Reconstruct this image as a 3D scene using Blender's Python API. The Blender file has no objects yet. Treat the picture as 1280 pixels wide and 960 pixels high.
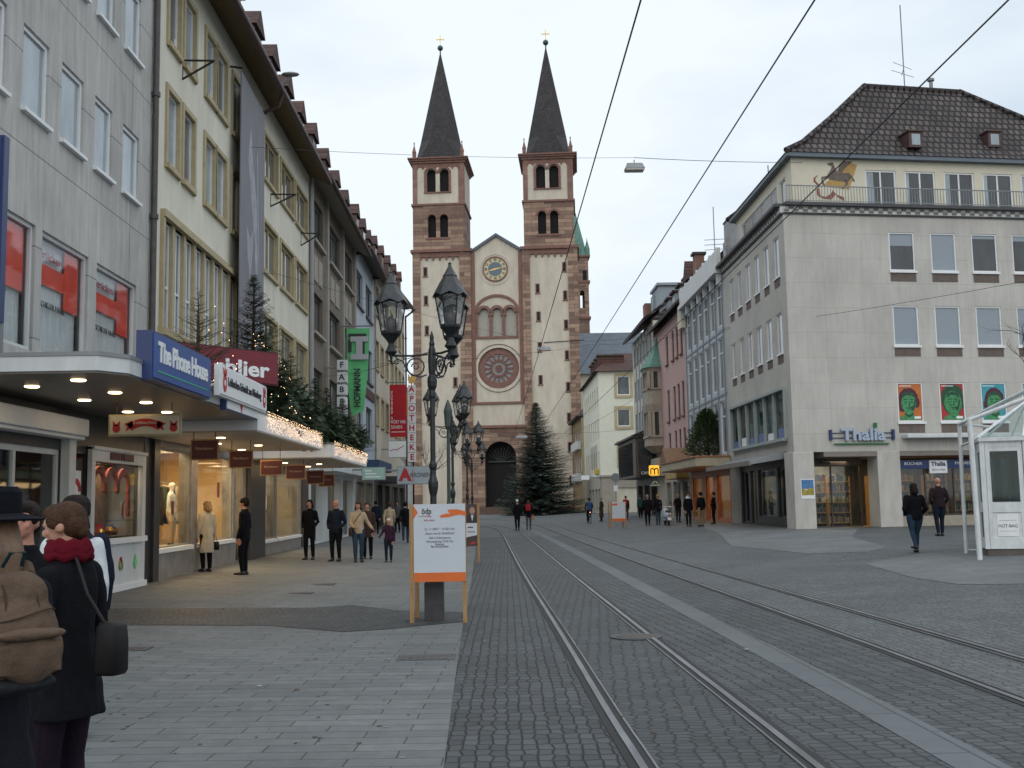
import bpy, bmesh, math, random
from mathutils import Vector, Matrix, Euler
R = math.radians
PI = math.pi
rnd = random.Random(7)
scene = bpy.context.scene
COL = scene.collection

# ------------------------------------------------------------------ camera
F_PX, EYE = 1370.0, 1.65
YAW, PITCH, ROLL = math.atan(23/1370), math.atan(147/1370), -0.018
CAM = Matrix.Rotation(-YAW, 3, 'Z') @ Matrix.Rotation(PI/2 + PITCH, 3, 'X') @ Matrix.Rotation(ROLL, 3, 'Z')
cd = bpy.data.cameras.new('camera'); cam = bpy.data.objects.new('camera', cd); COL.objects.link(cam)
cam.location = (0, 0, EYE); cam.rotation_euler = CAM.to_euler()
cd.sensor_width = 36; cd.lens = F_PX/1280*36; cd.clip_end = 5000; cd.clip_start = 0.05
scene.camera = cam
# ------------------------------------------------------------------ world
SUN_EL, SUN_AZ = 30, 184
w = bpy.data.worlds.new('World'); scene.world = w; w.use_nodes = True
nt = w.node_tree; N = nt.nodes; L = nt.links
bg = N['Background']; out = N['World Output']
sky = N.new('ShaderNodeTexSky'); sky.sky_type = 'NISHITA'; sky.sun_disc = False
sky.sun_elevation = R(SUN_EL); sky.sun_rotation = R(SUN_AZ); sky.air_density = 1.5; sky.dust_density = 3
tc = N.new('ShaderNodeTexCoord'); mp = N.new('ShaderNodeMapping'); mp.inputs['Scale'].default_value = (1.1, 1.1, 3.0)
mp.inputs['Location'].default_value = (.35, .2, .1)
no = N.new('ShaderNodeTexNoise'); no.inputs['Scale'].default_value = 1.7; no.inputs['Detail'].default_value = 6; no.inputs['Roughness'].default_value = .5
rp = N.new('ShaderNodeValToRGB')
rp.color_ramp.elements[0].position = .34; rp.color_ramp.elements[0].color = (5.9, 6.8, 7.8, 1)
rp.color_ramp.elements[1].position = .54; rp.color_ramp.elements[1].color = (8.1, 8.7, 9.2, 1)
mx = N.new('ShaderNodeMix'); mx.data_type = 'RGBA'; mx.inputs[0].default_value = .93
L.new(tc.outputs['Generated'], mp.inputs['Vector']); L.new(mp.outputs[0], no.inputs['Vector']); L.new(no.outputs[0], rp.inputs[0])
# overcast: the layer is brighter towards the zenith
sp = N.new('ShaderNodeSeparateXYZ'); L.new(tc.outputs['Generated'], sp.inputs[0])
zr = N.new('ShaderNodeMapRange'); zr.inputs['From Min'].default_value = .45; zr.inputs['From Max'].default_value = 1; zr.inputs['To Min'].default_value = 1.0; zr.inputs['To Max'].default_value = 1.7
L.new(sp.outputs['Z'], zr.inputs['Value'])
vm = N.new('ShaderNodeVectorMath'); vm.operation = 'SCALE'; L.new(rp.outputs[0], vm.inputs[0]); L.new(zr.outputs[0], vm.inputs['Scale'])
L.new(sky.outputs[0], mx.inputs[6]); L.new(vm.outputs[0], mx.inputs[7])
L.new(mx.outputs[2], bg.inputs['Color']); bg.inputs['Strength'].default_value = .118
sd = bpy.data.lights.new('sun', 'SUN'); sd.energy = .5; sd.angle = R(40); sd.color = (1, .98, .95)
so = bpy.data.objects.new('sun', sd); COL.objects.link(so); so.rotation_euler = (R(90-SUN_EL), 0, R(180-SUN_AZ))
vs = scene.view_settings; vs.view_transform = 'Standard'; vs.look = 'None'; vs.exposure = 0; vs.gamma = 1

# ------------------------------------------------------------------ materials
def nodes(name):
    m = bpy.data.materials.new(name); m.use_nodes = True
    t = m.node_tree; return m, t, t.nodes, t.links, t.nodes['Principled BSDF']
def rgba(c): return (c[0], c[1], c[2], 1)
MC = {}
def mat(name, col, rough=.8, var=.15, vs=2.5, bump=0.0, bs=30, metal=0, spec=.5, sc=(1,1,1), emit=None, es=0, coat=0, alpha=None):
    if name in MC: return MC[name]
    m, t, n, l, p = nodes(name); MC[name] = m
    p.inputs['Roughness'].default_value = rough; p.inputs['Metallic'].default_value = metal
    p.inputs['Specular IOR Level'].default_value = spec
    tc = n.new('ShaderNodeTexCoord')
    if var > 0:
        mp = n.new('ShaderNodeMapping'); mp.inputs['Scale'].default_value = sc
        l.new(tc.outputs['Object'], mp.inputs['Vector'])
        no = n.new('ShaderNodeTexNoise'); no.inputs['Scale'].default_value = vs; no.inputs['Detail'].default_value = 8; no.inputs['Roughness'].default_value = .62
        l.new(mp.outputs[0], no.inputs['Vector'])
        r = n.new('ShaderNodeValToRGB'); r.color_ramp.elements[0].position = .3; r.color_ramp.elements[1].position = .7
        r.color_ramp.elements[0].color = rgba([c*(1-var) for c in col]); r.color_ramp.elements[1].color = rgba([min(1, c*(1+var)) for c in col])
        l.new(no.outputs[0], r.inputs[0]); l.new(r.outputs[0], p.inputs['Base Color'])
    else: p.inputs['Base Color'].default_value = rgba(col)
    if bump:
        nb = n.new('ShaderNodeTexNoise'); nb.inputs['Scale'].default_value = bs; nb.inputs['Detail'].default_value = 5
        l.new(tc.outputs['Object'], nb.inputs['Vector'])
        b = n.new('ShaderNodeBump'); b.inputs['Strength'].default_value = bump; b.inputs['Distance'].default_value = .02
        l.new(nb.outputs[0], b.inputs['Height']); l.new(b.outputs[0], p.inputs['Normal'])
    if emit: p.inputs['Emission Color'].default_value = rgba(emit); p.inputs['Emission Strength'].default_value = es
    if coat: p.inputs['Coat Weight'].default_value = coat
    return m
def brickmat(name, c1, c2, mortar, bw, bh, ms=.012, rough=.85, bump=.5, vec='xy', rot=0, distort=0, streak=.12, blotch=.15, offset=.5, bdist=.02, smooth=.1, spec=.4, bias=0):
    """masonry, paving, tiles: vec 'xy' for level sheets, 'xz' for upright walls (x+y along, z up)"""
    if name in MC: return MC[name]
    m, t, n, l, p = nodes(name); MC[name] = m
    p.inputs['Roughness'].default_value = rough; p.inputs['Specular IOR Level'].default_value = spec
    tc = n.new('ShaderNodeTexCoord'); v = tc.outputs['Object']
    if vec in ('x0', 'y0'):
        s = n.new('ShaderNodeSeparateXYZ'); l.new(v, s.inputs[0]); c = n.new('ShaderNodeCombineXYZ')
        l.new(s.outputs[0 if vec == 'x0' else 1], c.inputs[0]); l.new(s.outputs[2], c.inputs[1]); v = c.outputs[0]
    if vec == 'xz':
        s = n.new('ShaderNodeSeparateXYZ'); l.new(v, s.inputs[0])
        a = n.new('ShaderNodeMath'); a.operation = 'ADD'; l.new(s.outputs[0], a.inputs[0]); l.new(s.outputs[1], a.inputs[1])
        c = n.new('ShaderNodeCombineXYZ'); l.new(a.outputs[0], c.inputs[0]); l.new(s.outputs[2], c.inputs[1]); v = c.outputs[0]
    if distort:
        nd = n.new('ShaderNodeTexNoise'); nd.inputs['Scale'].default_value = 3.0; nd.inputs['Detail'].default_value = 3
        l.new(v, nd.inputs['Vector'])
        sb = n.new('ShaderNodeVectorMath'); sb.operation = 'SUBTRACT'; sb.inputs[1].default_value = (.5, .5, .5); l.new(nd.outputs['Color'], sb.inputs[0])
        sc = n.new('ShaderNodeVectorMath'); sc.operation = 'SCALE'; sc.inputs['Scale'].default_value = distort; l.new(sb.outputs[0], sc.inputs[0])
        ad = n.new('ShaderNodeVectorMath'); ad.operation = 'ADD'; l.new(v, ad.inputs[0]); l.new(sc.outputs[0], ad.inputs[1]); v = ad.outputs[0]
    mp = n.new('ShaderNodeMapping'); mp.inputs['Rotation'].default_value = (0, 0, R(rot)); l.new(v, mp.inputs['Vector'])
    b = n.new('ShaderNodeTexBrick'); b.offset = offset; b.inputs['Scale'].default_value = 1; b.inputs['Brick Width'].default_value = bw; b.inputs['Row Height'].default_value = bh
    b.inputs['Mortar Size'].default_value = ms; b.inputs['Mortar Smooth'].default_value = smooth; b.inputs['Bias'].default_value = bias
    b.inputs['Color1'].default_value = rgba(c1); b.inputs['Color2'].default_value = rgba(c2); b.inputs['Mortar'].default_value = rgba(mortar)
    l.new(mp.outputs[0], b.inputs['Vector'])
    # broad soiling and fine grain
    n1 = n.new('ShaderNodeTexNoise'); n1.inputs['Scale'].default_value = .45; n1.inputs['Detail'].default_value = 7; n1.inputs['Roughness'].default_value = .6
    n2 = n.new('ShaderNodeTexNoise'); n2.inputs['Scale'].default_value = 6; n2.inputs['Detail'].default_value = 6; n2.inputs['Roughness'].default_value = .7
    m2 = n.new('ShaderNodeMapping')
    if vec != 'xy': m2.inputs['Scale'].default_value = (1, 1, .12)
    l.new(tc.outputs['Object'], m2.inputs['Vector']); l.new(tc.outputs['Object'], n1.inputs['Vector']); l.new(m2.outputs[0], n2.inputs['Vector'])
    r1 = n.new('ShaderNodeMapRange'); r1.inputs['From Min'].default_value = .3; r1.inputs['From Max'].default_value = .7; r1.inputs['To Min'].default_value = 1-blotch; r1.inputs['To Max'].default_value = 1+blotch
    r2 = n.new('ShaderNodeMapRange'); r2.inputs['From Min'].default_value = .3; r2.inputs['From Max'].default_value = .7; r2.inputs['To Min'].default_value = 1-streak; r2.inputs['To Max'].default_value = 1+streak
    l.new(n1.outputs[0], r1.inputs['Value']); l.new(n2.outputs[0], r2.inputs['Value'])
    mu = n.new('ShaderNodeMath'); mu.operation = 'MULTIPLY'; l.new(r1.outputs[0], mu.inputs[0]); l.new(r2.outputs[0], mu.inputs[1])
    vs_ = n.new('ShaderNodeVectorMath'); vs_.operation = 'SCALE'; l.new(b.outputs['Color'], vs_.inputs[0]); l.new(mu.outputs[0], vs_.inputs['Scale'])
    l.new(vs_.outputs[0], p.inputs['Base Color'])
    if bump:
        bp = n.new('ShaderNodeBump'); bp.inputs['Strength'].default_value = bump; bp.inputs['Distance'].default_value = bdist; bp.invert = True
        h = n.new('ShaderNodeMath'); h.operation = 'MULTIPLY_ADD'; h.inputs[1].default_value = -.35
        l.new(n2.outputs[0], h.inputs[0]); l.new(b.outputs['Fac'], h.inputs[2])
        l.new(h.outputs[0], bp.inputs['Height']); l.new(bp.outputs[0], p.inputs['Normal'])
    return m
def settmat(name, c1, c2, mortar, size=.1, sx=1, sy=1, rand=.55, e0=.02, e1=.12, rot=0, bs=.6):
    """small random setts from a cell pattern"""
    m, t, n, l, p = nodes(name)
    tc = n.new('ShaderNodeTexCoord')
    v = n.new('ShaderNodeTexVoronoi'); v.voronoi_dimensions = '2D'; v.feature = 'DISTANCE_TO_EDGE'; v.inputs['Scale'].default_value = 1/size; v.inputs['Randomness'].default_value = .55
    v2 = n.new('ShaderNodeTexVoronoi'); v2.voronoi_dimensions = '2D'; v2.inputs['Scale'].default_value = 1/size; v2.inputs['Randomness'].default_value = .55
    v.inputs['Randomness'].default_value = rand; v2.inputs['Randomness'].default_value = rand
    mpp = n.new('ShaderNodeMapping'); mpp.inputs['Scale'].default_value = (sx, sy, 1); mpp.inputs['Rotation'].default_value = (0, 0, R(rot)); l.new(tc.outputs['Object'], mpp.inputs['Vector'])
    l.new(mpp.outputs[0], v.inputs['Vector']); l.new(mpp.outputs[0], v2.inputs['Vector'])
    r = n.new('ShaderNodeValToRGB'); r.color_ramp.elements[0].position = e0; r.color_ramp.elements[1].position = e1
    r.color_ramp.elements[0].color = (0,0,0,1); l.new(v.outputs[0], r.inputs[0])
    s = n.new('ShaderNodeSeparateColor'); l.new(v2.outputs['Color'], s.inputs[0])
    a = n.new('ShaderNodeMix'); a.data_type = 'RGBA'; a.inputs[6].default_value = rgba(c1); a.inputs[7].default_value = rgba(c2); l.new(s.outputs[0], a.inputs[0])
    b = n.new('ShaderNodeMix'); b.data_type = 'RGBA'; b.inputs[6].default_value = rgba(mortar); l.new(r.outputs[0], b.inputs[0]); l.new(a.outputs[2], b.inputs[7])
    n1 = n.new('ShaderNodeTexNoise'); n1.inputs['Scale'].default_value = .5; n1.inputs['Detail'].default_value = 8; n1.inputs['Roughness'].default_value = .7; l.new(tc.outputs['Object'], n1.inputs['Vector'])
    r1 = n.new('ShaderNodeMapRange'); r1.inputs['From Min'].default_value = .3; r1.inputs['From Max'].default_value = .7; r1.inputs['To Min'].default_value = .68; r1.inputs['To Max'].default_value = 1.28; l.new(n1.outputs[0], r1.inputs['Value'])
    vv = n.new('ShaderNodeVectorMath'); vv.operation = 'SCALE'; l.new(b.outputs[2], vv.inputs[0]); l.new(r1.outputs[0], vv.inputs['Scale']); l.new(vv.outputs[0], p.inputs['Base Color'])
    bp = n.new('ShaderNodeBump'); bp.inputs['Strength'].default_value = bs; bp.inputs['Distance'].default_value = .02; l.new(r.outputs[0], bp.inputs['Height']); l.new(bp.outputs[0], p.inputs['Normal'])
    p.inputs['Roughness'].default_value = .62; p.inputs['Specular IOR Level'].default_value = .35
    return m
def glassmat(name, tint=(.8,.85,.85), refl=.12):
    m = bpy.data.materials.new(name); m.use_nodes = True; t = m.node_tree; n = t.nodes; l = t.links; n.clear()
    o = n.new('ShaderNodeOutputMaterial'); tr = n.new('ShaderNodeBsdfTransparent'); tr.inputs[0].default_value = rgba(tint)
    g = n.new('ShaderNodeBsdfGlossy'); g.inputs['Roughness'].default_value = .03; mx = n.new('ShaderNodeMixShader')
    lw = n.new('ShaderNodeLayerWeight'); lw.inputs[0].default_value = .35
    mr = n.new('ShaderNodeMapRange'); mr.inputs['To Min'].default_value = refl*.5; mr.inputs['To Max'].default_value = min(1, refl*4); l.new(lw.outputs['Fresnel'], mr.inputs['Value'])
    l.new(mr.outputs[0], mx.inputs[0]); l.new(tr.outputs[0], mx.inputs[1]); l.new(g.outputs[0], mx.inputs[2]); l.new(mx.outputs[0], o.inputs[0])
    return m
def panemat(name, col, var=.3, rough=.06):
    return mat(name, col, rough, var, 1.2, spec=.8, sc=(1,1,.5))

# ------------------------------------------------------------------ geometry
def zg(x):
    """cross fall of the square: up to both house fronts"""
    if x < -3: return .15*min(1, (-3-x)/4)
    if x > 5: return .33*min(1, (x-5)/7)
    return 0.0
def ray(px, py): return CAM @ Vector(((px-640)/F_PX, -(py-480)/F_PX, -1))
EYEV = Vector((0, 0, EYE))
def onX(px, py, X): r = ray(px, py); return EYEV + r*(X/r.x)
def onY(px, py, Y): r = ray(px, py); return EYEV + r*(Y/r.y)
def onG(px, py, dz=0):
    r = ray(px, py); z = 0
    for _ in range(6):
        p = EYEV + r*((z-EYE)/r.z); z = zg(p.x)
    return Vector((p.x, p.y, z+dz))
class Fr:
    """upright facade frame: U along the wall, N out of the wall"""
    def __init__(s, ox, oy, deg, oz=0):
        a = R(deg); s.O = Vector((ox, oy, oz)); s.U = Vector((math.cos(a), math.sin(a), 0)); s.N = Vector((math.sin(a), -math.cos(a), 0)); s.Z = Vector((0,0,1)); s.deg = deg
    def p(s, u, v, d=0): return s.O + s.U*u + s.Z*v + s.N*d
    def m(s, px, py, d=0):
        r = ray(px, py); o = s.O + s.N*d; t = (o-EYEV).dot(s.N)/r.dot(s.N); q = EYEV + r*t - s.O
        return q.dot(s.U), q.z
class MB:
    def __init__(s): s.v = []; s.f = []; s.m = []
    def add(s, vs, fs, mi=0):
        b = len(s.v); s.v += [Vector(x) for x in vs]; s.f += [tuple(b+i for i in f) for f in fs]; s.m += [mi]*len(fs); return s
    def quad(s, a, b, c, d, mi=0): return s.add([a, b, c, d], [(0,1,2,3)], mi)
    def hexa(s, c, mi=0): return s.add(c, [(0,3,2,1),(4,5,6,7),(0,1,5,4),(1,2,6,5),(2,3,7,6),(3,0,4,7)], mi)
    def box(s, a, b, mi=0):
        x0,y0,z0 = a; x1,y1,z1 = b
        return s.hexa([(x0,y0,z0),(x1,y0,z0),(x1,y1,z0),(x0,y1,z0),(x0,y0,z1),(x1,y0,z1),(x1,y1,z1),(x0,y1,z1)], mi)
    def fb(s, fr, u0, u1, v0, v1, d0, d1, mi=0):
        if d0 > d1: d0, d1 = d1, d0
        return s.hexa([fr.p(u0,v0,d1), fr.p(u1,v0,d1), fr.p(u1,v0,d0), fr.p(u0,v0,d0), fr.p(u0,v1,d1), fr.p(u1,v1,d1), fr.p(u1,v1,d0), fr.p(u0,v1,d0)], mi)
    def ring(s, pts, n): pass
    def tube(s, pts, r, n=8, mi=0, cap=True):
        pts = [Vector(p) for p in pts]; rs = r if isinstance(r, (list, tuple)) else [r]*len(pts)
        b = len(s.v); up = None
        for i, p in enumerate(pts):
            d = (pts[min(i+1, len(pts)-1)] - pts[max(i-1, 0)])
            d = d.normalized() if d.length > 1e-9 else Vector((0,0,1))
            if up is None: up = d.cross(Vector((0,0,1)) if abs(d.z) < .9 else Vector((1,0,0))).normalized()
            up = (up - d*up.dot(d)).normalized(); w2 = d.cross(up)
            for k in range(n):
                a = 2*PI*k/n; s.v.append(p + (up*math.cos(a)+w2*math.sin(a))*rs[i])
        for i in range(len(pts)-1):
            for k in range(n):
                s.f.append((b+i*n+k, b+i*n+(k+1)%n, b+(i+1)*n+(k+1)%n, b+(i+1)*n+k)); s.m.append(mi)
        if cap:
            s.f.append(tuple(b+k for k in reversed(range(n)))); s.m.append(mi)
            s.f.append(tuple(b+(len(pts)-1)*n+k for k in range(n))); s.m.append(mi)
        return s
    def lathe(s, c, prof, n=16, mi=0, rot=0, sx=1, sy=1):
        c = Vector(c); b = len(s.v)
        for (r, z) in prof:
            for k in range(n):
                a = 2*PI*k/n + rot; s.v.append(c + Vector((r*math.cos(a)*sx, r*math.sin(a)*sy, z)))
        for i in range(len(prof)-1):
            for k in range(n):
                s.f.append((b+i*n+k, b+i*n+(k+1)%n, b+(i+1)*n+(k+1)%n, b+(i+1)*n+k)); s.m.append(mi)
        s.f.append(tuple(b+k for k in reversed(range(n)))); s.m.append(mi)
        s.f.append(tuple(b+(len(prof)-1)*n+k for k in range(n))); s.m.append(mi)
        return s
    def prism(s, pts, vec, mi=0):
        vec = Vector(vec); n = len(pts); b = len(s.v); s.v += [Vector(p) for p in pts] + [Vector(p)+vec for p in pts]
        s.f.append(tuple(b+i for i in range(n))); s.f.append(tuple(b+n+i for i in reversed(range(n)))); s.m += [mi, mi]
        for i in range(n): s.f.append((b+i, b+n+i, b+n+(i+1)%n, b+(i+1)%n)); s.m.append(mi)
        return s
    def ell(s, c, rx, ry, rz, n=12, k=8, mi=0, rot=None):
        c = Vector(c); b = len(s.v); M = rot if rot is not None else Matrix.Identity(3)
        s.v.append(c + M @ Vector((0,0,-rz)))
        for i in range(1, k):
            t = -PI/2 + PI*i/k
            for j in range(n):
                a = 2*PI*j/n; s.v.append(c + M @ Vector((rx*math.cos(t)*math.cos(a), ry*math.cos(t)*math.sin(a), rz*math.sin(t))))
        s.v.append(c + M @ Vector((0,0,rz))); e = len(s.v)-1
        for j in range(n):
            s.f.append((b, b+1+(j+1)%n, b+1+j)); s.m.append(mi)
            s.f.append((e, e-n+j, e-n+(j+1)%n)); s.m.append(mi)
        for i in range(k-2):
            for j in range(n):
                q = b+1+i*n; s.f.append((q+j, q+(j+1)%n, q+n+(j+1)%n, q+n+j)); s.m.append(mi)
        return s
    def wall(s, fr, u0, u1, v0, v1, holes, dep=.2, mi=0, d=0, rmi=None):
        """front sheet with real openings (u0,u1,v0,v1) and their reveals"""
        us = sorted(set([u0, u1] + [h[0] for h in holes] + [h[1] for h in holes])); vs = sorted(set([v0, v1] + [h[2] for h in holes] + [h[3] for h in holes]))
        us = [u for u in us if u0-1e-6 <= u <= u1+1e-6]; vs = [v for v in vs if v0-1e-6 <= v <= v1+1e-6]
        for i in range(len(us)-1):
            for j in range(len(vs)-1):
                cu, cv = (us[i]+us[i+1])/2, (vs[j]+vs[j+1])/2
                if any(h[0] < cu < h[1] and h[2] < cv < h[3] for h in holes): continue
                s.quad(fr.p(us[i],vs[j],d), fr.p(us[i+1],vs[j],d), fr.p(us[i+1],vs[j+1],d), fr.p(us[i],vs[j+1],d), mi)
        q = mi if rmi is None else rmi
        for h in holes:
            a, b2, c, e = h[:4]; P = fr.p; D = d-dep
            s.quad(P(a,c,d), P(a,c,D), P(b2,c,D), P(b2,c,d), q); s.quad(P(a,e,d), P(b2,e,d), P(b2,e,D), P(a,e,D), q)
            s.quad(P(a,c,d), P(a,e,d), P(a,e,D), P(a,c,D), q); s.quad(P(b2,c,d), P(b2,c,D), P(b2,e,D), P(b2,e,d), q)
        return s
    def spandrel(s, fr, u0, u1, vt, d, dep, mi=0, n=10):
        """fills the top corners of a rectangular opening so that it ends in a round arch"""
        r = (u1-u0)/2; cu = (u0+u1)/2; sv = vt-r
        pts = [(cu - r*math.cos(PI*i/n), sv + r*math.sin(PI*i/n)) for i in range(n+1)]
        for i in range(n):
            (a, b2), (c, e) = pts[i], pts[i+1]
            s.quad(fr.p(a,b2,d), fr.p(c,e,d), fr.p(c,vt,d), fr.p(a,vt,d), mi)
            s.quad(fr.p(a,b2,d), fr.p(a,b2,d-dep), fr.p(c,e,d-dep), fr.p(c,e,d), mi)
        return s
    def arc(s, fr, cu, cv, r0, r1, a0, a1, d0, d1, n=24, mi=0):
        """ring segment standing out of a wall"""
        for i in range(n):
            t0, t1 = a0+(a1-a0)*i/n, a0+(a1-a0)*(i+1)/n
            c = []
            for d in (d0, d1):
                c += [fr.p(cu+r0*math.cos(t0), cv+r0*math.sin(t0), d), fr.p(cu+r1*math.cos(t0), cv+r1*math.sin(t0), d), fr.p(cu+r1*math.cos(t1), cv+r1*math.sin(t1), d), fr.p(cu+r0*math.cos(t1), cv+r0*math.sin(t1), d)]
            s.hexa(c, mi)
        return s
    def disc(s, fr, cu, cv, rx, ry, d, n=24, mi=0, th=.01):
        s.prism([fr.p(cu+rx*math.cos(2*PI*i/n), cv+ry*math.sin(2*PI*i/n), d) for i in range(n)], fr.N*th, mi); return s
    def poly(s, fr, pts, d, th=.01, mi=0): return s.prism([fr.p(u, v, d) for u, v in pts], fr.N*th, mi)
    def build(s, name, mats, parent=None, smooth=False, loc=None, bevel=0, fix=True):
        base = Vector(loc) if loc is not None else (wloc(parent) if parent else Vector((0,0,0)))
        me = bpy.data.meshes.new(name); me.from_pydata([tuple(x-base) for x in s.v], [], s.f)
        if not isinstance(mats, (list, tuple)): mats = [mats]
        for m in mats: me.materials.append(m)
        for i, p in enumerate(me.polygons): p.material_index = min(s.m[i], len(mats)-1)
        if fix:
            bm = bmesh.new(); bm.from_mesh(me); bmesh.ops.recalc_face_normals(bm, faces=bm.faces); bm.to_mesh(me); bm.free()
        if smooth: me.shade_smooth()
        me.update()
        o = bpy.data.objects.new(name, me); COL.objects.link(o)
        if parent: o.parent = parent
        else: o.location = base
        if bevel:
            b = o.modifiers.new('bevel', 'BEVEL'); b.width = bevel; b.segments = 2; b.limit_method = 'ANGLE'
        return o
def wloc(o):
    v = Vector((0,0,0))
    while o: v += o.location; o = o.parent
    return v
def tag(o, label=None, cat=None, group=None, kind=None):
    if label: o['label'] = label
    if cat: o['category'] = cat
    if group: o['group'] = group
    if kind: o['kind'] = kind
    return o
def thing(name, label, cat, loc=(0,0,0), group=None):
    o = bpy.data.objects.new(name, None); o.empty_display_size = .2; COL.objects.link(o); o.location = loc
    return tag(o, label, cat, group)
def lettering(parent, s, fr, u, v, size, d, m, width=None, bold=0, align='CENTER', th=.01, name='lettering', shear=0, rot=0, spacing=1):
    cu = bpy.data.curves.new('t', 'FONT'); cu.body = s; cu.size = size; cu.align_x = align; cu.align_y = 'CENTER'; cu.extrude = th; cu.offset = bold; cu.shear = shear; cu.resolution_u = 3; cu.space_character = spacing
    o = bpy.data.objects.new('t', cu); COL.objects.link(o)
    dg = bpy.context.evaluated_depsgraph_get(); me = bpy.data.meshes.new_from_object(o.evaluated_get(dg))
    COL.objects.unlink(o); bpy.data.objects.remove(o)
    xs = [x.co.x for x in me.vertices]; k = width/(max(xs)-min(xs)) if width and xs else 1
    ca, sa = math.cos(rot), math.sin(rot)
    b = MB(); b.v = []
    for x in me.vertices:
        X, Y = x.co.x*k, x.co.y; b.v.append(fr.p(u + X*ca - Y*sa, v + X*sa + Y*ca, d + x.co.z))
    b.f = [tuple(p.vertices) for p in me.polygons]; b.m = [0]*len(b.f)
    return b.build(name, m, parent, fix=False)
def window(root, fr, u0, u1, v0, v1, dep, fm, pm, fw=.06, mu=0, tr=None, sill=None, sm=None, sdep=.12, sur=None, surm=None, curtain=None, open_=0):
    """one window: frame (the part), with its pane, sill and surround as sub-parts"""
    b = MB(); d0, d1 = -dep, -dep+.06
    b.fb(fr,u0,u1,v0,v0+fw,d0,d1); b.fb(fr,u0,u1,v1-fw,v1,d0,d1); b.fb(fr,u0,u0+fw,v0+fw,v1-fw,d0,d1); b.fb(fr,u1-fw,u1,v0+fw,v1-fw,d0,d1)
    for k in range(mu):
        c = u0 + (u1-u0)*(k+1)/(mu+1); b.fb(fr,c-fw/2,c+fw/2,v0+fw,v1-fw,d0,d1)
    if tr:
        c = v0+(v1-v0)*tr; b.fb(fr,u0+fw,u1-fw,c-fw/2,c+fw/2,d0,d1-.005)
    wdw = b.build('window', fm, root)
    MB().fb(fr,u0+fw*.5,u1-fw*.5,v0+fw*.5,v1-fw*.5,d0+.012,d0+.022).build('pane', pm, wdw)
    if open_:   # a tilted casement leaning into the room / out at the top
        c = MB(); o_ = open_
        for (a, b2) in ((u0+.05, u0+.11), (u1-.11, u1-.05)):
            c.hexa([fr.p(a,v0+.1,-.05), fr.p(b2,v0+.1,-.05), fr.p(b2,v0+.1,-.09), fr.p(a,v0+.1,-.09), fr.p(a,v1-.1,-.05-o_), fr.p(b2,v1-.1,-.05-o_), fr.p(b2,v1-.1,-.09-o_), fr.p(a,v1-.1,-.09-o_)])
        c.build('casement', fm, wdw)
    if sill: MB().fb(fr,u0-.05,u1+.05,v0-sill,v0,-dep+.0,sdep).build('sill', sm or fm, wdw)
    if sur:
        c = MB(); e = .012; c.fb(fr,u0-sur,u0+e,v0-sur,v1+sur,-.06,.05); c.fb(fr,u1-e,u1+sur,v0-sur,v1+sur,-.06,.05); c.fb(fr,u0+e,u1-e,v1-e,v1+sur,-.06,.047); c.fb(fr,u0-.03,u1+.03,v0-sur,v0+e,-.06,.09); c.build('surround', surm, wdw)
    return wdw
def lamp(name, kind, loc, energy, col, size=.5, sy=None, rot=(0,0,0), parent=None):
    d = bpy.data.lights.new(name, kind); d.energy = energy; d.color = col
    if kind == 'AREA':
        d.size = size
        if sy: d.shape = 'RECTANGLE'; d.size_y = sy
    else: d.shadow_soft_size = size
    o = bpy.data.objects.new(name, d); COL.objects.link(o); o.rotation_euler = rot
    if parent: o.parent = parent; o.location = Vector(loc)-wloc(parent)
    else: o.location = loc
    return o
# ------------------------------------------------------------------ ground
M = {}
M['sett'] = settmat('small_setts', (.066,.075,.079), (.105,.114,.118), (.040,.044,.046), .11)
M['cob_l'] = settmat('cobble_rows_along', (.034,.040,.044), (.062,.070,.074), (.016,.019,.021), .10, 1.0, .62, .34, .01, .10, 1, .75)
M['cob_x'] = settmat('cobble_rows_across', (.036,.042,.045), (.060,.067,.070), (.018,.021,.023), .095, .75, 1.0, .45, .01, .11, 4, .6)
M['cob_r'] = settmat('cobbles_grey_mixed', (.038,.044,.048), (.068,.076,.080), (.018,.021,.023), .12, .78, 1.05, .34, .01, .10, -4, .7)
M['slab'] = brickmat('concrete_slabs', (.112,.121,.121), (.142,.149,.147), (.045,.048,.049), .62, .215, .006, .75, .35, 'xy', 2, .012, .14, .16, bdist=.01, spec=.3)
M['slab2'] = brickmat('pale_slabs', (.112,.120,.121), (.136,.143,.142), (.075,.08,.081), .5, .5, .006, .75, .3, 'xy', 8, .01, .16, .2, bdist=.01, spec=.3)
M['band'] = brickmat('granite_kerb_band', (.098,.110,.116), (.112,.124,.130), (.05,.052,.054), 1.3, 3, .01, .7, .2, 'xy', 90, 0, .1, .15, bdist=.01, spec=.3)
M['dark_sett'] = settmat('dark_setts', (.036,.041,.043), (.060,.065,.067), (.016,.017,.018), .12, 1, 1, .35, .015, .1, 30, .8)
def sheet(name, poly_rows, z, m, label=None):
    """strip given as rows (y, x0, x1), following the cross fall"""
    b = MB(); XB = [-400,-7,-3,5,12,400]
    for (ya, a0, a1), (yb, b0, b1) in zip(poly_rows[:-1], poly_rows[1:]):
        xs = sorted(set([0, 1] + [(x-(a0+b0)/2)/((a1+b1-a0-b0)/2) for x in XB if 0 < (x-(a0+b0)/2)/((a1+b1-a0-b0)/2) < 1]))
        for s0, s1 in zip(xs[:-1], xs[1:]):
            P = [(a0+(a1-a0)*s0, ya), (a0+(a1-a0)*s1, ya), (b0+(b1-b0)*s1, yb), (b0+(b1-b0)*s0, yb)]
            b.add([(x, y, zg(x)+z) for x, y in P], [(0,1,2,3)])
    o = b.build(name, m, fix=False); o['kind'] = 'structure'; return o
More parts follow.
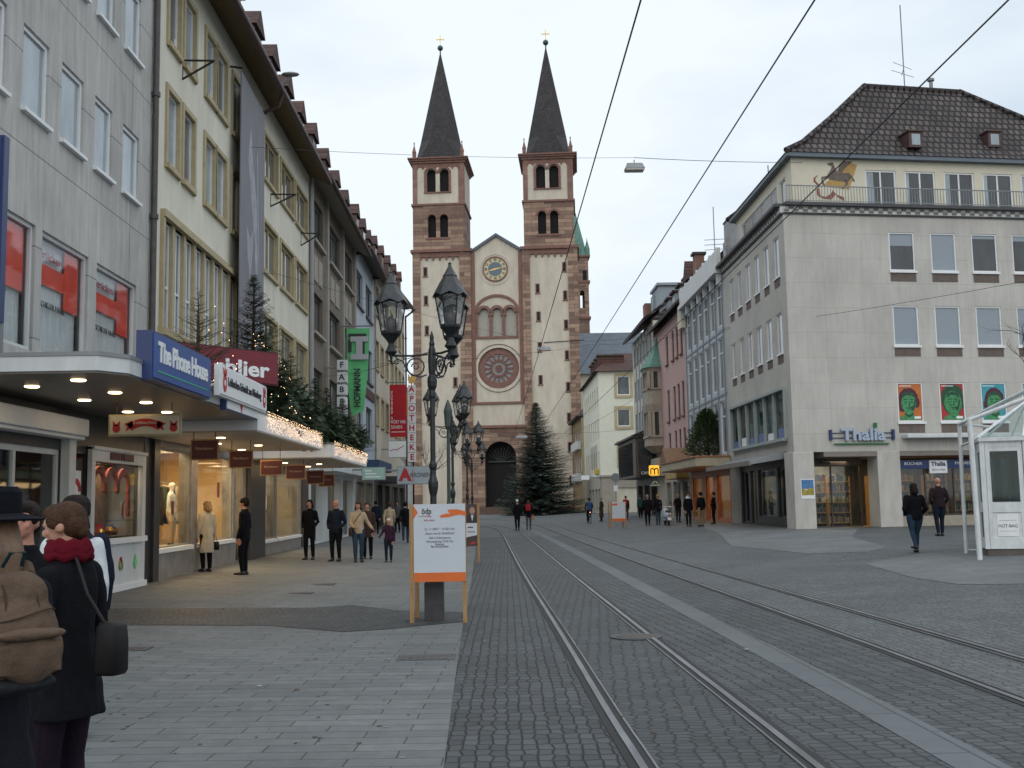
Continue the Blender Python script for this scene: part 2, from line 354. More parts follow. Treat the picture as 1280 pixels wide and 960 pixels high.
def patch(name, pts, z, m):
    """polygon given as ground points, cut along the fall lines so it lies flush"""
    me = bpy.data.meshes.new(name); bm = bmesh.new(); bm.faces.new([bm.verts.new((p[0], p[1], 0)) for p in pts])
    for x in (-7, -3, 5, 12):
        bmesh.ops.bisect_plane(bm, geom=bm.verts[:]+bm.edges[:]+bm.faces[:], plane_co=(x,0,0), plane_no=(1,0,0))
    for v in bm.verts: v.co.z = zg(v.co.x)+z
    bmesh.ops.recalc_face_normals(bm, faces=bm.faces)
    for f in bm.faces:
        if f.normal.z < 0: f.normal_flip()
    bm.to_mesh(me); bm.free(); me.materials.append(m); o = bpy.data.objects.new(name, me); COL.objects.link(o); o['kind'] = 'structure'; return o
def row(y, tab):
    for (a, x), (b, x2) in zip(tab[:-1], tab[1:]):
        if a <= y <= b: return x + (x2-x)*(y-a)/(b-a)
    return tab[-1][1] if y > tab[-1][0] else tab[0][1]
RL = [(-6, .95), (7, .89), (8.1, .85), (13, .80), (24, .62), (37, .50), (50, .40), (62, .27), (70, -.1), (76, -.9), (81, -2.4), (85, -4.6)]
RR = [(-6, 2.0), (7, 1.95), (12, 1.85), (24, 1.68), (37, 1.56), (50, 1.44), (60, 1.30), (68, 1.0), (75, .3), (80.5, -.9), (84.5, -2.6), (87.5, -4.8)]
R3 = [(-6, 4.2), (9, 4.15), (15, 4.05), (25, 3.78), (44, 3.4), (60, 3.15), (75, 2.95), (90, 2.2), (100, .5), (106, -2)]
R4 = [(-6, 5.25), (9, 5.22), (15, 5.12), (25, 4.86), (44, 4.45), (60, 4.2), (76, 3.98), (91, 3.2), (101, 1.4), (108, -1.5)]
KB = [(-6, 2.74), (10, 2.74), (14, 2.68), (20, 2.58), (34, 2.42), (64, 1.9), (80, 1.5), (90, .9)]
LC = [(-6, -.28), (7, -.35), (14, -.46), (18, -.48), (32, -.64), (60, -1.0), (90, -1.4)]
sheet('ground', [(-300,-400,400), (0,-400,400), (150,-400,400), (900,-400,400)], 0, M['sett'])
ys = [-6,0,4,7,9,12,15,18,22,27,32,38,45,52,60,68,76,84,90]
sheet('pavement', [(y, -7.4, row(y, LC)) for y in ys] , .008, M['slab'])
sheet('cobble_strip', [(y, row(y, LC), row(y, RL)-.1) for y in ys[:14]], .004, M['cob_l'])
sheet('track_bed', [(y, row(y, RL)-.1, row(y, RR)+.12) for y in ys[:14]], .004, M['cob_x'])
sheet('cobbles_between_tracks', [(y, row(y, RR)+.12, row(y, KB)) for y in ys[:14]], .0045, M['cob_r'])
sheet('kerb_band', [(y, row(y, KB), row(y, KB)+.34) for y in ys[:17]], .008, M['band'])
sheet('cobbles_beyond_band', [(y, row(y, KB)+.34, row(y, R3)-.06) for y in ys[:14]], .0045, M['cob_r'])
patch('cobbled_band', [onG(*p)[:2] for p in [(60,762),(400,760),(440,757),(500,764),(583,766),(580,778),(540,782),(480,788),(430,791),(380,787),(340,783),(60,782)]], .013, M['dark_sett'])
patch('pavement_right', [(14.5,60),(12.3,60.5),(10.6,58)]+[onG(*p)[:2] for p in [(900,668),(915,683),(1010,692),(1085,690),(1110,684),(1065,672)]]+[(14.5,44)], .006, M['slab2'])
patch('pavement_far_right', [(14,95),(11.4,95),(10.6,62),(12.2,61)], .006, M['slab2'])
patch('pavement_forecourt', [onG(*p)[:2] for p in [(1080,705),(1150,692),(1280,688)]]+[(30,30),(30,19)]+[onG(*p)[:2] for p in [(1280,730),(1200,731),(1140,722)]], .006, M['slab2'])
patch('pavement_church_square', [(-20,122),(-3,118),(9,116),(20,124),(20,149),(-20,149)], .006, M['slab2'])
M['steel'] = mat('rail_steel', (.20,.21,.22), .42, .35, 3, metal=.8, sc=(3,.4,1)); M['rail_dark'] = mat('rail_groove', (.015,.015,.016), .8, .2)
M['rail_side'] = mat('rail_rust', (.06,.05,.045), .7, .4, 8)
def rail(tab, label, flip=1):
    t = thing('tram_rail', label, 'rail', (row(0, tab), 0, 0), 'tram rails in the cobbles')
    for nm, o0, o1, z0, z1, m in (('rail_head',-.025,.025,.0,.020,'steel'), ('flange_groove',.027,.075,.0,.011,'rail_dark'), ('rail_lip',.077,.092,.0,.017,'steel'), ('joint_filler',-.085,-.027,0,.011,'rail_dark')):
        b = MB(); n = len(tab)
        yy = []
        for (a, x), (c, x2) in zip(tab[:-1], tab[1:]):
            k = 4
            for i in range(k): yy.append(a+(c-a)*i/k)
        yy.append(tab[-1][0])
        # smooth centre line with normals
        pts = [Vector((row(y, tab), y, 0)) for y in yy]
        for _ in range(3): pts = [pts[0]] + [(pts[i-1]+pts[i]*2+pts[i+1])/4 for i in range(1, len(pts)-1)] + [pts[-1]]
        nr = []
        for i in range(len(pts)):
            d = (pts[min(i+1,len(pts)-1)]-pts[max(i-1,0)]).normalized(); nr.append(Vector((d.y, -d.x, 0))*flip)
        for i in range(len(pts)-1):
            c = []
            for z in (z0, z1):
                for (p, q, o_) in ((pts[i],nr[i],o0),(pts[i],nr[i],o1),(pts[i+1],nr[i+1],o1),(pts[i+1],nr[i+1],o0)):
                    v = p+q*o_; c.append((v.x, v.y, zg(v.x)+z))
            b.hexa(c)
        b.build(nm, M[m], t)
rail(RL, 'polished steel rail nearest the poster stand', 1)
rail(RR, 'polished steel rail beside the pale granite band', -1)
rail(R3, 'dull steel rail just right of the pale granite band', 1)
rail(R4, 'rightmost tram rail, nearest the bookshop', -1)
M['iron'] = mat('cast_iron_cover', (.05,.052,.053), .6, .3, 10, bump=.3)
def cover(px, py, w_, d_, label, rnd_=False):
    p = onG(px, py); b = MB()
    if rnd_:
        b.lathe((p.x,p.y,p.z+.008), [(w_/2,0),(w_/2,.010)], 28); b.lathe((p.x,p.y,p.z+.008), [(w_/2*.8,0.008),(w_/2*.8,.013)], 28, 1)
    else:
        b.box((p.x-w_/2,p.y-d_/2,p.z+.004), (p.x+w_/2,p.y+d_/2,p.z+.014))
        for i in range(7): b.box((p.x-w_/2+.05+i*(w_-.1)/7,p.y-d_/2+.05,p.z+.014), (p.x-w_/2+.05+(i+.55)*(w_-.1)/7,p.y+d_/2-.05,p.z+.017), 1)
    o = b.build('drain_cover', [M['iron'], M['rail_side']], loc=p); tag(o, label, 'cover', 'iron covers in the paving')
cover(533, 823, .62, .42, 'rectangular iron grate beside the cobble strip in front of the poster stand')
cover(403, 731, .5, .5, 'small square iron cover on the pavement left of the poster stand')
cover(374, 742, .5, .35, 'flat iron cover on the pavement in front of the walking group')
cover(795, 797, .62, .62, 'round iron manhole cover between the nearest rails', True)
cover(168, 812, .35, .3, 'small iron cover next to the woman in the red scarf')

# ------------------------------------------------------------------ cathedral
M['plaster'] = mat('cream_plaster', (.54,.48,.39), .9, .14, 1.2, bump=.15, bs=25, sc=(1,1,.3))
M['redstone'] = brickmat('red_sandstone', (.20,.11,.085), (.26,.155,.12), (.2,.12,.09), 1.1, .62, .03, .85, .3, 'xz', 0, .03, .18, .2)
M['stripe'] = brickmat('striped_sandstone', (.16,.10,.078), (.37,.25,.175), (.14,.09,.07), 2.6, .55, .03, .85, .4, 'xz', 0, .12, .15, .2, offset=.37)
M['redtrim'] = mat('red_stone_trim', (.20,.105,.082), .85, .18, 2, bump=.2)
M['spire'] = brickmat('spire_slate', (.030,.027,.028), (.048,.042,.042), (.018,.016,.017), .45, .42, .03, .75, .5, 'xz', 0, 0, .3, .2)
M['dark'] = mat('dark_void', (.012,.011,.012), .95, .2)
M['copper'] = mat('green_copper', (.10,.21,.17), .7, .25, 3)
M['ball'] = mat('dark_green_ball', (.02,.07,.06), .35, .1)
M['gold'] = mat('gilt_metal', (.55,.36,.12), .35, .1, metal=.8)
M['slate'] = brickmat('blue_slate_roof', (.085,.105,.13), (.11,.13,.155), (.07,.085,.1), .5, .35, .01, .6, .3, 'xz', 0, 0, .15, .12)
CF = Fr(0, 150, -4.5)
m = lambda px, py, d=0: CF.m(px, py, d)
cath = thing('cathedral', 'twin-towered cathedral of cream plaster and striped red sandstone closing the street', 'cathedral', (0,150,0))
L0, L1 = m(515.6,330)[0], m(588,330)[0]; Q0, Q1 = m(652.5,330)[0], m(722,330)[0]
H1 = m(620,312)[1]; H2 = H1 + (m(550,256.6)[1]-m(550,314)[1]); H3 = m(545,204)[1]
TD = L1-L0
def bx_fr(b, u0, u1, v0, v1, d0, d1, mi=0): b.fb(CF, u0, u1, v0, v1, d0, d1, mi)
def tower(u0, u1, name):
    b = MB(); q = 1.05 ; W = u1-u0
    # rear and sides as one shaft, the front panel set back between corner strips
    bx_fr(b, u0+.02, u1-.02, 0, H1, -TD, -.3, 1)
    bx_fr(b, u0, u0+q, 0, H1, -.4, 0, 0); bx_fr(b, u1-(1.55 if name=='L' else 1.35), u1, 0, H1, -.4, 0, 0)
    for k in (0, 1): bx_fr(b, (u0-.003) if k==0 else u1-.03, (u0+.03) if k==0 else u1+.003, 0, H1, -1.4, -.41, 0)
    b.build('tower_shaft', [M['stripe'], M['plaster']], cath)
    b = MB()
    bx_fr(b, u0-.25, u1+.25, H1-.1, H1+.3, -TD-.25, .25, 0)
    a0, a1 = u0+q, u1-(1.55 if name=='L' else 1.35)
    bx_fr(b, a0, a1, H1-.75, H1-.1, -.3, -.05, 0)
    n = 6
    for i in range(n+1):
        c = a0 + (a1-a0)*i/n; bx_fr(b, c-.1, c+.1, H1-1.2, H1-.75, -.3, -.1, 0)
    for i in range(n):
        c0 = a0+(a1-a0)*i/n+.1; c1 = a0+(a1-a0)*(i+1)/n-.1
        b.spandrel(CF, c0, c1, H1-.75, -.1, .2, 0, 6)
    b.build('cornice', [M['redtrim']], cath)
    # stage of striped stone with a twin window
    i0, i1 = (u0+.1, u1-.75) if name == 'L' else (u0+.35, u1-.35)
    cu = (i0+i1)/2 - .1
    def twin(v0, v1, wd, gap, label, walls, d=0, panel=None):
        hs = [(cu-gap/2-wd, cu-gap/2, v0, v1), (cu+gap/2, cu+gap/2+wd, v0, v1)]
        return hs
    va, vb = H1+.3, H2
    hs = twin(va+1.7, va+5.0, 1.15, .55, '', None)
    b = MB(); b.wall(CF, i0, i1, va, vb, hs, .7, 0)
    for h in hs: b.spandrel(CF, h[0], h[1], h[3], 0.001, .7, 0)
    P = CF.p
    for (s0, s1) in (((i0,0),(i0,-TD)), ((i1,-TD),(i1,0)), ((i0,-TD),(i1,-TD))):
        b.quad(P(s0[0],va,s0[1]), P(s1[0],va,s1[1]), P(s1[0],vb,s1[1]), P(s0[0],vb,s0[1]), 0)
    b.build('belfry_stage', [M['stripe']], cath)
    wv = MB()
    for h in hs: bx_fr(wv, h[0]-.02, h[1]+.02, h[2]-.02, h[3]+.02, -.75, -.7)
    ww = wv.build('belfry_window', M['dark'], cath)
    t = MB()
    for h in hs: t.arc(CF, (h[0]+h[1])/2, h[3]-(h[1]-h[0])/2, .575, .85, 0, PI, -.02, .1, 12)
    t.fb(CF, cu-.14, cu+.14, va+1.7, va+4.4, -.5, -.2); t.fb(CF, cu-gap_/2, cu+gap_/2, va+4.25, va+4.6, -.6, -.05); t.fb(CF, hs[0][0]-.25, hs[1][1]+.25, va+1.4, va+1.7, -.1, .12)
    t.build('window_trim', M['redtrim'], ww)
    b = MB(); bx_fr(b, i0-.2, i1+.2, vb, vb+.28, -TD-.2, .2); b.build('string_course', M['redtrim'], cath)
    # plaster stage
    va, vb = H2+.28, H3
    hs2 = [(cu-.28-1.3, cu-.28, va+1.7, va+5.1), (cu+.28, cu+.28+1.3, va+1.7, va+5.1)]
    b = MB(); b.wall(CF, i0+.65, i1-.8, va, vb, hs2, .7, 0, d=-.12)
    for h in hs2: b.spandrel(CF, h[0], h[1], h[3], -.119, .7, 0)
    for (s0, s1) in (((i0,-1),(i0,-TD)), ((i1,-TD),(i1,-1)), ((i0,-TD),(i1,-TD))):
        b.quad(P(s0[0],va,s0[1]), P(s1[0],va,s1[1]), P(s1[0],vb,s1[1]), P(s0[0],vb,s0[1]), 0)
    bx_fr(b, i0, i0+.65, va, vb, -1, 0, 1); bx_fr(b, i1-.8, i1, va, vb, -1, 0, 1)
    b.build('belfry_stage', [M['plaster'], M['redstone']], cath)
    wv = MB()
    for h in hs2: bx_fr(wv, h[0]-.02, h[1]+.02, h[2]-.02, h[3]+.02, -.9, -.82)
    ww = wv.build('belfry_window', M['dark'], cath)
    t = MB()
    for h in hs2: t.arc(CF, (h[0]+h[1])/2, h[3]-.65, .65, .95, 0, PI, -.14, .02, 12)
    t.fb(CF, cu-.15, cu+.15, va+1.7, va+4.4, -.6, -.2); t.fb(CF, cu-.28, cu+.28, va+4.4, va+4.75, -.7, -.1)
    t.fb(CF, hs2[0][0]-.32, hs2[0][0], va+1.7, va+4.76, -.14, .0); t.fb(CF, hs2[1][1], hs2[1][1]+.32, va+1.7, va+4.76, -.14, .0)
    t.fb(CF, hs2[0][0]-.35, hs2[1][1]+.35, va+1.55, va+1.7, -.14, .08)
    t.build('window_trim', M['redtrim'], ww)
    b = MB(); e0, e1 = i0+.65, i1-.8
    bx_fr(b, e0, e1, vb-.5, vb, -.4, -.02)
    n = 7
    for i in range(n+1):
        c = e0+(e1-e0)*i/n; bx_fr(b, c-.08, c+.08, vb-.85, vb-.5, -.3, -.04)
    for i in range(n): b.spandrel(CF, e0+(e1-e0)*i/n+.08, e0+(e1-e0)*(i+1)/n-.08, vb-.5, -.04, .1, 0, 6)
    b.build('arched_frieze', M['redtrim'], cath)
    b = MB(); 
    for k, (o_, z0, z1) in enumerate(((.2,0,.3),(.42,.3,.55),(.62,.55,.75))): bx_fr(b, i0-o_, i1+o_, vb+z0, vb+z1, -TD-o_, o_)
    b.build('cornice', M['redtrim'], cath)
    # spire
    cx, cd_ = (i0+i1)/2, -TD/2; zb = vb+.75; base = CF.p(cx, 0, cd_)
    ap = m(546, 64)[1] if name == 'L' else m(678, 57)[1]
    ap = ap*1.018
    b = MB(); hw = (i1-i0)/2-.35; rt = Matrix.Rotation(R(-4.5), 3, 'Z')
    n8 = []
    prof = [(hw*1.0, 0), (hw*.955, 1.0), (hw*.86, 3.2), (0.1, ap-zb)]
    for (r_, z_) in prof:
        k = min(1, z_/3.2); ringp = []
        for s_ in range(8):      # square at the foot, eight-sided above
            a = PI/8 + s_*PI/4; rr = r_/math.cos(PI/8)
            px_, py_ = rr*math.cos(a), rr*math.sin(a)
            sq = (r_ if abs(math.cos(a)) > .5 else r_)  # corner of the square
            qx, qy = math.copysign(r_, px_), math.copysign(r_, py_)
            f = 1-k; px_, py_ = px_+(qx-px_)*f*.8, py_+(qy-py_)*f*.8
            ringp.append(rt @ Vector((px_, py_, 0)) + base + Vector((0,0,zb+z_)))
        n8.append(ringp)
    for i in range(len(n8)-1):
        for s_ in range(8): b.quad(n8[i][s_], n8[i][(s_+1)%8], n8[i+1][(s_+1)%8], n8[i+1][s_])
    b.build('spire', M['spire'], cath)
    tp = Vector((base.x, base.y, ap))
    b = MB(); b.tube([tp-Vector((0,0,.3)), tp+Vector((0,0,.9))], .1, 8); b.ell(tp+Vector((0,0,1.0)), .42, .42, .42)
    bl = b.build('spire_ball', M['ball'], cath, smooth=True)
    b = MB(); b.box((tp.x-.05,tp.y-.05,tp.z+1.4), (tp.x+.05,tp.y+.05,tp.z+3.0)); b.box((tp.x-.6,tp.y-.05,tp.z+2.25), (tp.x+.6,tp.y+.05,tp.z+2.37))
    b.build('cross', M['gold'], bl)
    for (a, c) in ((i0+.25,-.25), (i1-.25,-.25), (i0+.25,-TD+.25), (i1-.25,-TD+.25)):
        p = CF.p(a, zb, c); b = MB()
        b.lathe(p, [(.36,0),(.36,.9),(.42,.95),(.25,1.35),(.05,2.1),(.12,2.2),(.12,2.35),(.02,2.5)], 4, rot=PI/4); b.build('pinnacle', M['redtrim'], cath)
    # slit windows
    sl = [(138,105),(140,200),(143,300),(238,370),(238,472),(150,590),(240,640)] if name == 'L' else [(512,160),(515,253),(519,355),(522,465),(601,88),(604,183),(607,280),(610,382),(614,488),(617,590),(620,688),(625,800)]
    for (zx, zy) in sl:
        u, v = m(480+zx*.375, 300+zy*.375, -.3); b = MB()
        bx_fr(b, u-.16, u+.16, v-.65, v+.5, -.31, -.27); s_ = b.build('slit_window', M['dark'], cath)
        b = MB(); bx_fr(b, u-.3, u-.16, v-.7, v+.62, -.3, -.24); bx_fr(b, u+.16, u+.3, v-.7, v+.62, -.3, -.24); bx_fr(b, u-.16, u+.16, v+.5, v+.62, -.3, -.24); bx_fr(b, u-.36, u+.36, v-.85, v-.7, -.3, -.2)
        b.build('slit_surround', M['redtrim'], s_)
gap_ = .55
tower(L0, L1, 'L'); tower(Q0, Q1, 'R')
# middle front
cm = (L1+Q0)/2; B = -.45
apx = m(617.5, 291)[1]; ev = m(620, 312)[1]
rose = m(623.2, 460.1, B); rR = (m(653.5,460,B)[0]-m(593,460,B)[0])/2
clk = m(619, 336.4, B); tri0 = m(597.5, 421, B); tri1 = m(645, 384, B)
band0, band1 = m(620, 505)[1], m(620, 502)[1]; port = m(620, 535)[1]
ex = MB()
holes = [(rose[0]-rR*.85, rose[0]+rR*.85, rose[1]-rR*.85, rose[1]+rR*.85), (tri0[0], tri1[0], tri0[1], tri1[1]+.25)]
ex.wall(CF, L1-.05, Q0+.05, port, ev, holes, .6, 0, d=B)
# corners of the rose opening
rr = rR*.85; n = 40
for i in range(n):
    t0, t1 = 2*PI*i/n, 2*PI*(i+1)/n
    def sqp(t):
        c, s = math.cos(t), math.sin(t); k = 1/max(abs(c), abs(s)); return c*k*rr, s*k*rr
    (a, b_), (c, d_) = sqp(t0), sqp(t1)
    ex.quad(CF.p(rose[0]+rr*math.cos(t0), rose[1]+rr*math.sin(t0), B+.001), CF.p(rose[0]+rr*math.cos(t1), rose[1]+rr*math.sin(t1), B+.001), CF.p(rose[0]+c, rose[1]+d_, B+.001), CF.p(rose[0]+a, rose[1]+b_, B+.001), 0)
ex.prism([CF.p(L1-.05, ev, B), CF.p(Q0+.05, ev, B), CF.p(cm, apx-.4, B)], -CF.N*.5, 0)
bx_fr(ex, L1-.1, L1+.55, band0, ev-.2, B-.1, B+.2, 1); bx_fr(ex, Q0-.55, Q0+.1, band0, ev-.2, B-.1, B+.2, 1)
bx_fr(ex, L1+.55, Q0-.55, band0, band1, B-.1, B+.2, 1)
ex.build('gable_front', [M['plaster'], M['redtrim']], cath)
b = MB()
for (a, c) in ((L1-.1, cm), (Q0+.1, cm)):
    p0, p1 = CF.p(a, ev, B+.35), CF.p(c, apx, B+.35)
    b.hexa([p0-Vector((0,0,.45)), p1-Vector((0,0,.45)), p1-Vector((0,0,.45))-CF.N*14, p0-Vector((0,0,.45))-CF.N*14, p0, p1, p1-CF.N*14, p0-CF.N*14])
b.build('gable_roof', M['slate'], cath)
# clock
b = MB(); b.arc(CF, clk[0], clk[1], 2.05, 2.25, 0, 2*PI, B-.01, B+.08, 48, 0); b.build('clock_ring', M['plaster'], cath)
ck = MB(); ck.disc(CF, clk[0], clk[1], 1.72, 1.72, B, 40, 0, .1); ck.arc(CF, clk[0], clk[1], 1.6, 1.78, 0, 2*PI, B+.05, B+.2, 48, 1); ck.disc(CF, clk[0], clk[1], 1.0, 1.0, B+.1, 32, 2, .02)
M['clockgold'] = mat('clock_face_cream', (.55,.47,.3), .6, .1); M['clockblue'] = mat('clock_face_blue', (.10,.14,.17), .5, .1)
cko = ck.build('clock_face', [M['clockgold'], M['redtrim'], M['clockblue']], cath)
b = MB()
for i in range(12):
    a = PI/2-2*PI*i/12
    for k in ((-.09, .09) if i % 3 else (-.14, 0, .14)):
        c, s = math.cos(a), math.sin(a); q = Vector((-s, c))
        pts = [(clk[0]+c*r_+q.x*(k+w_), clk[1]+s*r_+q.y*(k+w_)) for r_, w_ in ((1.1,-.035),(1.5,-.035),(1.5,.035),(1.1,.035))]
        b.poly(CF, pts, B+.1, .02)
b.build('clock_numerals', M['dark'], cko)
b = MB()
for a, l_, w_ in ((R(10), 1.35, .09), (R(197), 1.2, .12)):
    c, s = math.cos(a), math.sin(a); b.poly(CF, [(clk[0]-s*w_, clk[1]+c*w_), (clk[0]+s*w_, clk[1]-c*w_), (clk[0]+c*l_, clk[1]+s*l_)], B+.13, .03)
b.build('clock_hands', M['gold'], cko)
# triple window under a big arch
b = MB(); cu = (tri0[0]+tri1[0])/2; R_ = (m(649.5,392,B)[0]-m(592.5,392,B)[0])/2
a0 = 0; sc_ = R_/1.0
n = 26
vb_ = m(620, 391, B)[1]; vt_ = m(620, 368, B)[1]; ry = vt_-vb_
for i in range(n):
    t0, t1 = PI*i/n, PI*(i+1)/n; c = []
    for d in (B-.05, B+.22):
        c += [CF.p(cu+(R_-.35)*math.cos(t0), vb_+(ry-.35)*math.sin(t0), d), CF.p(cu+R_*math.cos(t0), vb_+ry*math.sin(t0), d), CF.p(cu+R_*math.cos(t1), vb_+ry*math.sin(t1), d), CF.p(cu+(R_-.35)*math.cos(t1), vb_+(ry-.35)*math.sin(t1), d)]
    b.hexa(c)
w3 = (tri1[0]-tri0[0])/3; tv = tri1[1]+.25
for k in range(3):
    c = tri0[0]+w3*(k+.5); b.arc(CF, c, tv-w3/2, w3/2-.28, w3/2+.12, 0, PI, B-.3, B+.12, 14)
for c in (tri0[0]+w3, tri0[0]+2*w3): b.fb(CF, c-.2, c+.2, tri0[1], tv-w3/2-.3, B-.4, B-.05); b.fb(CF, c-.36, c+.36, tv-w3/2-.45, tv-w3/2, B-.45, B+.05)
b.fb(CF, tri0[0]-.1, tri1[0]+.1, tri0[1]-.35, tri0[1], B-.5, B+.15); b.fb(CF, tri0[0]-.3, tri0[0], tri0[1]-.35, tv-w3/2, B-.1, B+.1); b.fb(CF, tri1[0], tri1[0]+.3, tri0[1]-.35, tv-w3/2, B-.1, B+.1)
tw = b.build('triple_window', M['redtrim'], cath)
M['pale_pane'] = mat('pale_window_pane', (.33,.31,.26), .4, .15)
MB().fb(CF, tri0[0], tri1[0], tri0[1], tv, B-.55, B-.5).build('pane', M['pale_pane'], tw)
b = MB()
for k in range(3): b.spandrel(CF, tri0[0]+w3*k, tri0[0]+w3*(k+1), tv, B-.01, .3, 0, 10)
b.build('arch_fill', M['plaster'], tw)
# rose window
b = MB(); b.arc(CF, rose[0], rose[1], rR*.985, rR*1.0, 0, 2*PI, B-.02, B+.1, 64, 1); b.arc(CF, rose[0], rose[1], rR*.60, rR*.855, 0, 2*PI, B-.5, B-.3, 64, 0); b.arc(CF, rose[0], rose[1], rR*.27, rR*.37, 0, 2*PI, B-.5, B-.32, 40, 0)
for i in range(16):
    a = 2*PI*i/16; c, s = math.cos(a), math.sin(a)
    b.poly(CF, [(rose[0]+c*rR*r_-s*w_, rose[1]+s*rR*r_+c*w_) for r_, w_ in ((.3,-.09),(.63,-.13),(.63,.13),(.3,.09))], B-.5, .18)
    a2 = a+PI/16; b.arc(CF, rose[0]+math.cos(a2)*rR*.54, rose[1]+math.sin(a2)*rR*.54, rR*.085, rR*.13, a2-PI/2, a2+PI/2, B-.5, B-.34, 8)
rs = b.build('rose_window', [M['redtrim'], M['dark']], cath)
M['rosepane'] = mat('rose_glass', (.24,.24,.26), .3, .2)
MB().disc(CF, rose[0], rose[1], rR*.86, rR*.86, B-.58, 40, 0, .05).build('pane', M['rosepane'], rs)
b = MB(); b.arc(CF, rose[0], rose[1], rR*.10, rR*.16, 0, 2*PI, B-.5, B-.3, 20); 
for k in range(3):
    a = PI/2+2*PI*k/3; b.arc(CF, rose[0]+math.cos(a)*rR*.08, rose[1]+math.sin(a)*rR*.08, rR*.04, rR*.07, 0, 2*PI, B-.5, B-.31, 12)
b.build('rose_centre', M['redtrim'], rs)
# portal block
pu0, pu1, pv = m(606.7, 600)[0], m(606.7, 600)[0]+4.3, m(620, 552)[1]
b = MB(); D = .35
b.wall(CF, L1-.1, Q0+.1, 0, port, [(pu0, pu1, .0, pv)], 1.6, 0, d=D); b.spandrel(CF, pu0, pu1, pv, D+.001, 1.6, 0, 16)
bx_fr(b, L1-.2, Q0+.2, port, port+.35, B, D+.3, 1); b.quad(CF.p(L1-.1,0,D), CF.p(L1-.1,port,D), CF.p(L1-.1,port,B), CF.p(L1-.1,0,B)); b.quad(CF.p(Q0+.1,0,D), CF.p(Q0+.1,port,D), CF.p(Q0+.1,port,B), CF.p(Q0+.1,0,B))
pr_ = (pu1-pu0)/2
b.arc(CF, (pu0+pu1)/2, pv-pr_, pr_, pr_+.9, 0, PI, D-.02, D+.08, 24, 0)
pt = b.build('portal', [M['stripe'], M['redtrim']], cath)
MB().fb(CF, pu0-.05, pu1+.05, 0, pv+.05, D-1.75, D-1.62).build('church_door', M['dark'], pt)
b = MB()
for (u0_, u1_, v0_, v1_) in ((pu0+.3, pu1-.3, pv-2.8, pv-2.65), ): bx_fr(b, u0_, u1_, v0_, v1_, D-1.5, D-1.3)
for i in range(9):
    a = PI*(.15+.7*i/8); b.tube([CF.p((pu0+pu1)/2+math.cos(a)*.4, pv-2.6, D-1.4), CF.p((pu0+pu1)/2+math.cos(a)*1.8, pv-2.6+math.sin(a)*1.8, D-1.4)], .04, 5)
b.build('fanlight_grille', M['iron'], pt)
b = MB()
for i in range(6): bx_fr(b, L1-1-.0*i, Q0+6, i*.16, (i+1)*.16, D, D+4.2-.45*i)
b.build('church_steps', mat('step_stone', (.12,.075,.06), .85, .25, 2), cath)
b = MB(); bx_fr(b, L0-.1, L1-1, 0, 1.3, -.5, .12); bx_fr(b, Q0+6, Q1+.1, 0, 1.3, -.5, .12); b.build('plinth', M['redstone'], cath)
# nave, long blue roof and the east tower behind
b = MB(); X0, X1, Y0, Y1 = 9.5, 34, 172, 186
zr0, zr1 = onY(760, 402+64, 172).z, onY(760, 416, 179).z
b.box((X0,Y0,0), (X1,Y1,zr0)); b.build('transept_wall', M['plaster'], cath)
b = MB(); b.prism([(X0-.5,Y0-.8,zr0-.2), (X0-.5,Y1+.8,zr0-.2), (X0-.5,(Y0+Y1)/2,zr1)], (X1-X0+1,0,0)); b.prism([(-12,160,30),(4,160,30),(-4,160,35.5)], (0,30,0)) ; b.build('transept_roof', M['slate'], cath)
b = MB(); b.box((-11.5,158,0), (3.5,190,30)); b.build('nave_wall', M['plaster'], cath)
ex0, ex1 = onY(700,340,186).x, onY(735.5,340,186).x; exz = onY(735,319,186).z; zc = [onY(735, y, 186).z for y in (413, 352, 397)]
fe = Fr(ex0, 186, 0); b = MB(); W = ex1-ex0
hz = [(W-1.55, W-.75, onY(728,385,186).z, onY(728,363,186).z)]
b.wall(fe, 0, W, 0, exz, hz, W, 0); b.spandrel(fe, hz[0][0], hz[0][1], hz[0][3], .001, 1, 0, 8)
b.quad(fe.p(0,0,0), fe.p(0,exz,0), fe.p(0,exz,-W), fe.p(0,0,-W)); b.quad(fe.p(W,0,0), fe.p(W,exz,0), fe.p(W,exz,-W), fe.p(W,0,-W))
b.fb(fe, W-1.0, W-.3, onY(728,350,186).z, onY(728,338,186).z, -.2, .01, 1)
b.build('east_tower', [M['stripe'], M['dark']], cath)
b = MB(); 
for yv in (352, 397): b.fb(fe, -.2, W+.25, onY(735,yv,186).z-.2, onY(735,yv,186).z+.2, -W-.2, .2)
b.fb(fe, -.3, W+.35, exz-.3, exz, -W, .3); b.build('string_course', M['redtrim'], cath)
b = MB(); c = fe.p(W/2, exz, -W/2); b.lathe(c, [(W*.55,0),(W*.5,.8),(.1,10.5)], 4, rot=PI/4, sx=1.25, sy=1.25)
for a in (W-.1, W-1.6): b.lathe(fe.p(a, exz, -.3), [(.45,0),(.45,1.2),(.08,2.6),(.02,3.2)], 6)
b.build('east_spire', M['copper'], cath)

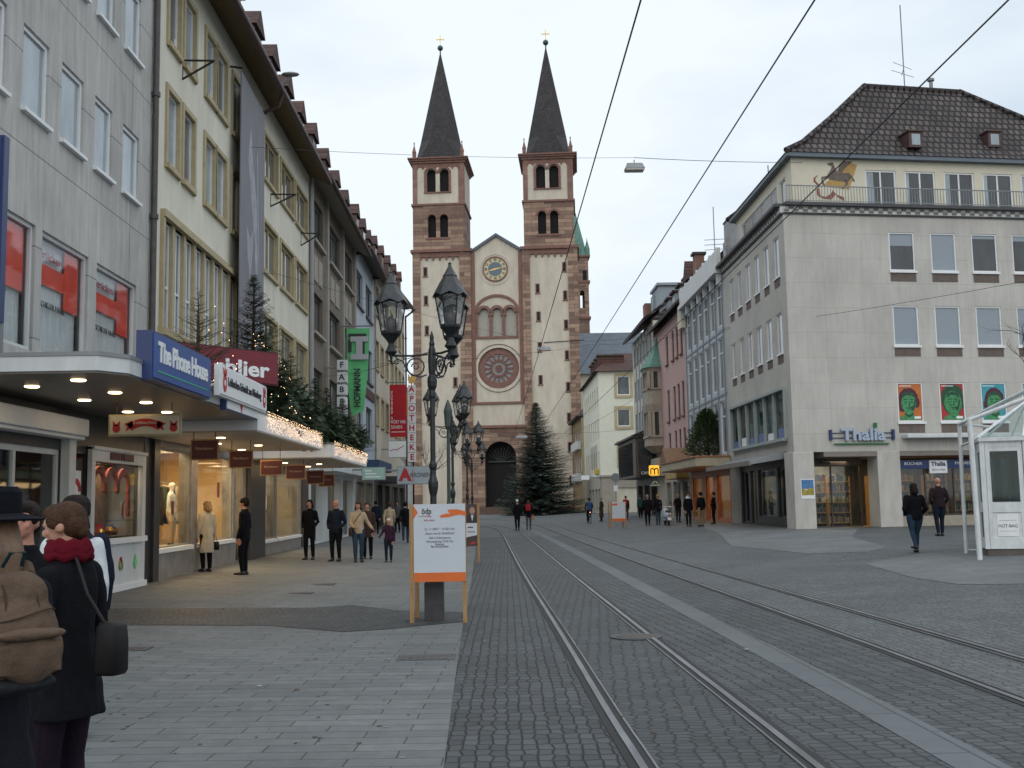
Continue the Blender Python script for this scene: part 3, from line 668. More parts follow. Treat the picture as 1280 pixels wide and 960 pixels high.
bh = thing('background_house','pale grey house behind the bare tree, left of the cathedral','house',(-16,152,0))
fb_ = Fr(-24,152,0); zz = onY(515,507,152).z; bw = [(u,u+1.1,v,v+1.9) for u in (1.2,3.6,6,8.4,10.8) for v in (4.5,8.2,11.6) if v+2 < zz]
bb_ = MB(); bb_.wall(fb_,0,12.6,0,zz,bw,.2); bb_.box((-24,152.3,0),(-11.5,164,zz-.01)); bb_.build('front_wall', mat('grey_render_far',(.33,.34,.33),.9,.15,1), bh)
for h in bw: MB().fb(fb_,h[0]-.02,h[1]+.02,h[2]-.02,h[3]+.02,-.2,-.16).build('window', M['dark'], bh)
bb_ = MB(); bb_.prism([(-24.4,151.6,zz),(-24.4,164.4,zz),(-24.4,158,zz+3.2)],(13,0,0)); bb_.build('roof', M['slate'], bh)

rl = random.Random(77); li = MB(); gu = MB()
for i in range(170):
    x, y = rl.uniform(-6.5, 9), 3.5+rl.random()**1.6*34; r_ = rl.uniform(.012,.04); z = zg(x)+.017; a0 = rl.random()*6
    pts = [(x+r_*rl.uniform(.5,1.2)*math.cos(a0+k*1.25), y+r_*rl.uniform(.5,1.2)*math.sin(a0+k*1.25), z+rl.uniform(0,.008)) for k in range(5)]; li.add(pts, [(0,1,2,3,4)], rl.choice((0,0,0,1,2)))
for i in range(420):
    x, y = rl.uniform(-6.5, -.6), 3.5+rl.random()**1.5*26; r_ = rl.uniform(.012,.024); z = zg(x)+.0115
    gu.add([(x+r_*math.cos(k*.9), y+r_*1.1*math.sin(k*.9), z) for k in range(7)], [tuple(range(7))], rl.choice((0,0,1)))
tag(li.build('litter', [mat('fallen_leaf_brown',(.10,.06,.03),.8,.3), mat('paper_scrap',(.35,.35,.33),.8,.1), mat('leaf_dark',(.03,.025,.02),.8,.2)], loc=(0,15,0), fix=False), 'small brown leaves and paper scraps scattered over the paving', 'litter', None, 'stuff')
tag(gu.build('gum_spots', [mat('old_gum_dark',(.05,.05,.05),.8,.1), mat('old_gum_pale',(.17,.175,.17),.8,.1)], loc=(-3,12,0), fix=False), 'old trodden chewing gum spots on the left pavement slabs', 'gum spots', None, 'stuff')
# ------------------------------------------------------------------ left row of houses (fronts on x = -7)
M['conc'] = brickmat('grey_concrete_panels', (.42,.41,.39), (.45,.435,.41), (.22,.215,.21), 5.9, 1.42, .012, .85, .3, 'xz', 0, 0, .19, .16, offset=0, bdist=.01)
M['cream'] = mat('cream_render', (.67,.635,.525), .9, .10, 1.4, bump=.2, bs=60, sc=(1,1,.3))
M['ochre'] = mat('ochre_stone_frames', (.42,.35,.21), .8, .12, 4, bump=.1)
M['eave'] = mat('ochre_boarded_soffit', (.25,.18,.09), .7, .2, 4, sc=(5,.4,1))
M['gutter'] = mat('brown_gutter', (.07,.035,.03), .5, .2, 6)
M['tile'] = brickmat('red_roof_tiles', (.065,.032,.027), (.10,.046,.037), (.035,.016,.013), .24, .3, .02, .8, .8, 'y0', 0, 0, .25, .25, bdist=.05)
M['dtile'] = brickmat('dark_roof_tiles', (.06,.048,.046), (.115,.092,.086), (.012,.01,.01), .3, .34, .05, .8, 1, 'x0', 0, 0, .25, .25, bdist=.06)
M['taupe'] = mat('taupe_render', (.17,.14,.115), .9, .12, 2, bump=.2, sc=(1,1,.4)); M['taupe_lt'] = mat('pale_stone_strips', (.33,.30,.25), .85, .1, 3)
M['blueren'] = mat('pale_blue_render', (.45,.50,.56), .9, .06, 2, sc=(1,1,.3)); M['ivory'] = mat('ivory_render', (.60,.55,.44), .9, .08, 2, sc=(1,1,.3))
M['white'] = mat('white_paint', (.75,.76,.76), .45, .05, 3); M['whiteg'] = mat('weathered_white_paint', (.58,.60,.60), .5, .12, 3, sc=(1,1,.3))
M['greymet'] = mat('grey_metal', (.22,.23,.24), .45, .1, 3, metal=.3); M['browndk'] = mat('dark_brown_frames', (.06,.045,.035), .5, .15)
M['pane_l'] = panemat('pale_curtained_pane', (.30,.35,.38)); M['pane_d'] = panemat('dark_pane', (.035,.04,.045), .5); M['pane_m'] = panemat('grey_pane', (.12,.135,.14), .4)
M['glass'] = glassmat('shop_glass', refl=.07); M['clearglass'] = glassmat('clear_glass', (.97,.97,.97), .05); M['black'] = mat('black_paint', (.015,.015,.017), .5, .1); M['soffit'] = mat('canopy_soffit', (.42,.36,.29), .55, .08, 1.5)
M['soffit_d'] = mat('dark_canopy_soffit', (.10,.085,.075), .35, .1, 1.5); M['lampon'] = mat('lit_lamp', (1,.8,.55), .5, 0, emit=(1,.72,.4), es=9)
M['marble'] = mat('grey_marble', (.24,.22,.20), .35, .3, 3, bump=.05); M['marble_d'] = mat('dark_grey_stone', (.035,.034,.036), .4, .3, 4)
M['warmwall'] = mat('warm_shop_wall', (.62,.44,.24), .8, .12, .8); M['wood'] = mat('pine_wood', (.44,.25,.09), .6, .25, 5, sc=(6,6,.6)); M['shopfloor'] = mat('shop_floor', (.28,.19,.1), .5, .1)
M['red'] = mat('red_paint', (.42,.02,.02), .5, .12); M['navy'] = mat('navy_sign', (.015,.035,.13), .35, .05); M['blue'] = mat('blue_sign_face', (.02,.075,.28), .3, .05)
M['maroon'] = mat('maroon_board', (.075,.012,.014), .6, .12); M['green'] = mat('green_banner_cloth', (.13,.50,.20), .8, .1, 2); M['teal'] = mat('green_line', (.02,.35,.22), .4, 0)
M['txtw'] = mat('white_letters', (.78,.8,.8), .5, 0); M['txtk'] = mat('black_letters', (.02,.02,.025), .5, 0); M['txtr'] = mat('red_letters', (.42,.02,.03), .5, 0)
LF = Fr(-7, 0, 90)       # u = y
def roof_gable(parent, y0, y1, xe, ze, pitch, depth, mt, name='roof'):
    b = MB(); h = depth*math.tan(R(pitch))
    for (x0, z0, x1, z1) in ((xe, ze, xe-depth, ze+h), (xe-2*depth, ze, xe-depth, ze+h)):
        b.hexa([(x0,y0,z0),(x0,y1,z0),(x1,y1,z1),(x1,y0,z1),(x0,y0,z0+.15),(x0,y1,z0+.15),(x1,y1,z1+.15),(x1,y0,z1+.15)])
    b.prism([(xe-.8,y0+.02,ze+.1),(xe-2*depth+.8,y0+.02,ze+.1),(xe-depth,y0+.02,ze+h-.6)], (0,.1,0)); b.prism([(xe-.8,y1-.12,ze+.1),(xe-2*depth+.8,y1-.12,ze+.1),(xe-depth,y1-.12,ze+h-.6)], (0,.1,0))
    return b.build(name, mt, parent)
def dormer(roof, x, y, z0, w_, h_, dep, sgn=-1):
    b = MB()
    b.box((x+sgn*dep if sgn<0 else x, y-w_/2, z0), (x if sgn<0 else x+dep, y+w_/2, z0+h_))
    o = b.build('dormer', M['gutter'], roof)
def dormer_roof(roof, x, y, z0, w_, h_, dep, mt=None):
    """small gabled dormer facing +x"""
    b = MB(); e = .12
    b.prism([(x+.1, y-w_/2-e, z0+h_), (x+.1, y+w_/2+e, z0+h_), (x+.1, y, z0+h_+w_*.62)], (-dep, 0, 0), 0)
    b.box((x-dep, y-w_/2, z0-.6), (x, y+w_/2, z0+h_), 1)
    b.box((x-.02, y-w_/2+.1, z0+.15), (x+.02, y+w_/2-.1, z0+h_-.08), 2)
    return b.build('dormer', [mt or M['tile'], M['gutter'], M['pane_d']], roof)
def shell(parent, fr, u0, u1, v1, dep, mt, name='side_wall'):
    b = MB(); P = fr.p
    b.quad(P(u0,0,0),P(u0,v1,0),P(u0,v1,-dep),P(u0,0,-dep)); b.quad(P(u1,0,0),P(u1,0,-dep),P(u1,v1,-dep),P(u1,v1,0)); b.quad(P(u0,0,-dep),P(u0,v1,-dep),P(u1,v1,-dep),P(u1,0,-dep))
    return b.build(name, mt, parent)
def downpipe(parent, fr, u, v0, v1, mt, d=.1, r=.06):
    b = MB(); b.tube([fr.p(u,v0,d), fr.p(u,v1,d)], r, 10)
    v = v0+1.4
    while v < v1: b.tube([fr.p(u,v-.05,d), fr.p(u,v+.05,d)], r*1.4, 10); v += 2.6
    return b.build('downpipe', mt, parent)
# --- grey concrete house
g = thing('concrete_house', 'grey concrete house front with tall pale windows at the left edge, next to the drainpipe', 'house', (-7,15,0))
cols = [(11.5,12.4),(13,13.93),(14.48,15.41),(15.98,16.93),(17.45,18.40),(18.94,19.82),(20.41,21.34)]
rows = [(7.66,8.98),(10.5,11.85)]
hol = [(c0,c1,r0,r1) for c0,c1 in cols for r0,r1 in rows]; sh = [(13.2,14.45,4.05,6.0),(14.7,16.6,4.05,6.0),(16.86,18.8,4.05,6.0),(19.2,21.36,4.05,6.0)]
gf = [(14.6,17.86,.75,2.62),(18.15,18.95,.16,2.6),(19.16,21.68,1.14,2.46)]
MB().wall(LF,10,22.1,3.55,13.6,hol+sh,.12).build('front_wall', M['conc'], g); shell(g,LF,10,22.1,13.6,10,M['conc'])
b = MB(); b.box((-17,10,13.6),(-6.75,22.12,13.85)); b.build('flat_roof', M['greymet'], g)
for i,h in enumerate(hol): window(g, LF, *h, .1, M['white'], M['pane_l'], fw=.07, mu=0, sill=.06, sdep=.08)
MBv = MB()
for h in hol[:0]: pass
for h in sh:
    wd = window(g, LF, *h, .11, M['whiteg'], M['clearglass'], fw=.06)
    u0,u1 = h[0]+.06,h[1]-.06
    # room behind the upper shop window with red advertising panels
    MB().fb(LF,u0,u1,4.1,5.95,-.22,-.2).build('curtain', mat('shop_curtain',(.60,.66,.66),.9,.3,6,sc=(1,9,.3)), wd)
    MB().fb(LF,u1-.62,u1-.03,4.95,5.93,-.155,-.14).build('poster', mat('red_poster',(.75,.06,.025),.6,.15,2), wd)
    MB().fb(LF,u0+.02,u1-.64,5.22,5.55,-.155,-.14).build('poster', mat('red_poster',(.75,.06,.025),.6,.15,2), wd)
    lettering(wd,'Perücken',LF,(u0+u1)/2-.35,5.7,.2,-.135,M['txtr'],width=1.0,th=.004)
    lettering(wd,'SCHILLER HAAR',LF,(u0+u1)/2-.2,4.9,.14,-.135,M['txtk'],width=1.0,th=.004)
# street front below the canopy
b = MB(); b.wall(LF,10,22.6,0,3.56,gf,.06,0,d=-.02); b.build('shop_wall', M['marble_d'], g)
wd = window(g, LF, 14.6,17.86,.75,2.62,.12,M['whiteg'],M['glass'],fw=.09,mu=1)
MB().fb(LF,14.6,17.8,.5,2.7,-2.2,-2.1).build('shop_backdrop', mat('dim_shop_backdrop',(.10,.11,.08),.8,.4,1.2), wd)
b = MB(); b.fb(LF,13.4,18.16,2.84,3.12,.0,.32); b.fb(LF,13.4,18.16,2.78,2.84,.0,.26); b.build('awning_box', M['white'], g, bevel=.02)
b = MB(); b.fb(LF,17.86,18.14,.15,2.84,-.02,.12); b.build('pillar', M['whiteg'], g)
dr = MB().fb(LF,18.2,18.92,.16,2.5,-.12,-.06).build('shop_door', M['browndk'], g)
MB().fb(LF,18.35,18.8,1.0,2.3,-.06,-.04).build('door_poster', M['white'], dr)
b = MB(); b.arc(LF,18.57,1.95,.12,.22,0,PI,-.04,-.03,12); b.fb(LF,18.53,18.62,1.35,1.62,-.04,-.03); b.build('red_emblem', M['red'], dr)
# gingerbread kiosk front
kk = MB(); kk.wall(LF,18.98,21.9,.2,2.72,[(19.14,21.7,1.12,2.48)],.1,0,d=.08); kk.quad(LF.p(18.98,.2,.08),LF.p(18.98,2.72,.08),LF.p(18.98,2.72,0),LF.p(18.98,.2,0)); kk.quad(LF.p(21.9,.2,.08),LF.p(21.9,2.72,.08),LF.p(21.9,2.72,0),LF.p(21.9,.2,0)); kk.fb(LF,18.98,21.9,2.68,2.74,0,.12)
kf = kk.build('stall_front', M['whiteg'], g); lamp('stall_fill_light','AREA',(-7.3,20.4,2.5),26,(1,.7,.42),.4,2,parent=kf)  # the area lamp is an added fill that brightens the stall display
MB().fb(LF,19.1,21.75,1.02,1.12,-.02,.18).build('counter_ledge', M['white'], kf)
MB().fb(LF,18.98,21.92,.15,.26,0,.13).build('base_trim', M['white'], kf)
MB().fb(LF,19.18,21.66,1.14,2.46,.0,.01).build('pane', M['glass'], kf)
MB().fb(LF,19.1,21.7,.9,2.6,-.62,-.6).build('display_back', mat('stall_display',(.2,.12,.08),.8,.6,5), kf)
b = MB()
for c in (19.75,20.4,21.05):
    b.arc(LF,c,2.05,.24,.36,R(-20),R(200),-.1,-.06,14)
    b.fb(LF,c-.36,c-.24,1.5,2.0,-.1,-.06) if c==19.75 else (b.fb(LF,c+.24,c+.36,1.5,2.0,-.1,-.06) if c>21 else None)
b.build('red_garland', mat('red_tinsel',(.40,.05,.03),.7,.3,20), kf)
b = MB(); b.disc(LF,20.9,1.62,.16,.2,-.02,20,0,.01); b.disc(LF,20.9,1.6,.115,.15,-.01,20,1,.012); b.fb(LF,20.86,20.94,1.47,1.74,.002,.008,0); b.build('emblem', [mat('cream_card',(.6,.55,.4),.7,.05), M['red']], kf)
rj = random.Random(3)
for i in range(18):
    u = 19.25+rj.random()*2.3; z = 1.16+.0*i; hh = .08+.14*rj.random(); b = MB()
    if i % 2: b.lathe(LF.p(u,z,-.2-.3*rj.random()), [(.05,0),(.07,hh*.5),(.03,hh)], 8)
    else: b.box((-7.5,u-.06,z),(-7.38,u+.06,z+hh))
    b.build('sweet_package', [M['red'],M['gold'],M['blue'],mat('brown_cake',(.14,.06,.02),.8,.2)][i%4], kf)
b = MB(); b.arc(LF,20.5,.62,.07,.1,0,2*PI,.08,.10,20); 
b.disc(LF,20.5,.72,.05,.05,.08,10,1,.02); b.disc(LF,20.46,.6,.04,.06,.08,10,2,.02); b.disc(LF,20.55,.6,.04,.06,.08,10,0,.02)
b.poly(LF,[(21.2,.62),(21.3,.5),(21.4,.62),(21.3,.78)],.08,.02,2); b.build('painted_ornament', [mat('ornament_gold',(.3,.2,.05),.6,.1),M['red'],M['green']], kf)
b = MB(); b.fb(LF,19.85,20.35,2.53,2.66,.08,.1); b.fb(LF,20.42,20.5,2.53,2.66,.08,.1); b.fb(LF,20.56,21.1,2.53,2.66,.08,.1); b.build('name_plate', M['maroon'], kf)
downpipe(g, LF, 22.12, 3.6, 13.9, mat('dark_drainpipe',(.07,.06,.058),.5,.3,8), .08, .065)
# canopy of the grey house
def canopy(name, label, x0, x1, y0, y1, z0, z1, fas, sof, lights, grp='flat canopies over the shop fronts', chamfer=0):
    t = thing(name, label, 'canopy', (x0, y0, z0), grp); s = 1 if x1 > x0 else -1
    pts = [(x0,y0),(x1-s*chamfer,y0),(x1,y0+chamfer*1.5),(x1,y1),(x0,y1)] if chamfer else [(x0,y0),(x1,y0),(x1,y1),(x0,y1)]
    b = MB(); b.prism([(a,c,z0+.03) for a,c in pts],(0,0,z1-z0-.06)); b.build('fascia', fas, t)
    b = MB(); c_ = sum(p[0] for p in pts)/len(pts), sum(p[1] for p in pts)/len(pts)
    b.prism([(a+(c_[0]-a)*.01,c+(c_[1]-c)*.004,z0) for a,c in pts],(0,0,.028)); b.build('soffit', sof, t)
    b = MB(); b.prism([(a-(c_[0]-a)*.012,c-(c_[1]-c)*.004,z1-.03) for a,c in pts],(0,0,.05)); b.build('top_trim', M['greymet'], t)
    for (x, y) in lights:
        q = MB(); q.lathe((x,y,z0-.014),[(.085,0),(.10,.02)],16); q.build('downlight', M['lampon'], t)
    return t
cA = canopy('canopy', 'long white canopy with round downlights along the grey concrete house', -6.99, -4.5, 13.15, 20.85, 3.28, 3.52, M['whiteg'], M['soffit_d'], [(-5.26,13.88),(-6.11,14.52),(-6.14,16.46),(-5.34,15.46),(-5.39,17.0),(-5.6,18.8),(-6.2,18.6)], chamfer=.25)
for y in (14.5,17.2,19.8): lamp('downlight_glow','AREA',(-5.8,y,3.24),3,(1,.74,.45),.8,parent=cA)
# --- cream house
c = thing('cream_house', 'cream rendered house with ochre window frames and red dormers, second in the left row', 'house', (-7,32,0))
y0, y1 = 22.15, 41.35
R1=(11.78,13.4); R2=(9.05,10.72)
hl = [(u0,u1,r[0],r[1]) for u0,u1 in ((23.12,24.0),(24.34,25.25),(26.2,27.15),(27.3,28.3),(29.0,29.9),(30.1,31.0)) for r in (R1,R2)]
far = [(u0,u1,r[0],r[1]) for u0,u1 in ((33.05,35.15),(35.72,38.02),(38.45,40.82)) for r in ((11.75,13.15),(8.85,10.38),(5.95,7.45))]
strip = (22.95,29.75,5.42,7.8)
gh = [(22.95,25.55,.8,2.92),(26.05,29.6,.8,2.92),(29.9,31.0,.15,2.92),(33.2,35.3,.62,2.75),(35.5,39.7,.62,2.75)]
b = MB(); b.wall(LF,y0,y1,3.5,14.35,hl+far+[strip],.14); b.build('front_wall', M['cream'], c); shell(c,LF,y0,y1,14.3,10,M['cream'])
for i,h in enumerate(hl): window(c, LF, *h, .11, M['white'], M['pane_l'] if i%3 else M['pane_m'], fw=.06, mu=0, sur=.11, surm=M['ochre'], open_=.0 if i%4 else .18)
for h in far: window(c, LF, *h, .12, M['ochre'], M['pane_m'], fw=.10, mu=1, sur=.1, surm=M['ochre'])
# strip of tall windows with ochre mullions
n = 8; b = MB(); u0,u1,v0,v1 = strip
b.fb(LF,u0-.15,u1+.1,v1,v1+.16,-.2,.12); b.fb(LF,u0-.2,u1+.1,v0-.16,v0,-.2,.16); b.fb(LF,u0-.15,u0,v0,v1,-.2,.08)
for i in range(1,n+1): q=u0+(u1-u0)*i/n; b.fb(LF,q-.16,q,v0,v1,-.12,.03)
ss = b.build('mullion_frame', M['ochre'], c)
for i in range(n): window(c, LF, u0+(u1-u0)*i/n+.02, u0+(u1-u0)*(i+1)/n-.18, v0+.02, v1-.02, .11, M['white'], M['pane_m'], fw=.05, mu=1, tr=.4)
b = MB(); b.wall(LF,y0+.45,y1,0,3.52,gh,.3,0,d=-.015); b.build('shop_wall', M['marble'], c)
MB().fb(LF,31.1,33.1,.1,3.5,-.1,.12).build('pillar', M['marble_d'], c); MB().fb(LF,22.55,22.93,.1,3.3,-.1,.05).build('pillar', M['marble_d'], c)
# eaves, gutter, roof
b = MB(); b.quad((-7.0,y0,14.3),(-7.0,y1,14.3),(-6.25,y1,13.95),(-6.25,y0,13.95)); b.hexa([(-7,y0,14.3),(-7,y1,14.3),(-6.25,y1,13.95),(-6.25,y0,13.95),(-7,y0,14.4),(-7,y1,14.4),(-6.25,y1,14.1),(-6.25,y0,14.1)]); b.build('soffit', M['eave'], c)
b = MB(); b.tube([(-6.2,y0,14.02),(-6.2,y1,14.02)],.10,10); b.build('gutter', M['gutter'], c)
rf = roof_gable(c, y0, y1, -6.25, 14.05, 52, 5.0, M['tile'])
for y in (24.2,27.2,30.0,32.8,35.3,37.9,40.5): dormer_roof(rf, -7.15, y, 15.2, 1.1, 1.1, 2.2)
b = MB(); b.tube([(-6.2,31.9,13.95),(-6.35,32.0,13.6),(-6.85,32.05,13.4),(-6.88,32.05,12.9)],.06,8); b.build('downpipe', M['gutter'], c)
downpipe(c, LF, 41.3, 3.5, 14, M['greymet'], .08, .05)
# shop rooms
def shoproom(parent, u0, u1, v0, v1, dep, fr, wallm, energy, col=(1,.68,.36), floor=None):
    b = MB(); P=fr.p; a,e=u0-.3,u1+.3
    b.quad(P(a,v0-.05,-dep),P(e,v0-.05,-dep),P(e,v1+.3,-dep),P(a,v1+.3,-dep)); b.quad(P(a,v0-.05,-.36),P(a,v1+.3,-.36),P(a,v1+.3,-dep),P(a,v0-.05,-dep)); b.quad(P(e,v0-.05,-.36),P(e,v0-.05,-dep),P(e,v1+.3,-dep),P(e,v1+.3,-.36)); b.quad(P(a,v1+.3,-.36),P(e,v1+.3,-.36),P(e,v1+.3,-dep),P(a,v1+.3,-dep))
    b.quad(P(a,v0-.05,-.3),P(e,v0-.05,-.3),P(e,v0-.05,-dep),P(a,v0-.05,-dep),1)
    o = b.build('shop_interior', [wallm, floor or M['shopfloor']], parent, fix=False)
    if energy:
        q = P((u0+u1)/2, v1+.22, -dep*.5); lamp('shop_or_fill_light','AREA',q,energy,col,(u1-u0)*.7,dep*.6,rot=(0,0,R(fr.deg)),parent=o)
        n=max(2,int((u1-u0)/.8))
        for i in range(n):
            z = MB(); z.lathe(P(u0+(u1-u0)*(i+.5)/n,v1+.2,-.7),[(.05,0),(.07,.06)],10); z.build('spotlight', M['lampon'], o)
    return o
i1 = shoproom(c,22.95,31.0,.8,2.92,2.4,LF,M['warmwall'],420); i2 = shoproom(c,33.2,39.7,.62,2.75,2.2,LF,mat('beige_shop_wall',(.42,.36,.27),.8,.2,1.2),230,(1,.70,.42))
for h in gh:
    if h[0] == 29.9: window(c, LF, *h, .3, M['browndk'], M['glass'], fw=.08, mu=1, name='door') if False else None
    wd = window(c, LF, *h, .12, M['greymet'], M['glass'], fw=.045)
    if h[0] != 29.9: MB().fb(LF,h[0]-.02,h[1]+.02,h[2]-.09,h[2]+.004,-.12,.05).build('sill', M['white'], wd)
lamp('shop_window_glow','AREA',(-6.6,26.3,3.0),75,(1,.66,.34),.7,6,rot=(0,R(-25),0),parent=c)
lamp('shop_window_glow','AREA',(-6.6,36.3,2.95),30,(1,.7,.42),.6,6,rot=(0,R(-25),0),parent=c)
for (u,v,h_) in ((24.1,1.2,.8),(24.8,1.2,.65),(28.9,1.3,.9),(34.4,1.0,.7),(37.5,1.1,1.0)):
    MB().fb(LF,u-.2,u+.2,v,v+h_,-1.9,-1.88).build('wall_picture', [M['ochre'],M['wood'],M['maroon']][int(u)%3], i1 if u<31 else i2)
for (u,v,d) in ((23.5,2.3,-1.1),(24.4,1.75,-1.6),(25.0,2.45,-.8),(26.6,2.3,-1.2),(28.4,2.35,-1.0),(29.2,1.9,-1.7)):
    q = MB(); q.ell(LF.p(u,v,d),.05,.05,.06,10,8); q = q.build('pendant_bulb', M['lampon'], i1); MB().tube([LF.p(u,v+.07,d),LF.p(u,3.1,d)],.005,4).build('cord', M['black'], q)
def rack(room, fr, u0, u1, v, d, n, seed):
    rr = random.Random(seed); q = MB(); q.tube([fr.p(u0,v,d),fr.p(u1,v,d)],.012,6); q.tube([fr.p(u0,v,d),fr.p(u0,v-1.45,d)],.012,6); q.tube([fr.p(u1,v,d),fr.p(u1,v-1.45,d)],.012,6); q = q.build('clothes_rack', M['chromeish'], room)
    for k in range(n):
        u = u0+(u1-u0)*(k+.5)/n; L_ = .7+.4*rr.random(); t_ = .035; w_ = .2+.04*rr.random(); g2 = MB()
        g2.prism([fr.p(u-t_,v-.06,d),fr.p(u-t_,v-.14,d+w_),fr.p(u-t_,v-L_,d+w_*1.15),fr.p(u-t_,v-L_+.03*rr.random(),d-w_*1.1),fr.p(u-t_,v-.14,d-w_)], fr.U*t_*1.6)
        g2.build('hanging_garment', [CMAT(x) for x in ((.02,.02,.025),(.3,.2,.12),(.12,.02,.025),(.03,.05,.1),(.4,.36,.3),(.07,.1,.05))][rr.randrange(6)], q)
def CMAT(c): return mat('garment_%d_%d'%(int(c[0]*100),int(c[2]*100)), c, .9, .25, 8, spec=.15)
M['chromeish'] = mat('rack_tube',(.4,.4,.4),.3,0,metal=.8)
rack(i1, LF, 23.1, 24.6, 2.35, -1.9, 13, 1); rack(i1, LF, 27.4, 29.3, 2.3, -1.5, 15, 2); rack(i2, LF, 33.6, 35.0, 2.2, -1.6, 11, 3); rack(i2, LF, 36.0, 38.8, 2.2, -1.7, 20, 4)
for (u,v,w_,h_,mm) in ((23.3,1.0,.35,.5,'white'),(25.2,1.5,.2,.3,'red'),(26.3,.85,.5,.35,'white'),(29.3,1.9,.25,.4,'red'),(33.5,.8,.4,.55,'white'),(36.9,1.0,.4,.3,'maroon'),(39.2,1.9,.3,.4,'white')):
    MB().fb(LF,u,u+w_,v,v+h_,-.38,-.375).build('price_card', M[mm], i1 if u<31 else i2)
# shelves with folded clothes on the back wall
for u in (26.4,27.3,28.2):
    b = MB()
    for v in (1.2,1.65,2.1,2.5): b.fb(LF,u-.38,u+.38,v,v+.04,-2.35,-1.95)
    s_ = b.build('shelf', M['wood'], i1)
    for v in (1.24,1.69,2.14):
        for k in range(3):
            MB().fb(LF,u-.32+k*.23,u-.13+k*.23,v,v+.12+.1*((k*7+int(v*9))%3),-2.3,-2.0).build('folded_clothes', [M['navy'],M['maroon'],M['white'],M['ochre']][(k+int(u*3)+int(v*5))%4], s_)
cB = canopy('canopy','white canopy dotted with fairy lights, between the gingerbread sign and the next canopy', -6.98,-4.5,20.87,28.5,3.06,3.46,M['white'],M['soffit'],[(-6.31,27.45),(-5.6,22.5),(-6.2,24.6),(-5.5,25.6)])
cC = canopy('canopy','farther white canopy with fairy lights and a fir garland, past the row of maroon signs', -6.98,-4.5,30.2,38.6,2.93,3.34,M['white'],M['soffit'],[(-6.3,32.98),(-5.5,34.5),(-6.2,36.5)])
for cc,ya,yb,zz in ((cB,21,28.5,3.0),(cC,30.2,38.5,2.9)):
    for y in (ya+1.5,(ya+yb)/2,yb-1.5): lamp('downlight_glow','AREA',(-5.8,y,zz),9,(1,.7,.4),.9,parent=cc)
MB().fb(LF,39.9,41.2,.15,2.9,-.3,.03).build('shop_entrance', M['browndk'], c)
# --- taupe house
t = thing('taupe_house','narrow taupe house with pale stone strips, third in the left row','house',(-7,48,0))
cl = [(42.1,44.75),(46.3,49.7),(50.9,54.0)]
hl = [(a,b_,v0,v1) for a,b_ in cl for v0,v1 in ((8.4,10.0),(12.05,13.75))]+[(a,b_,5.4,7.0) for a,b_ in cl]
b = MB(); b.wall(LF,41.38,55.15,3.4,14.6,hl,.25); b.build('front_wall', M['taupe'], t); shell(t,LF,41.38,55.15,14.5,10,M['taupe'])
for h in hl: window(t, LF, *h, .2, M['browndk'], M['pane_m'], fw=.12, mu=1, sill=.12, sm=M['taupe_lt'], sdep=.16)
for u in (41.5,45.5,50.3,54.6): MB().fb(LF,u,u+.42,3.4,14.5,-.05,.10).build('stone_strip', M['taupe_lt'], t)
for a,b_ in cl:
    for k in (.12,.55): MB().fb(LF,a+(b_-a)*k,a+(b_-a)*(k+.33),10.45,11.5,-.02,.04).build('panel', M['taupe_lt'], t)
gd = [(42.0,44.8,.2,2.8),(46.2,49.8,.6,2.8),(50.8,54.2,.2,2.8)]
b = MB(); b.wall(LF,41.38,55.15,0,3.42,gd,.4,0,d=-.01); b.build('shop_wall', M['whiteg'], t)
it = shoproom(t,42,54.2,.25,2.8,2.5,LF,mat('beige_shop_wall',(.42,.36,.27),.8,.2,1.2),45,(1,.8,.55))
for h in gd: window(t, LF, *h, .35, M['greymet'], M['glass'], fw=.06, mu=1)
MB().fb(LF,42.5,54.8,2.95,3.35,0,.9).build('awning', M['whiteg'], t)
# --- pale blue house
p_ = thing('pale_blue_house','narrow pale blue house behind the green banner, fourth in the left row','house',(-7,59,0))
hl = [(a,b_,v0,v1) for a,b_ in ((55.7,58.5),(59.9,62.9)) for v0,v1 in ((12.0,13.85),(8.4,10.3),(5.2,7.0))]
b = MB(); b.wall(LF,55.18,63.6,3.4,15.0,hl,.25); b.build('front_wall', M['blueren'], p_); shell(p_,LF,55.18,63.6,14.9,10,M['blueren'])
for h in hl: window(p_, LF, *h, .2, M['browndk'], M['pane_m'], fw=.12, mu=1, sill=.1, sm=M['browndk'])
MB().fb(LF,55.2,63.6,7.5,8.0,0,.08).build('maroon_band', M['maroon'], p_)
gd = [(55.8,59,.3,2.8),(59.8,63,.3,2.8)]
b = MB(); b.wall(LF,55.18,63.6,0,3.42,gd,.4,0,d=-.01); b.build('shop_wall', M['marble'], p_); shoproom(p_,55.8,63,.3,2.8,2,LF,mat('beige_shop_wall',(.42,.36,.27),.8,.2,1.2),30,(1,.85,.6))
for h in gd: window(p_, LF, *h, .35, M['greymet'], M['glass'], fw=.06, mu=1)
MB().box((-7,56,3.4),(-5.9,62.8,3.9)).build('blue_awning', mat('blue_awning_cloth',(.03,.06,.13),.8,.2), p_)
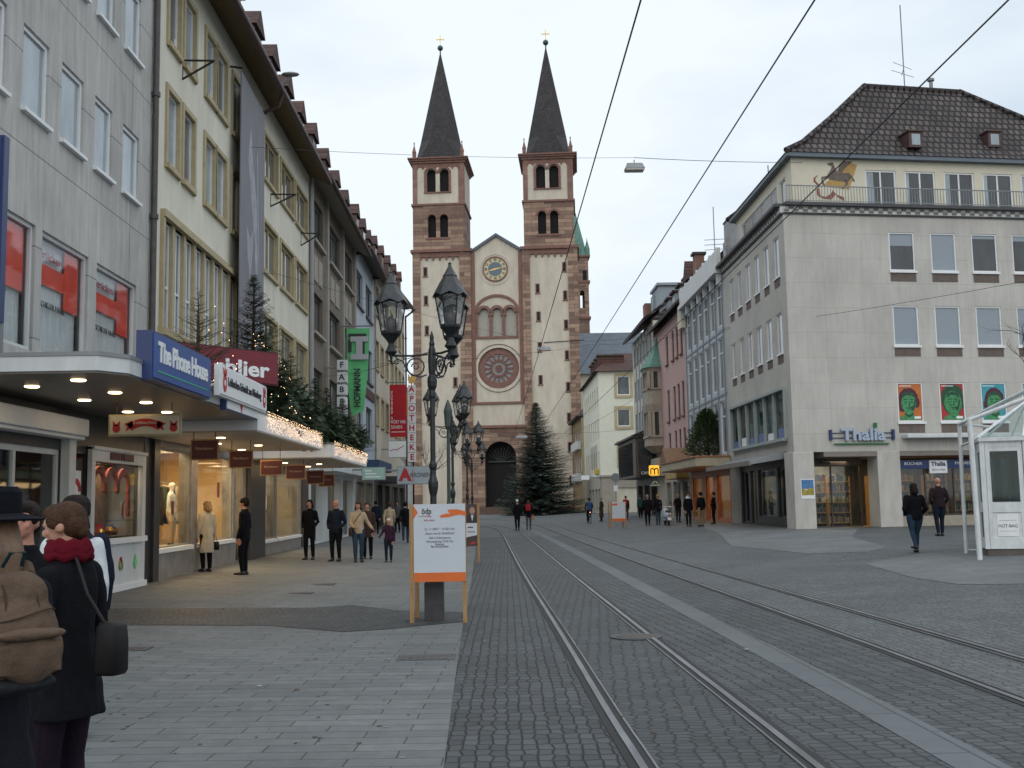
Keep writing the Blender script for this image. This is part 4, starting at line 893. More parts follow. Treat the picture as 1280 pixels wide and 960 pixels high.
# --- ivory house at the end
e = thing('ivory_house','ivory house with rows of small windows at the far end of the left row','house',(-7,75,0))
hl=[]
for k,u in enumerate((64.6,67.6,70.6,74.2,77.2,80.2,83.4)):
    for v0,v1 in ((13.0,14.7),(9.7,11.4),(6.4,8.1)): hl.append((u,u+1.7,v0,v1))
b = MB(); b.wall(LF,63.62,85.9,3.4,16.4,hl,.25); b.build('front_wall', M['ivory'], e); shell(e,LF,63.62,85.9,16.3,10,M['ivory'])
for h in hl: window(e, LF, *h, .2, M['browndk'], M['pane_m'], fw=.1, mu=1, sur=.12, surm=M['ochre'])
gd=[(65,68.5,.3,2.8),(69.5,73,.3,2.8),(75,79,.3,2.8),(80.5,84.5,.3,2.8)]
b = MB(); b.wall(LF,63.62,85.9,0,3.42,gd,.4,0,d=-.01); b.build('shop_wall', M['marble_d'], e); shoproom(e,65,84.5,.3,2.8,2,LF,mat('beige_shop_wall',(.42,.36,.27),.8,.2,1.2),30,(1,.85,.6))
for h in gd: window(e, LF, *h, .35, M['greymet'], M['glass'], fw=.06, mu=1)
downpipe(e, LF, 85.7, .2, 16.4, M['browndk'], .12, .07); downpipe(e, LF, 63.75, 3.4, 15, M['greymet'], .1, .05)
b = MB(); b.tube([LF.p(85.7,16.3,.12),LF.p(85.7,16.6,.5),LF.p(85.7,16.9,.85)],.07,8); b.build('downpipe', M['browndk'], e)
MB().box((-7,66,2.95),(-5.6,72,3.3)).build('dark_awning', M['marble_d'], e)
for hs,a,b_,ze,ym in ((t,41.4,55.2,14.25,(43.2,46.4,49.6,52.8)),(p_,55.22,63.6,14.7,(57,60,62.6)),(e,63.65,86.2,None,(66,70,74.5,79,83.5))):
    z0_ = ze or 15.0; z1_ = ze or 16.9
    q = MB(); q.hexa([(-7,a,z0_+.3),(-7,b_,z1_+.3),(-6.25,b_,z1_),(-6.25,a,z0_),(-7,a,z0_+.42),(-7,b_,z1_+.42),(-6.25,b_,z1_+.12),(-6.25,a,z0_+.12)]); q.build('soffit', M['browndk'] if hs is not t else M['taupe_lt'], hs)
    q = MB(); q.tube([(-6.2,a,z0_+.05),(-6.2,b_,z1_+.05)],.1,8); q.build('gutter', M['gutter'], hs)
    q = MB(); h_ = 4.6*math.tan(R(50))
    for s_ in (0,1):
        xa = -6.25 if s_==0 else -6.25-9.2
        q.hexa([(xa,a,z0_),(xa,b_,z1_),(-10.85,b_,z1_+h_),(-10.85,a,z0_+h_),(xa,a,z0_+.15),(xa,b_,z1_+.15),(-10.85,b_,z1_+h_+.15),(-10.85,a,z0_+h_+.15)])
    q.prism([(-6.6,b_-.15,z1_+.1),(-15,b_-.15,z1_+.1),(-10.85,b_-.15,z1_+h_-.2)],(0,.12,0))
    r_ = q.build('roof', M['tile'], hs)
    for y in ym: dormer_roof(r_, -7.1, y, (z0_+(z1_-z0_)*(y-a)/(b_-a))+1.15, 1.1, 1.0, 2.0)
# --- signs on the left
def boxsign(name, label, cat, fr, u0, u1, v0, v1, d0, d1, face, side, grp=None, trim=None):
    t = thing(name, label, cat, fr.p((u0+u1)/2, v0, (d0+d1)/2), grp)
    MB().fb(fr,u0,u1,v0,v1,min(d0,d1),max(d0,d1)-.02).build('casing', side, t); MB().fb(fr,u0+.03,u1-.03,v0+.03,v1-.03,max(d0,d1)-.02,max(d0,d1)).build('face', face, t)
    return t
CFr = Fr(-4.5, 0, 90)
s = boxsign('shop_sign','blue illuminated box sign reading The Phone House on the canopy edge','sign',CFr,14.0,16.85,3.29,3.93,-.08,.15,M['blue'],M['navy'])
lettering(s,'The Phone House',CFr,15.4,3.66,.36,.152,M['txtw'],width=2.45,bold=.012,spacing=.9)
MB().fb(CFr,14.15,16.65,3.405,3.425,.15,.156).build('green_line', M['teal'], s)
s = boxsign('shop_sign','white sign with red emblems reading Lebkuchen-Schmidt, beside the blue box sign','sign',CFr,17.22,20.75,3.4,3.9,.1,.2,M['white'],M['white'])
lettering(s,'Lebkuchen-Schmidt aus Nürnberg',CFr,18.95,3.66,.2,.202,M['txtk'],width=2.5)
for u in (17.5,20.5):
    b = MB(); b.disc(CFr,u,3.62,.12,.15,.2,16,0,.006); b.poly(CFr,[(u-.1,3.74),(u-.12,3.86),(u-.04,3.8),(u,3.88),(u+.04,3.8),(u+.12,3.86),(u+.1,3.74)],.2,.006); b.disc(CFr,u,3.62,.05,.05,.206,10,1,.003); b.build('emblem', [M['red'],M['white']], s)
s = boxsign('shop_sign','blue-sided white box sign with a small emblem, tucked under the gingerbread sign','sign',CFr,18.0,20.4,3.23,3.42,.0,.12,M['white'],M['navy'])
b = MB(); b.poly(CFr,[(18.9,3.40),(19.1,3.40),(19.0,3.25)],.12,.006); b.build('emblem', M['txtr'], s)
a_ = Fr(-5.88,20.5,math.degrees(math.atan2(1.8,1.48)))
s = boxsign('shop_sign','dark red board with white serif letters ending in chlier, between the fir trees','sign',a_,0,2.35,4.08,4.76,-.1,0,M['maroon'],M['maroon'])
s.children[1].data.materials[0] = mat('crimson_board',(.17,.008,.018),.45,.1)
lettering(s,'chlier',a_,1.42,4.36,.42,.002,M['txtw'],width=1.35,bold=.012)
a_ = Fr(-7.3,13.3,0)
s = boxsign('shop_sign','tall dark blue vertical box sign at the left edge of the photo','sign',a_,-.3,1.27,3.95,6.3,-.16,0,M['navy'],M['navy']); MB().box((-6.2,13.4,3.5),(-6.05,13.5,4.0)).build('bracket', M['greymet'], s)
a_ = Fr(-6.0,17,0)
s = boxsign('shop_sign','cream hanging sign with a red ribbon and two red rabbits, under the first canopy','sign',a_,.03,1.15,2.76,3.1,-.06,0,mat('cream_card',(.6,.55,.4),.7,.05),M['ochre'])
b = MB(); b.arc(a_,.6,2.55,.36,.48,R(55),R(125),0,.006,12); b.poly(a_,[(.3,2.84),(.42,2.9),(.4,3.0),(.28,2.95),(.33,2.91)],0,.006); b.poly(a_,[(.9,2.84),(.78,2.9),(.8,3.0),(.92,2.95),(.87,2.91)],0,.006)
for u in (.16,1.04):
    b.disc(a_,u,2.88,.06,.065,0,14,0,.006); b.poly(a_,[(u-.05,2.92),(u-.055,3.0),(u-.01,2.95),(u+.01,2.95),(u+.055,3.0),(u+.05,2.92)],0,.006)
b.build('emblem', M['red'], s); lettering(s,'Lebkuchen',a_,.6,2.965,.07,.007,mat('cream_card',(.6,.55,.4),.7,.05),width=.34)
MB().tube([a_.p(.15,3.1,-.03),a_.p(.15,3.28,-.03)],.008,5).build('hanger', M['black'], s); MB().tube([a_.p(1.0,3.1,-.03),a_.p(1.0,3.28,-.03)],.008,5).build('hanger', M['black'], s)
# hanging maroon boards
hb = [(238,273,549,575,20.8),(286,316,563,585,23.8),(325,353,575,594,27.0),(357,382,581,599,30.4),(383,405,588,605,33.6),(398,418,593,608,36.6)]
od = ['nearest','second','third','fourth','fifth','farthest']
for i,(xa,xb,ya,yb,Y) in enumerate(hb):
    p0 = onY(xa,ya,Y); p1 = onY(xb,yb,Y); f_ = Fr(p0.x,Y,0); w_ = p1.x-p0.x
    s = boxsign('hanging_sign','%s of the six small maroon boards hanging under the white canopies'%od[i],'sign',f_,0,w_,p1.z,p0.z,-.03,0,M['maroon'],mat('gilt_edge',(.35,.2,.08),.5,.1),'maroon boards hanging under the canopies')
    for u in (.06,w_-.06): MB().tube([f_.p(u,p0.z,-.015),f_.p(u,3.07 if i<3 else 2.95,-.015)],.008,5).build('hanger', M['black'], s)
    lettering(s,'Nordstern',f_,w_/2,(p0.z+p1.z)/2+.02,.08,.002,mat('gilt_letters',(.4,.3,.2),.5,0),width=w_*.62,th=.002)
# green banner
p0 = onY(433,411,50); p1 = onY(464,520,50); f_ = Fr(p0.x,50,0); W_ = p1.x-p0.x
s = thing('banner','bright green cloth banner with a grey H and black HOFMANN lettering','banner',f_.p(0,p1.z,0))
b = MB(); n=16
Lf=[]; Rt=[]
for i in range(n+1):
    k=i/n; v=p0.z+(p1.z-p0.z)*k; Lf.append(Vector(f_.p(.0+.22*k**2.2+.03*math.sin(k*7),v,.06*math.sin(k*6)))); Rt.append(Vector(f_.p(W_-.04-.28*k**1.3,v-.1*(k>.9)+.35*k,.10*math.sin(k*6+1.5))))
for i in range(n): b.hexa([Lf[i],Rt[i],Rt[i+1],Lf[i+1],Lf[i]+Vector((0,.02,0)),Rt[i]+Vector((0,.02,0)),Rt[i+1]+Vector((0,.02,0)),Lf[i+1]+Vector((0,.02,0))])
b.build('cloth', M['green'], s, smooth=False); MB().tube([(-7,50,p0.z+.12),f_.p(W_+.05,p0.z+.12,0)],.035,6).build('pole', M['greymet'], s)
b = MB(); z=p0.z
b.fb(f_,.2,W_-.12,z-.62,z-.38,.1,.13); b.fb(f_,.2,W_-.12,z-1.45,z-1.2,.12,.15); b.fb(f_,.45,.75,z-1.2,z-.62,.11,.14); b.build('letter_h', mat('grey_print',(.4,.41,.42),.7,.05), s)
b = MB(); b.fb(f_,.1,W_-.2,z-.38,z-.25,.1,.125); b.fb(f_,.1,.25,z-1.1,z-.5,.1,.125); b.fb(f_,.75,.85,z-1.2,z-.62,.1,.125); b.build('letter_shadow', M['txtk'], s)
lettering(s,'HOFMANN',f_,.52,z-2.75,.42,.14,M['txtk'],width=1.75,rot=PI/2,bold=.012,th=.005)
# letter cubes FABER
s = thing('letter_sign','column of white letter cubes reading FABER beside the green banner','sign',(-6.6,45,5.5))
for i,ch in enumerate('FABER'):
    p0 = onY(421,450+i*15.4,45); f_=Fr(p0.x,45,0); cbe = MB().fb(f_,0,.4,p0.z-.42,p0.z,-.4,0).build('letter_cube', M['whiteg'], s, bevel=.02)
    lettering(cbe,ch,f_,.2,p0.z-.21,.34,.002,M['txtk'],bold=.008)
MB().tube([(-6.99,45.2,7.3),(-6.5,45.2,7.3)],.03,6).build('bracket', M['greymet'], s); MB().tube([(-6.42,45.2,4.9),(-6.42,45.2,7.4)],.03,6).build('pole', M['greymet'], s)
# red banner, script board, pharmacy column, pharmacy box
Y=70; p0=onY(487,481,Y); p1=onY(508.5,546,Y); f_=Fr(p0.x,Y,0); W_=p1.x-p0.x
s = thing('banner','plain red banner with small white lettering at its foot, beside the pharmacy column','banner',f_.p(0,p1.z,0))
MB().fb(f_,0,W_,p1.z,p0.z,-.02,.02).build('cloth', mat('red_banner_cloth',(.42,.012,.02),.8,.1), s); MB().tube([(-7,Y,p0.z+.15),f_.p(W_,p0.z+.15,0)],.04,6).build('pole', M['greymet'], s)
lettering(s,'HÖRT HIN',f_,W_/2,p1.z+.95,.3,.022,M['txtw'],width=.9); lettering(s,'SEHEN',f_,W_*.4,p1.z+.62,.3,.022,M['txtw'],width=.7); lettering(s,'SOMMER IN',f_,.12,p0.z-1.4,.18,.022,M['txtw'],width=2,rot=-PI/2)
MB().fb(f_,.1,W_-.1,p1.z+.3,p1.z+.34,.02,.024).build('white_line', M['txtw'], s)
Y=68; p0=onY(485,551,Y); p1=onY(508,572,Y); f_=Fr(p0.x,Y,0)
s = boxsign('shop_sign','pale board with a red handwritten flourish, below the red banner','sign',f_,0,p1.x-p0.x,p1.z,p0.z,-.15,0,M['white'],M['greymet'])
b = MB(); b.tube([f_.p(.12,(p0.z+p1.z)/2-.1,.01),f_.p(.4,(p0.z+p1.z)/2+.02,.01),f_.p(.5,(p0.z+p1.z)/2-.05,.01),f_.p(1.0,(p0.z+p1.z)/2+.22,.01)],.02,5); b.build('flourish', M['txtr'], s); MB().tube([(-7,Y+.05,(p0.z+p1.z)/2),f_.p(0,(p0.z+p1.z)/2,-.08)],.04,5).build('bracket', M['greymet'], s)
Y=72; p0=onY(509.5,481,Y); p1=onY(520,578,Y)
s = thing('letter_sign','tall white column of red letters spelling APOTHEKE with a gold crown on top','sign',(p0.x,Y,p1.z))
hh=(p0.z-p1.z)/8; f_=Fr(p0.x,Y,0); W_=p1.x-p0.x
for i,ch in enumerate('APOTHEKE'):
    q = MB().fb(f_,0,W_,p0.z-hh*(i+.93),p0.z-hh*i,-.2,0).build('letter_tile', M['white'], s); lettering(q,ch,f_,W_/2,p0.z-hh*(i+.47),hh*.82,.002,M['txtr'],bold=.015)
b = MB(); b.fb(f_,.05,W_-.05,p0.z+.1,p0.z+.3,-.15,-.05); b.poly(f_,[(.0,p0.z+.3),(.05,p0.z+.75),(.18,p0.z+.5),(.3,p0.z+.85),(.42,p0.z+.5),(.54,p0.z+.75),(.55,p0.z+.3)],-.12,.05); b.build('crown', M['gold'], s)
MB().tube([f_.p(W_/2,p1.z-1.2,-.1),f_.p(W_/2,p0.z+.2,-.1)],.05,6).build('pole', M['greymet'], s); MB().tube([(-7,Y+.1,p1.z+1),f_.p(0,p1.z+1,-.1)],.04,6).build('bracket', M['greymet'], s)
MB().fb(f_,-.35,-.02,p1.z+3.1,p1.z+4.6,-.1,-.05).build('yellow_plate', mat('yellow_plate',(.55,.36,.03),.6,.1), s)
Y=56; p0=onY(496,583,Y); p1=onY(538,605,Y); f_=Fr(p0.x,Y,0); W_=p1.x-p0.x
s = boxsign('shop_sign','long grey box sign with a red pharmacy A and KRONEN, left of the tall lamp','sign',f_,0,W_,p1.z,p0.z,-.25,0,mat('pale_grey_sign',(.36,.42,.45),.5,.05),M['greymet'])
lettering(s,'A',f_,.42,(p0.z+p1.z)/2,.8,.002,M['txtr'],bold=.05); lettering(s,'KRONEN',f_,W_-.5,(p0.z+p1.z)/2,.32,.002,M['txtk'],width=1.0); MB().fb(f_,.8,.83,p1.z+.1,p0.z-.1,0,.004).build('divider', M['txtr'], s); MB().tube([(-7,Y+.1,p0.z-.2),f_.p(0,p0.z-.2,-.12)],.05,6).build('bracket', M['greymet'], s)
Y=47; p0=onY(452,584,Y); p1=onY(482,600,Y); f_=Fr(p0.x,Y,0); W_=p1.x-p0.x
s = boxsign('shop_sign','pale green sign board with faint lettering at the end of the canopies','sign',f_,0,W_,p1.z,p0.z,-.12,0,mat('mint_sign',(.33,.50,.42),.6,.08),M['greymet'])
MB().tube([(-7,Y+.05,p0.z-.1),f_.p(0,p0.z-.1,-.06)],.04,5).build('bracket', M['greymet'], s)
b = MB()
for i in range(3): b.fb(f_,.15,W_-.2-.2*i,p1.z+.12+i*.13,p1.z+.17+i*.13,0,.004)
b.build('faint_lines', M['txtw'], s)
Y=62; p0=onY(487,580,Y); p1=onY(494,595,Y)
# long fashion banner on the cream house
s = thing('banner','tall grey banner with a pale blurred figure hanging on the cream house','banner',(-6.7,30.2,4))
f_ = Fr(-6.72,0,90); b = MB(); pts=[(28.75,13.4),(28.7,4.1),(31.72,4.1),(31.72,13.25),(30.3,13.3)]
b.poly(f_,pts,0,.03); b.build('cloth', mat('grey_banner_cloth',(.21,.205,.225),.8,.12,.8,sc=(1,1,.4)), s)
b = MB(); b.poly(f_,[(29.6,11.2),(29.9,12.2),(30.2,11.3),(30.7,10.3),(30.9,8.4),(31.1,6.6),(31.0,5.2),(30.75,7.0),(30.5,9.0),(30.0,10.2)],.03,.003); b.poly(f_,[(29.5,9.3),(29.9,9.0),(30.3,9.4),(30.2,8.6),(29.9,7.8),(29.6,8.5)],.03,.003); b.poly(f_,[(30.7,11.6),(30.8,11.8),(31.0,9.5),(31.1,7.4),(30.9,9.2)],.03,.003)
b.build('printed_figure', mat('banner_print',(.33,.34,.37),.8,.25,2), s); MB().tube([(-7,28.7,13.5),(-6.65,28.7,13.45)],.03,6).build('bracket', M['black'], s); MB().tube([(-7,31.8,13.3),(-6.65,31.8,13.3)],.03,6).build('bracket', M['black'], s)
M['panelpale'] = mat('pale_grey_green_metal', (.30,.34,.33), .5, .1, 3)
M['pierstone'] = mat('pale_pier_stone', (.47,.45,.41), .85, .12, 3, bump=.1, sc=(1,1,.3))
M['tile2'] = brickmat('dark_side_tiles', (.06,.048,.046), (.10,.08,.075), (.012,.01,.01), .3, .34, .05, .8, 1, 'y0', 0, 0, .25, .25, bdist=.06)
# ------------------------------------------------------------------ right row (fronts on x = 12.2, facing -x) : u = -y
RF = Fr(12.2, 0, -90)
TF = Fr(12.2, 44.6, 8)      # the bookshop's front to the camera
M['thal'] = brickmat('limestone_panels', (.47,.45,.41), (.49,.47,.43), (.39,.37,.335), 1.9, 1.05, .010, .85, .2, 'xz', 0, 0, .09, .12, offset=0, bdist=.008)
M['brownp'] = mat('brown_stone_sill_panel', (.13,.10,.085), .8, .2, 5); M['creamp'] = mat('pale_yellow_render', (.62,.58,.46), .9, .06, 2)
M['pink'] = mat('pink_render', (.50,.33,.31), .9, .08, 2, sc=(1,1,.3)); M['greybl'] = mat('grey_blue_panels', (.27,.315,.345), .6, .08, 1.5); M['greybl2'] = mat('pale_blue_spandrel', (.40,.45,.48), .5, .08, 2)
M['bluefr'] = mat('grey_blue_mullion', (.19,.23,.26), .5, .1); M['blind'] = mat('closed_blind', (.27,.31,.35), .6, .06, 3, sc=(1,1,14)); M['panelgrey'] = mat('chequer_grey', (.22,.195,.17), .8, .1)
M['orangefront'] = mat('orange_wood_front', (.36,.13,.045), .55, .2, 3); M['stone'] = mat('beige_stone', (.34,.30,.24), .85, .15, 3)  # first: even orange-brown colour for shop front and canopy trim
def YW(y0, y1): return (-y1, -y0)
T = thing('bookshop_building', 'large corner building of pale limestone panels with brown tiled roof over the bookshop', 'building', (12.2,44.6,0))
sideh = []
for r0, r1 in ((10.97,12.72),(7.68,9.42)):
    for y in (45.5,47.28,49.06,50.85,52.63,54.42): sideh.append((-(y+.92),-y,r0,r1))
bigw = (-55.85,-45.45,4.05,6.15)
ROW = [(4.66,5.82),(6.56,7.72),(8.45,9.63),(10.35,11.5),(12.25,13.4),(14.15,15.3)]
fronth = [(a,b_,v0,v1) for v0,v1 in ((11.06,12.72),(7.87,9.56),(4.66,6.31)) for a,b_ in ROW]
b = MB(); b.wall(RF,-56.8,-44.6,3.45,13.45,sideh+[bigw],.14); b.wall(TF,0,17,3.45,13.45,fronth,.12); b.build('stone_wall', M['thal'], T)
b = MB(); P = TF.p; b.quad(P(17,0),P(17,13.45),P(17,13.45,-14),P(17,0,-14)); b.quad((12.2,56.8,0),(12.2,56.8,13.4),(26,56.8,13.4),(26,56.8,0)); b.build('side_wall', M['thal'], T)
for h in sideh:
    window(T, RF, *h, .1, M['white'], M['pane_l'], fw=.06, mu=0, sill=.07, sdep=.06)
    MB().fb(RF,h[0]+.02,h[1]-.02,h[2]-.42,h[2]-.08,-.02,.012).build('sill_panel', M['brownp'], T)
k = 0
for h in fronth:
    k += 1; isp = h[2] < 5; q = k-13
    wd = window(T, TF, *h, .09, M['white'], (M['blind'] if h[2] < 9 or k == 2 else M['pane_d']), fw=.06, sill=.09, sm=M['white'], sdep=.07)
    MB().fb(TF,h[0],h[1],h[2]-.46,h[2]-.1,-.02,.012).build('sill_panel', M['brownp'], T)
    if isp and q < 3:
        u0,u1,v0,v1 = h[0]+.07,h[1]-.07,h[2]+.07,h[3]-.07
        bgm = [mat('poster_orange',(.50,.14,.03),.6,.15,3),mat('poster_crimson',(.38,.03,.03),.6,.15,3),mat('poster_turquoise',(.05,.30,.36),.6,.1,3)][q]
        po = MB().fb(TF,u0,u1,v0,v1,-.065,-.05).build('poster', bgm, wd)
        cu, cv = (u0+u1)/2 - (.06 if q==0 else -.04), (v0+v1)/2 - .05
        gm = mat('poster_green',(.05,.24,.09),.6,.5,7); dm = mat('poster_hair_purple',(.07,.015,.03),.6,.3,8); km = mat('poster_shadow_green',(.015,.07,.03),.6,.3,6)
        rp_ = random.Random(q+40)
        def blob(rx, ry, jaw=0, wob=.0, cx=0, cy=0, n=34, a0=0, a1=2*PI): return [(cu+cx+rx*math.cos(a)*(1-jaw*max(0,-math.sin(a))**1.5)+rp_.uniform(-wob,wob), cv+cy+ry*math.sin(a)+rp_.uniform(-wob,wob)) for a in [a0+(a1-a0)*k/n for k in range(n)]]
        cl_ = lambda ps: [(min(max(a,u0+.01),u1-.01), min(max(c,v0+.01),v1-.01)) for a, c in ps]
        b = MB(); b.poly(TF,cl_(blob(.44 if q != 1 else .52,.50 if q != 1 else .66,.05,.022,0,.16)),-.05,.003)
        if q != 1: b.poly(TF,cl_(blob(.2,.3,0,.03,-.3,-.05)),-.05,.0035); b.poly(TF,cl_(blob(.16,.22,0,.03,.33,.02)),-.05,.0035)
        b.build('poster_hair', dm if q != 1 else km, wd)
        b = MB(); b.poly(TF,cl_([(cu-.5,v0),(cu-.42,v0+.12),(cu-.17,v0+.24),(cu-.15,cv-.2),(cu+.16,cv-.2),(cu+.18,v0+.24),(cu+.42,v0+.1),(cu+.5,v0)]),-.0462,.003); b.poly(TF,cl_(blob(.335 if q != 1 else .40,.46 if q != 1 else .54,.32,.004,.0,-.02)),-.0455,.004); b.build('poster_face', gm, wd)
        b = MB(); b.poly(TF,cl_([(cu+.02,cv-.1),(cu+.12,cv-.28),(cu+.22,cv-.3),(cu+.31,cv-.02),(cu+.33,cv+.2),(cu+.25,cv+.1),(cu+.22,cv-.08),(cu+.12,cv-.16)]),-.041,.002)
        b.poly(TF,cl_([(cu-.3,cv+.22),(cu-.1,cv+.34),(cu+.15,cv+.33),(cu+.32,cv+.2),(cu+.24,cv+.44),(cu,cv+.5),(cu-.24,cv+.42)]),-.041,.002)
        for s_ in (-1,1):
            b.poly(TF,[(cu+s_*.05,cv+.12),(cu+s_*.12,cv+.16),(cu+s_*.23,cv+.13),(cu+s_*.22,cv+.17),(cu+s_*.11,cv+.205),(cu+s_*.05,cv+.16)],-.041,.002); b.poly(TF,[(cu+s_*.06,cv+.05),(cu+s_*.13,cv+.085),(cu+s_*.2,cv+.05),(cu+s_*.13,cv+.025)],-.041,.002)
        b.poly(TF,[(cu+.01,cv+.08),(cu+.035,cv+.08),(cu+.06,cv-.07),(cu+.03,cv-.1),(cu-.05,cv-.085),(cu-.01,cv-.07)],-.041,.002); b.poly(TF,[(cu-.13,cv-.18),(cu-.03,cv-.165),(cu+.02,cv-.175),(cu+.12,cv-.18),(cu+.06,cv-.22),(cu-.05,cv-.225)],-.041,.002); b.poly(TF,[(cu-.06,cv-.27),(cu+.06,cv-.27),(cu+.03,cv-.295),(cu-.03,cv-.295)],-.041,.002)
        b.poly(TF,cl_([(cu-.2,v0+.24),(cu-.15,cv-.3),(cu+.16,cv-.31),(cu+.2,v0+.24),(cu,v0+.1)]),-.0445,.002)
        b.build('poster_features', km, wd); b = MB(); b.fb(TF,u0+.05,u0+.6,v1-.09,v1-.06,-.05,-.045); b.fb(TF,u1-.35,u1-.06,v0+.06,v0+.16,-.045,-.04); b.build('poster_caption', M['txtw'], wd)
lamp('shop_or_fill_light','AREA',(14.2,47.6,3.1),45,(1,.85,.65),1.5,2.5,parent=T)  # added fill lamp brightening the zone behind the side shop windows
rb_ = random.Random(5)
for h in fronth:
    if h[2] > 10: MB().fb(TF,h[0]+.07,h[1]-.07,h[3]-.07-(h[3]-h[2])*rb_.choice((.08,.18,.3,.12)),h[3]-.065,-.075,-.066).build('roller_blind', M['blind'], T)
# shop band windows on the side
b = MB(); u0,u1,v0,v1 = bigw
for i in range(7):
    q = u0+(u1-u0)*i/6; b.fb(RF,q-.05,q+.05,v0,v1,-.1,.12)
b.fb(RF,u0,u1,v1-.05,v1+.05,-.1,.2); b.fb(RF,u0,u1,v0-.08,v0+.05,-.1,.2); fr_ = b.build('band_window_frame', M['panelpale'], T)
MB().fb(RF,u0,u1,v0,v1,-.02,.0).build('pane', M['glass'], fr_)
MB().fb(RF,u0,u1,v0,v1,-1.3,-1.2).build('room_backdrop', mat('pale_green_room',(.22,.27,.24),.8,.5,2), fr_)
for i in range(6):
    q = u0+(u1-u0)*(i+.5)/6
    MB().fb(RF,q-.55,q+.55,v0+.02,v0+.38+.1*(i%2),.005,.02).build('window_sticker', [M['blue'],M['white'],M['blue'],M['blue'],M['white'],M['blue']][i], fr_)
    MB().fb(RF,q-.2,q+.25,v0+.2,v0+1.0+.15*(i%3),-.6,-.3).build('display_stand', [M['greymet'],M['white'],M['green'],M['maroon'],M['ochre'],M['white']][i], fr_)
    if i%2==0: MB().fb(RF,q-.5,q-.1,v0+.3,v1-.2,-.2,-.15).build('hanging_banner', M['whiteg'], fr_)
# cornice with chequer band, terrace and railing
b = MB()
for fr,u0,u1 in ((RF,-56.8,-44.6),(TF,0,17)):
    b.fb(fr,u0-.2 if fr is RF else u0,u1+(.0 if fr is RF else .2),13.72,13.85,-1.5,.36); b.fb(fr,u0,u1,13.40,13.46,-.2,.08)
b.build('cornice', mat('dark_cornice',(.06,.06,.062),.6,.15), T)
b = MB()
for fr,u0,u1 in ((RF,-56.7,-44.6),(TF,0,17)):
    b.fb(fr,u0,u1,13.46,13.72,-.2,.12,0); n=int((u1-u0)/.42)
    for i in range(n): b.fb(fr,u0+i*.42,u0+i*.42+.21,13.48,13.59,.12,.135,1); b.fb(fr,u0+i*.42+.21,u0+i*.42+.42,13.59,13.70,.12,.135,1)
b.build('chequer_band', [M['whiteg'],M['panelgrey']], T)
def railing(parent, fr, u0, u1, v0, v1, d, step=.13, name='railing'):
    b = MB(); b.fb(fr,u0,u1,v1-.04,v1,d-.02,d+.02); b.fb(fr,u0,u1,v0+.08,v0+.11,d-.012,d+.012); n=int((u1-u0)/step)
    for i in range(n+1): q=u0+(u1-u0)*i/n; b.fb(fr,q-.01,q+.01,v0,v1-.04,d-.01,d+.01)
    return b.build(name, M['greymet'], parent)
railing(T,TF,.1,17,13.85,14.6,.2); railing(T,RF,-50.5,-44.7,13.85,14.6,.2)
b = MB(); b.fb(RF,-56.2,-52.2,13.85,14.9,.05,.07); b.build('glass_screen', M['pane_l'], T)
# penthouse
A8 = R(8); UU = Vector((math.cos(A8), math.sin(A8), 0)); NN = Vector((math.sin(A8), -math.cos(A8), 0))
pc = Vector((12.2,44.6,0)) + UU*1.0 - NN*1.25; PT = Fr(pc.x, pc.y, 8); PS = Fr(pc.x, 0, -90)
pu = PT.m(1081,212)[0]; ph = [(pu+i*1.86, pu+i*1.86+1.43, 13.9, PT.m(1100,213)[1]) for i in range(7)]
yy0 = pc.y; shl = [(-(yy0+1.0+i*1.9+1.0), -(yy0+1.0+i*1.9), 14.0, 15.7) for i in range(5)]
b = MB(); b.wall(PT,0,16,13.85,16.3,ph,.12); b.wall(PS,-(56.8),-yy0,13.85,16.3,shl,.12); b.build('penthouse_wall', M['creamp'], T)
for h in ph:
    window(T, PT, *h, .1, M['white'], M['pane_d'], fw=.07, mu=1); w1 = rb_.uniform(.12,.35)
    MB().fb(PT,h[0]+.08,h[0]+.08+w1,h[2]+.08,h[3]-.08,-.082,-.074).build('curtain', M['pane_l'], T)
for h in shl: window(T, PS, *h, .1, M['white'], M['pane_m'], fw=.06)
b = MB(); b.hexa([tuple(PT.p(-.3,16.24,.3)),tuple(PT.p(17,16.24,.3)),tuple(PT.p(17,16.24,-13)),(pc.x-.3,57.2,16.24),tuple(PT.p(-.3,16.42,.3)),tuple(PT.p(17,16.42,.3)),tuple(PT.p(17,16.42,-13)),(pc.x-.3,57.2,16.42)]); b.build('eaves_board', mat('blue_grey_eaves',(.13,.16,.19),.6,.1), T)
# hipped roof with bell-cast foot
E0 = [PT.p(-.35,16.42,.35), PT.p(17.2,16.42,.35), PT.p(17.2,16.42,-12.2), Vector((pc.x-.35,57.4,16.42))]
r0 = onY(1081,108,49.3); r1 = onY(1198,115,50.2)
def ringat(f, z): 
    c0, c1 = Vector((r0.x, r0.y, z)), Vector((r1.x, r1.y, z)); tg = [c0, c1, c1+Vector((0,1.5,0)), c0+Vector((0,3,0))]
    return [Vector((e.x+(t.x-e.x)*f, e.y+(t.y-e.y)*f, z)) for e, t in zip(E0, tg)]
RG = [ringat(0,16.42), ringat(.2,16.42+(r0.z-16.42)*.14), ringat(.55,16.42+(r0.z-16.42)*.5), ringat(1,r0.z)]
b = MB()
for a_, c_ in zip(RG[:-1], RG[1:]):
    for i in range(4): b.quad(a_[i], a_[(i+1)%4], c_[(i+1)%4], c_[i])
b.quad(*RG[-1])
rfo = b.build('tiled_roof', M['dtile'], T)
b = MB()
for i in range(4): b.tube([g_[i]+Vector((0,0,.05)) for g_ in RG], .13, 6)
b.tube([RG[-1][0],RG[-1][1]],.14,6); b.build('ridge_tiles', M['dtile'], rfo)
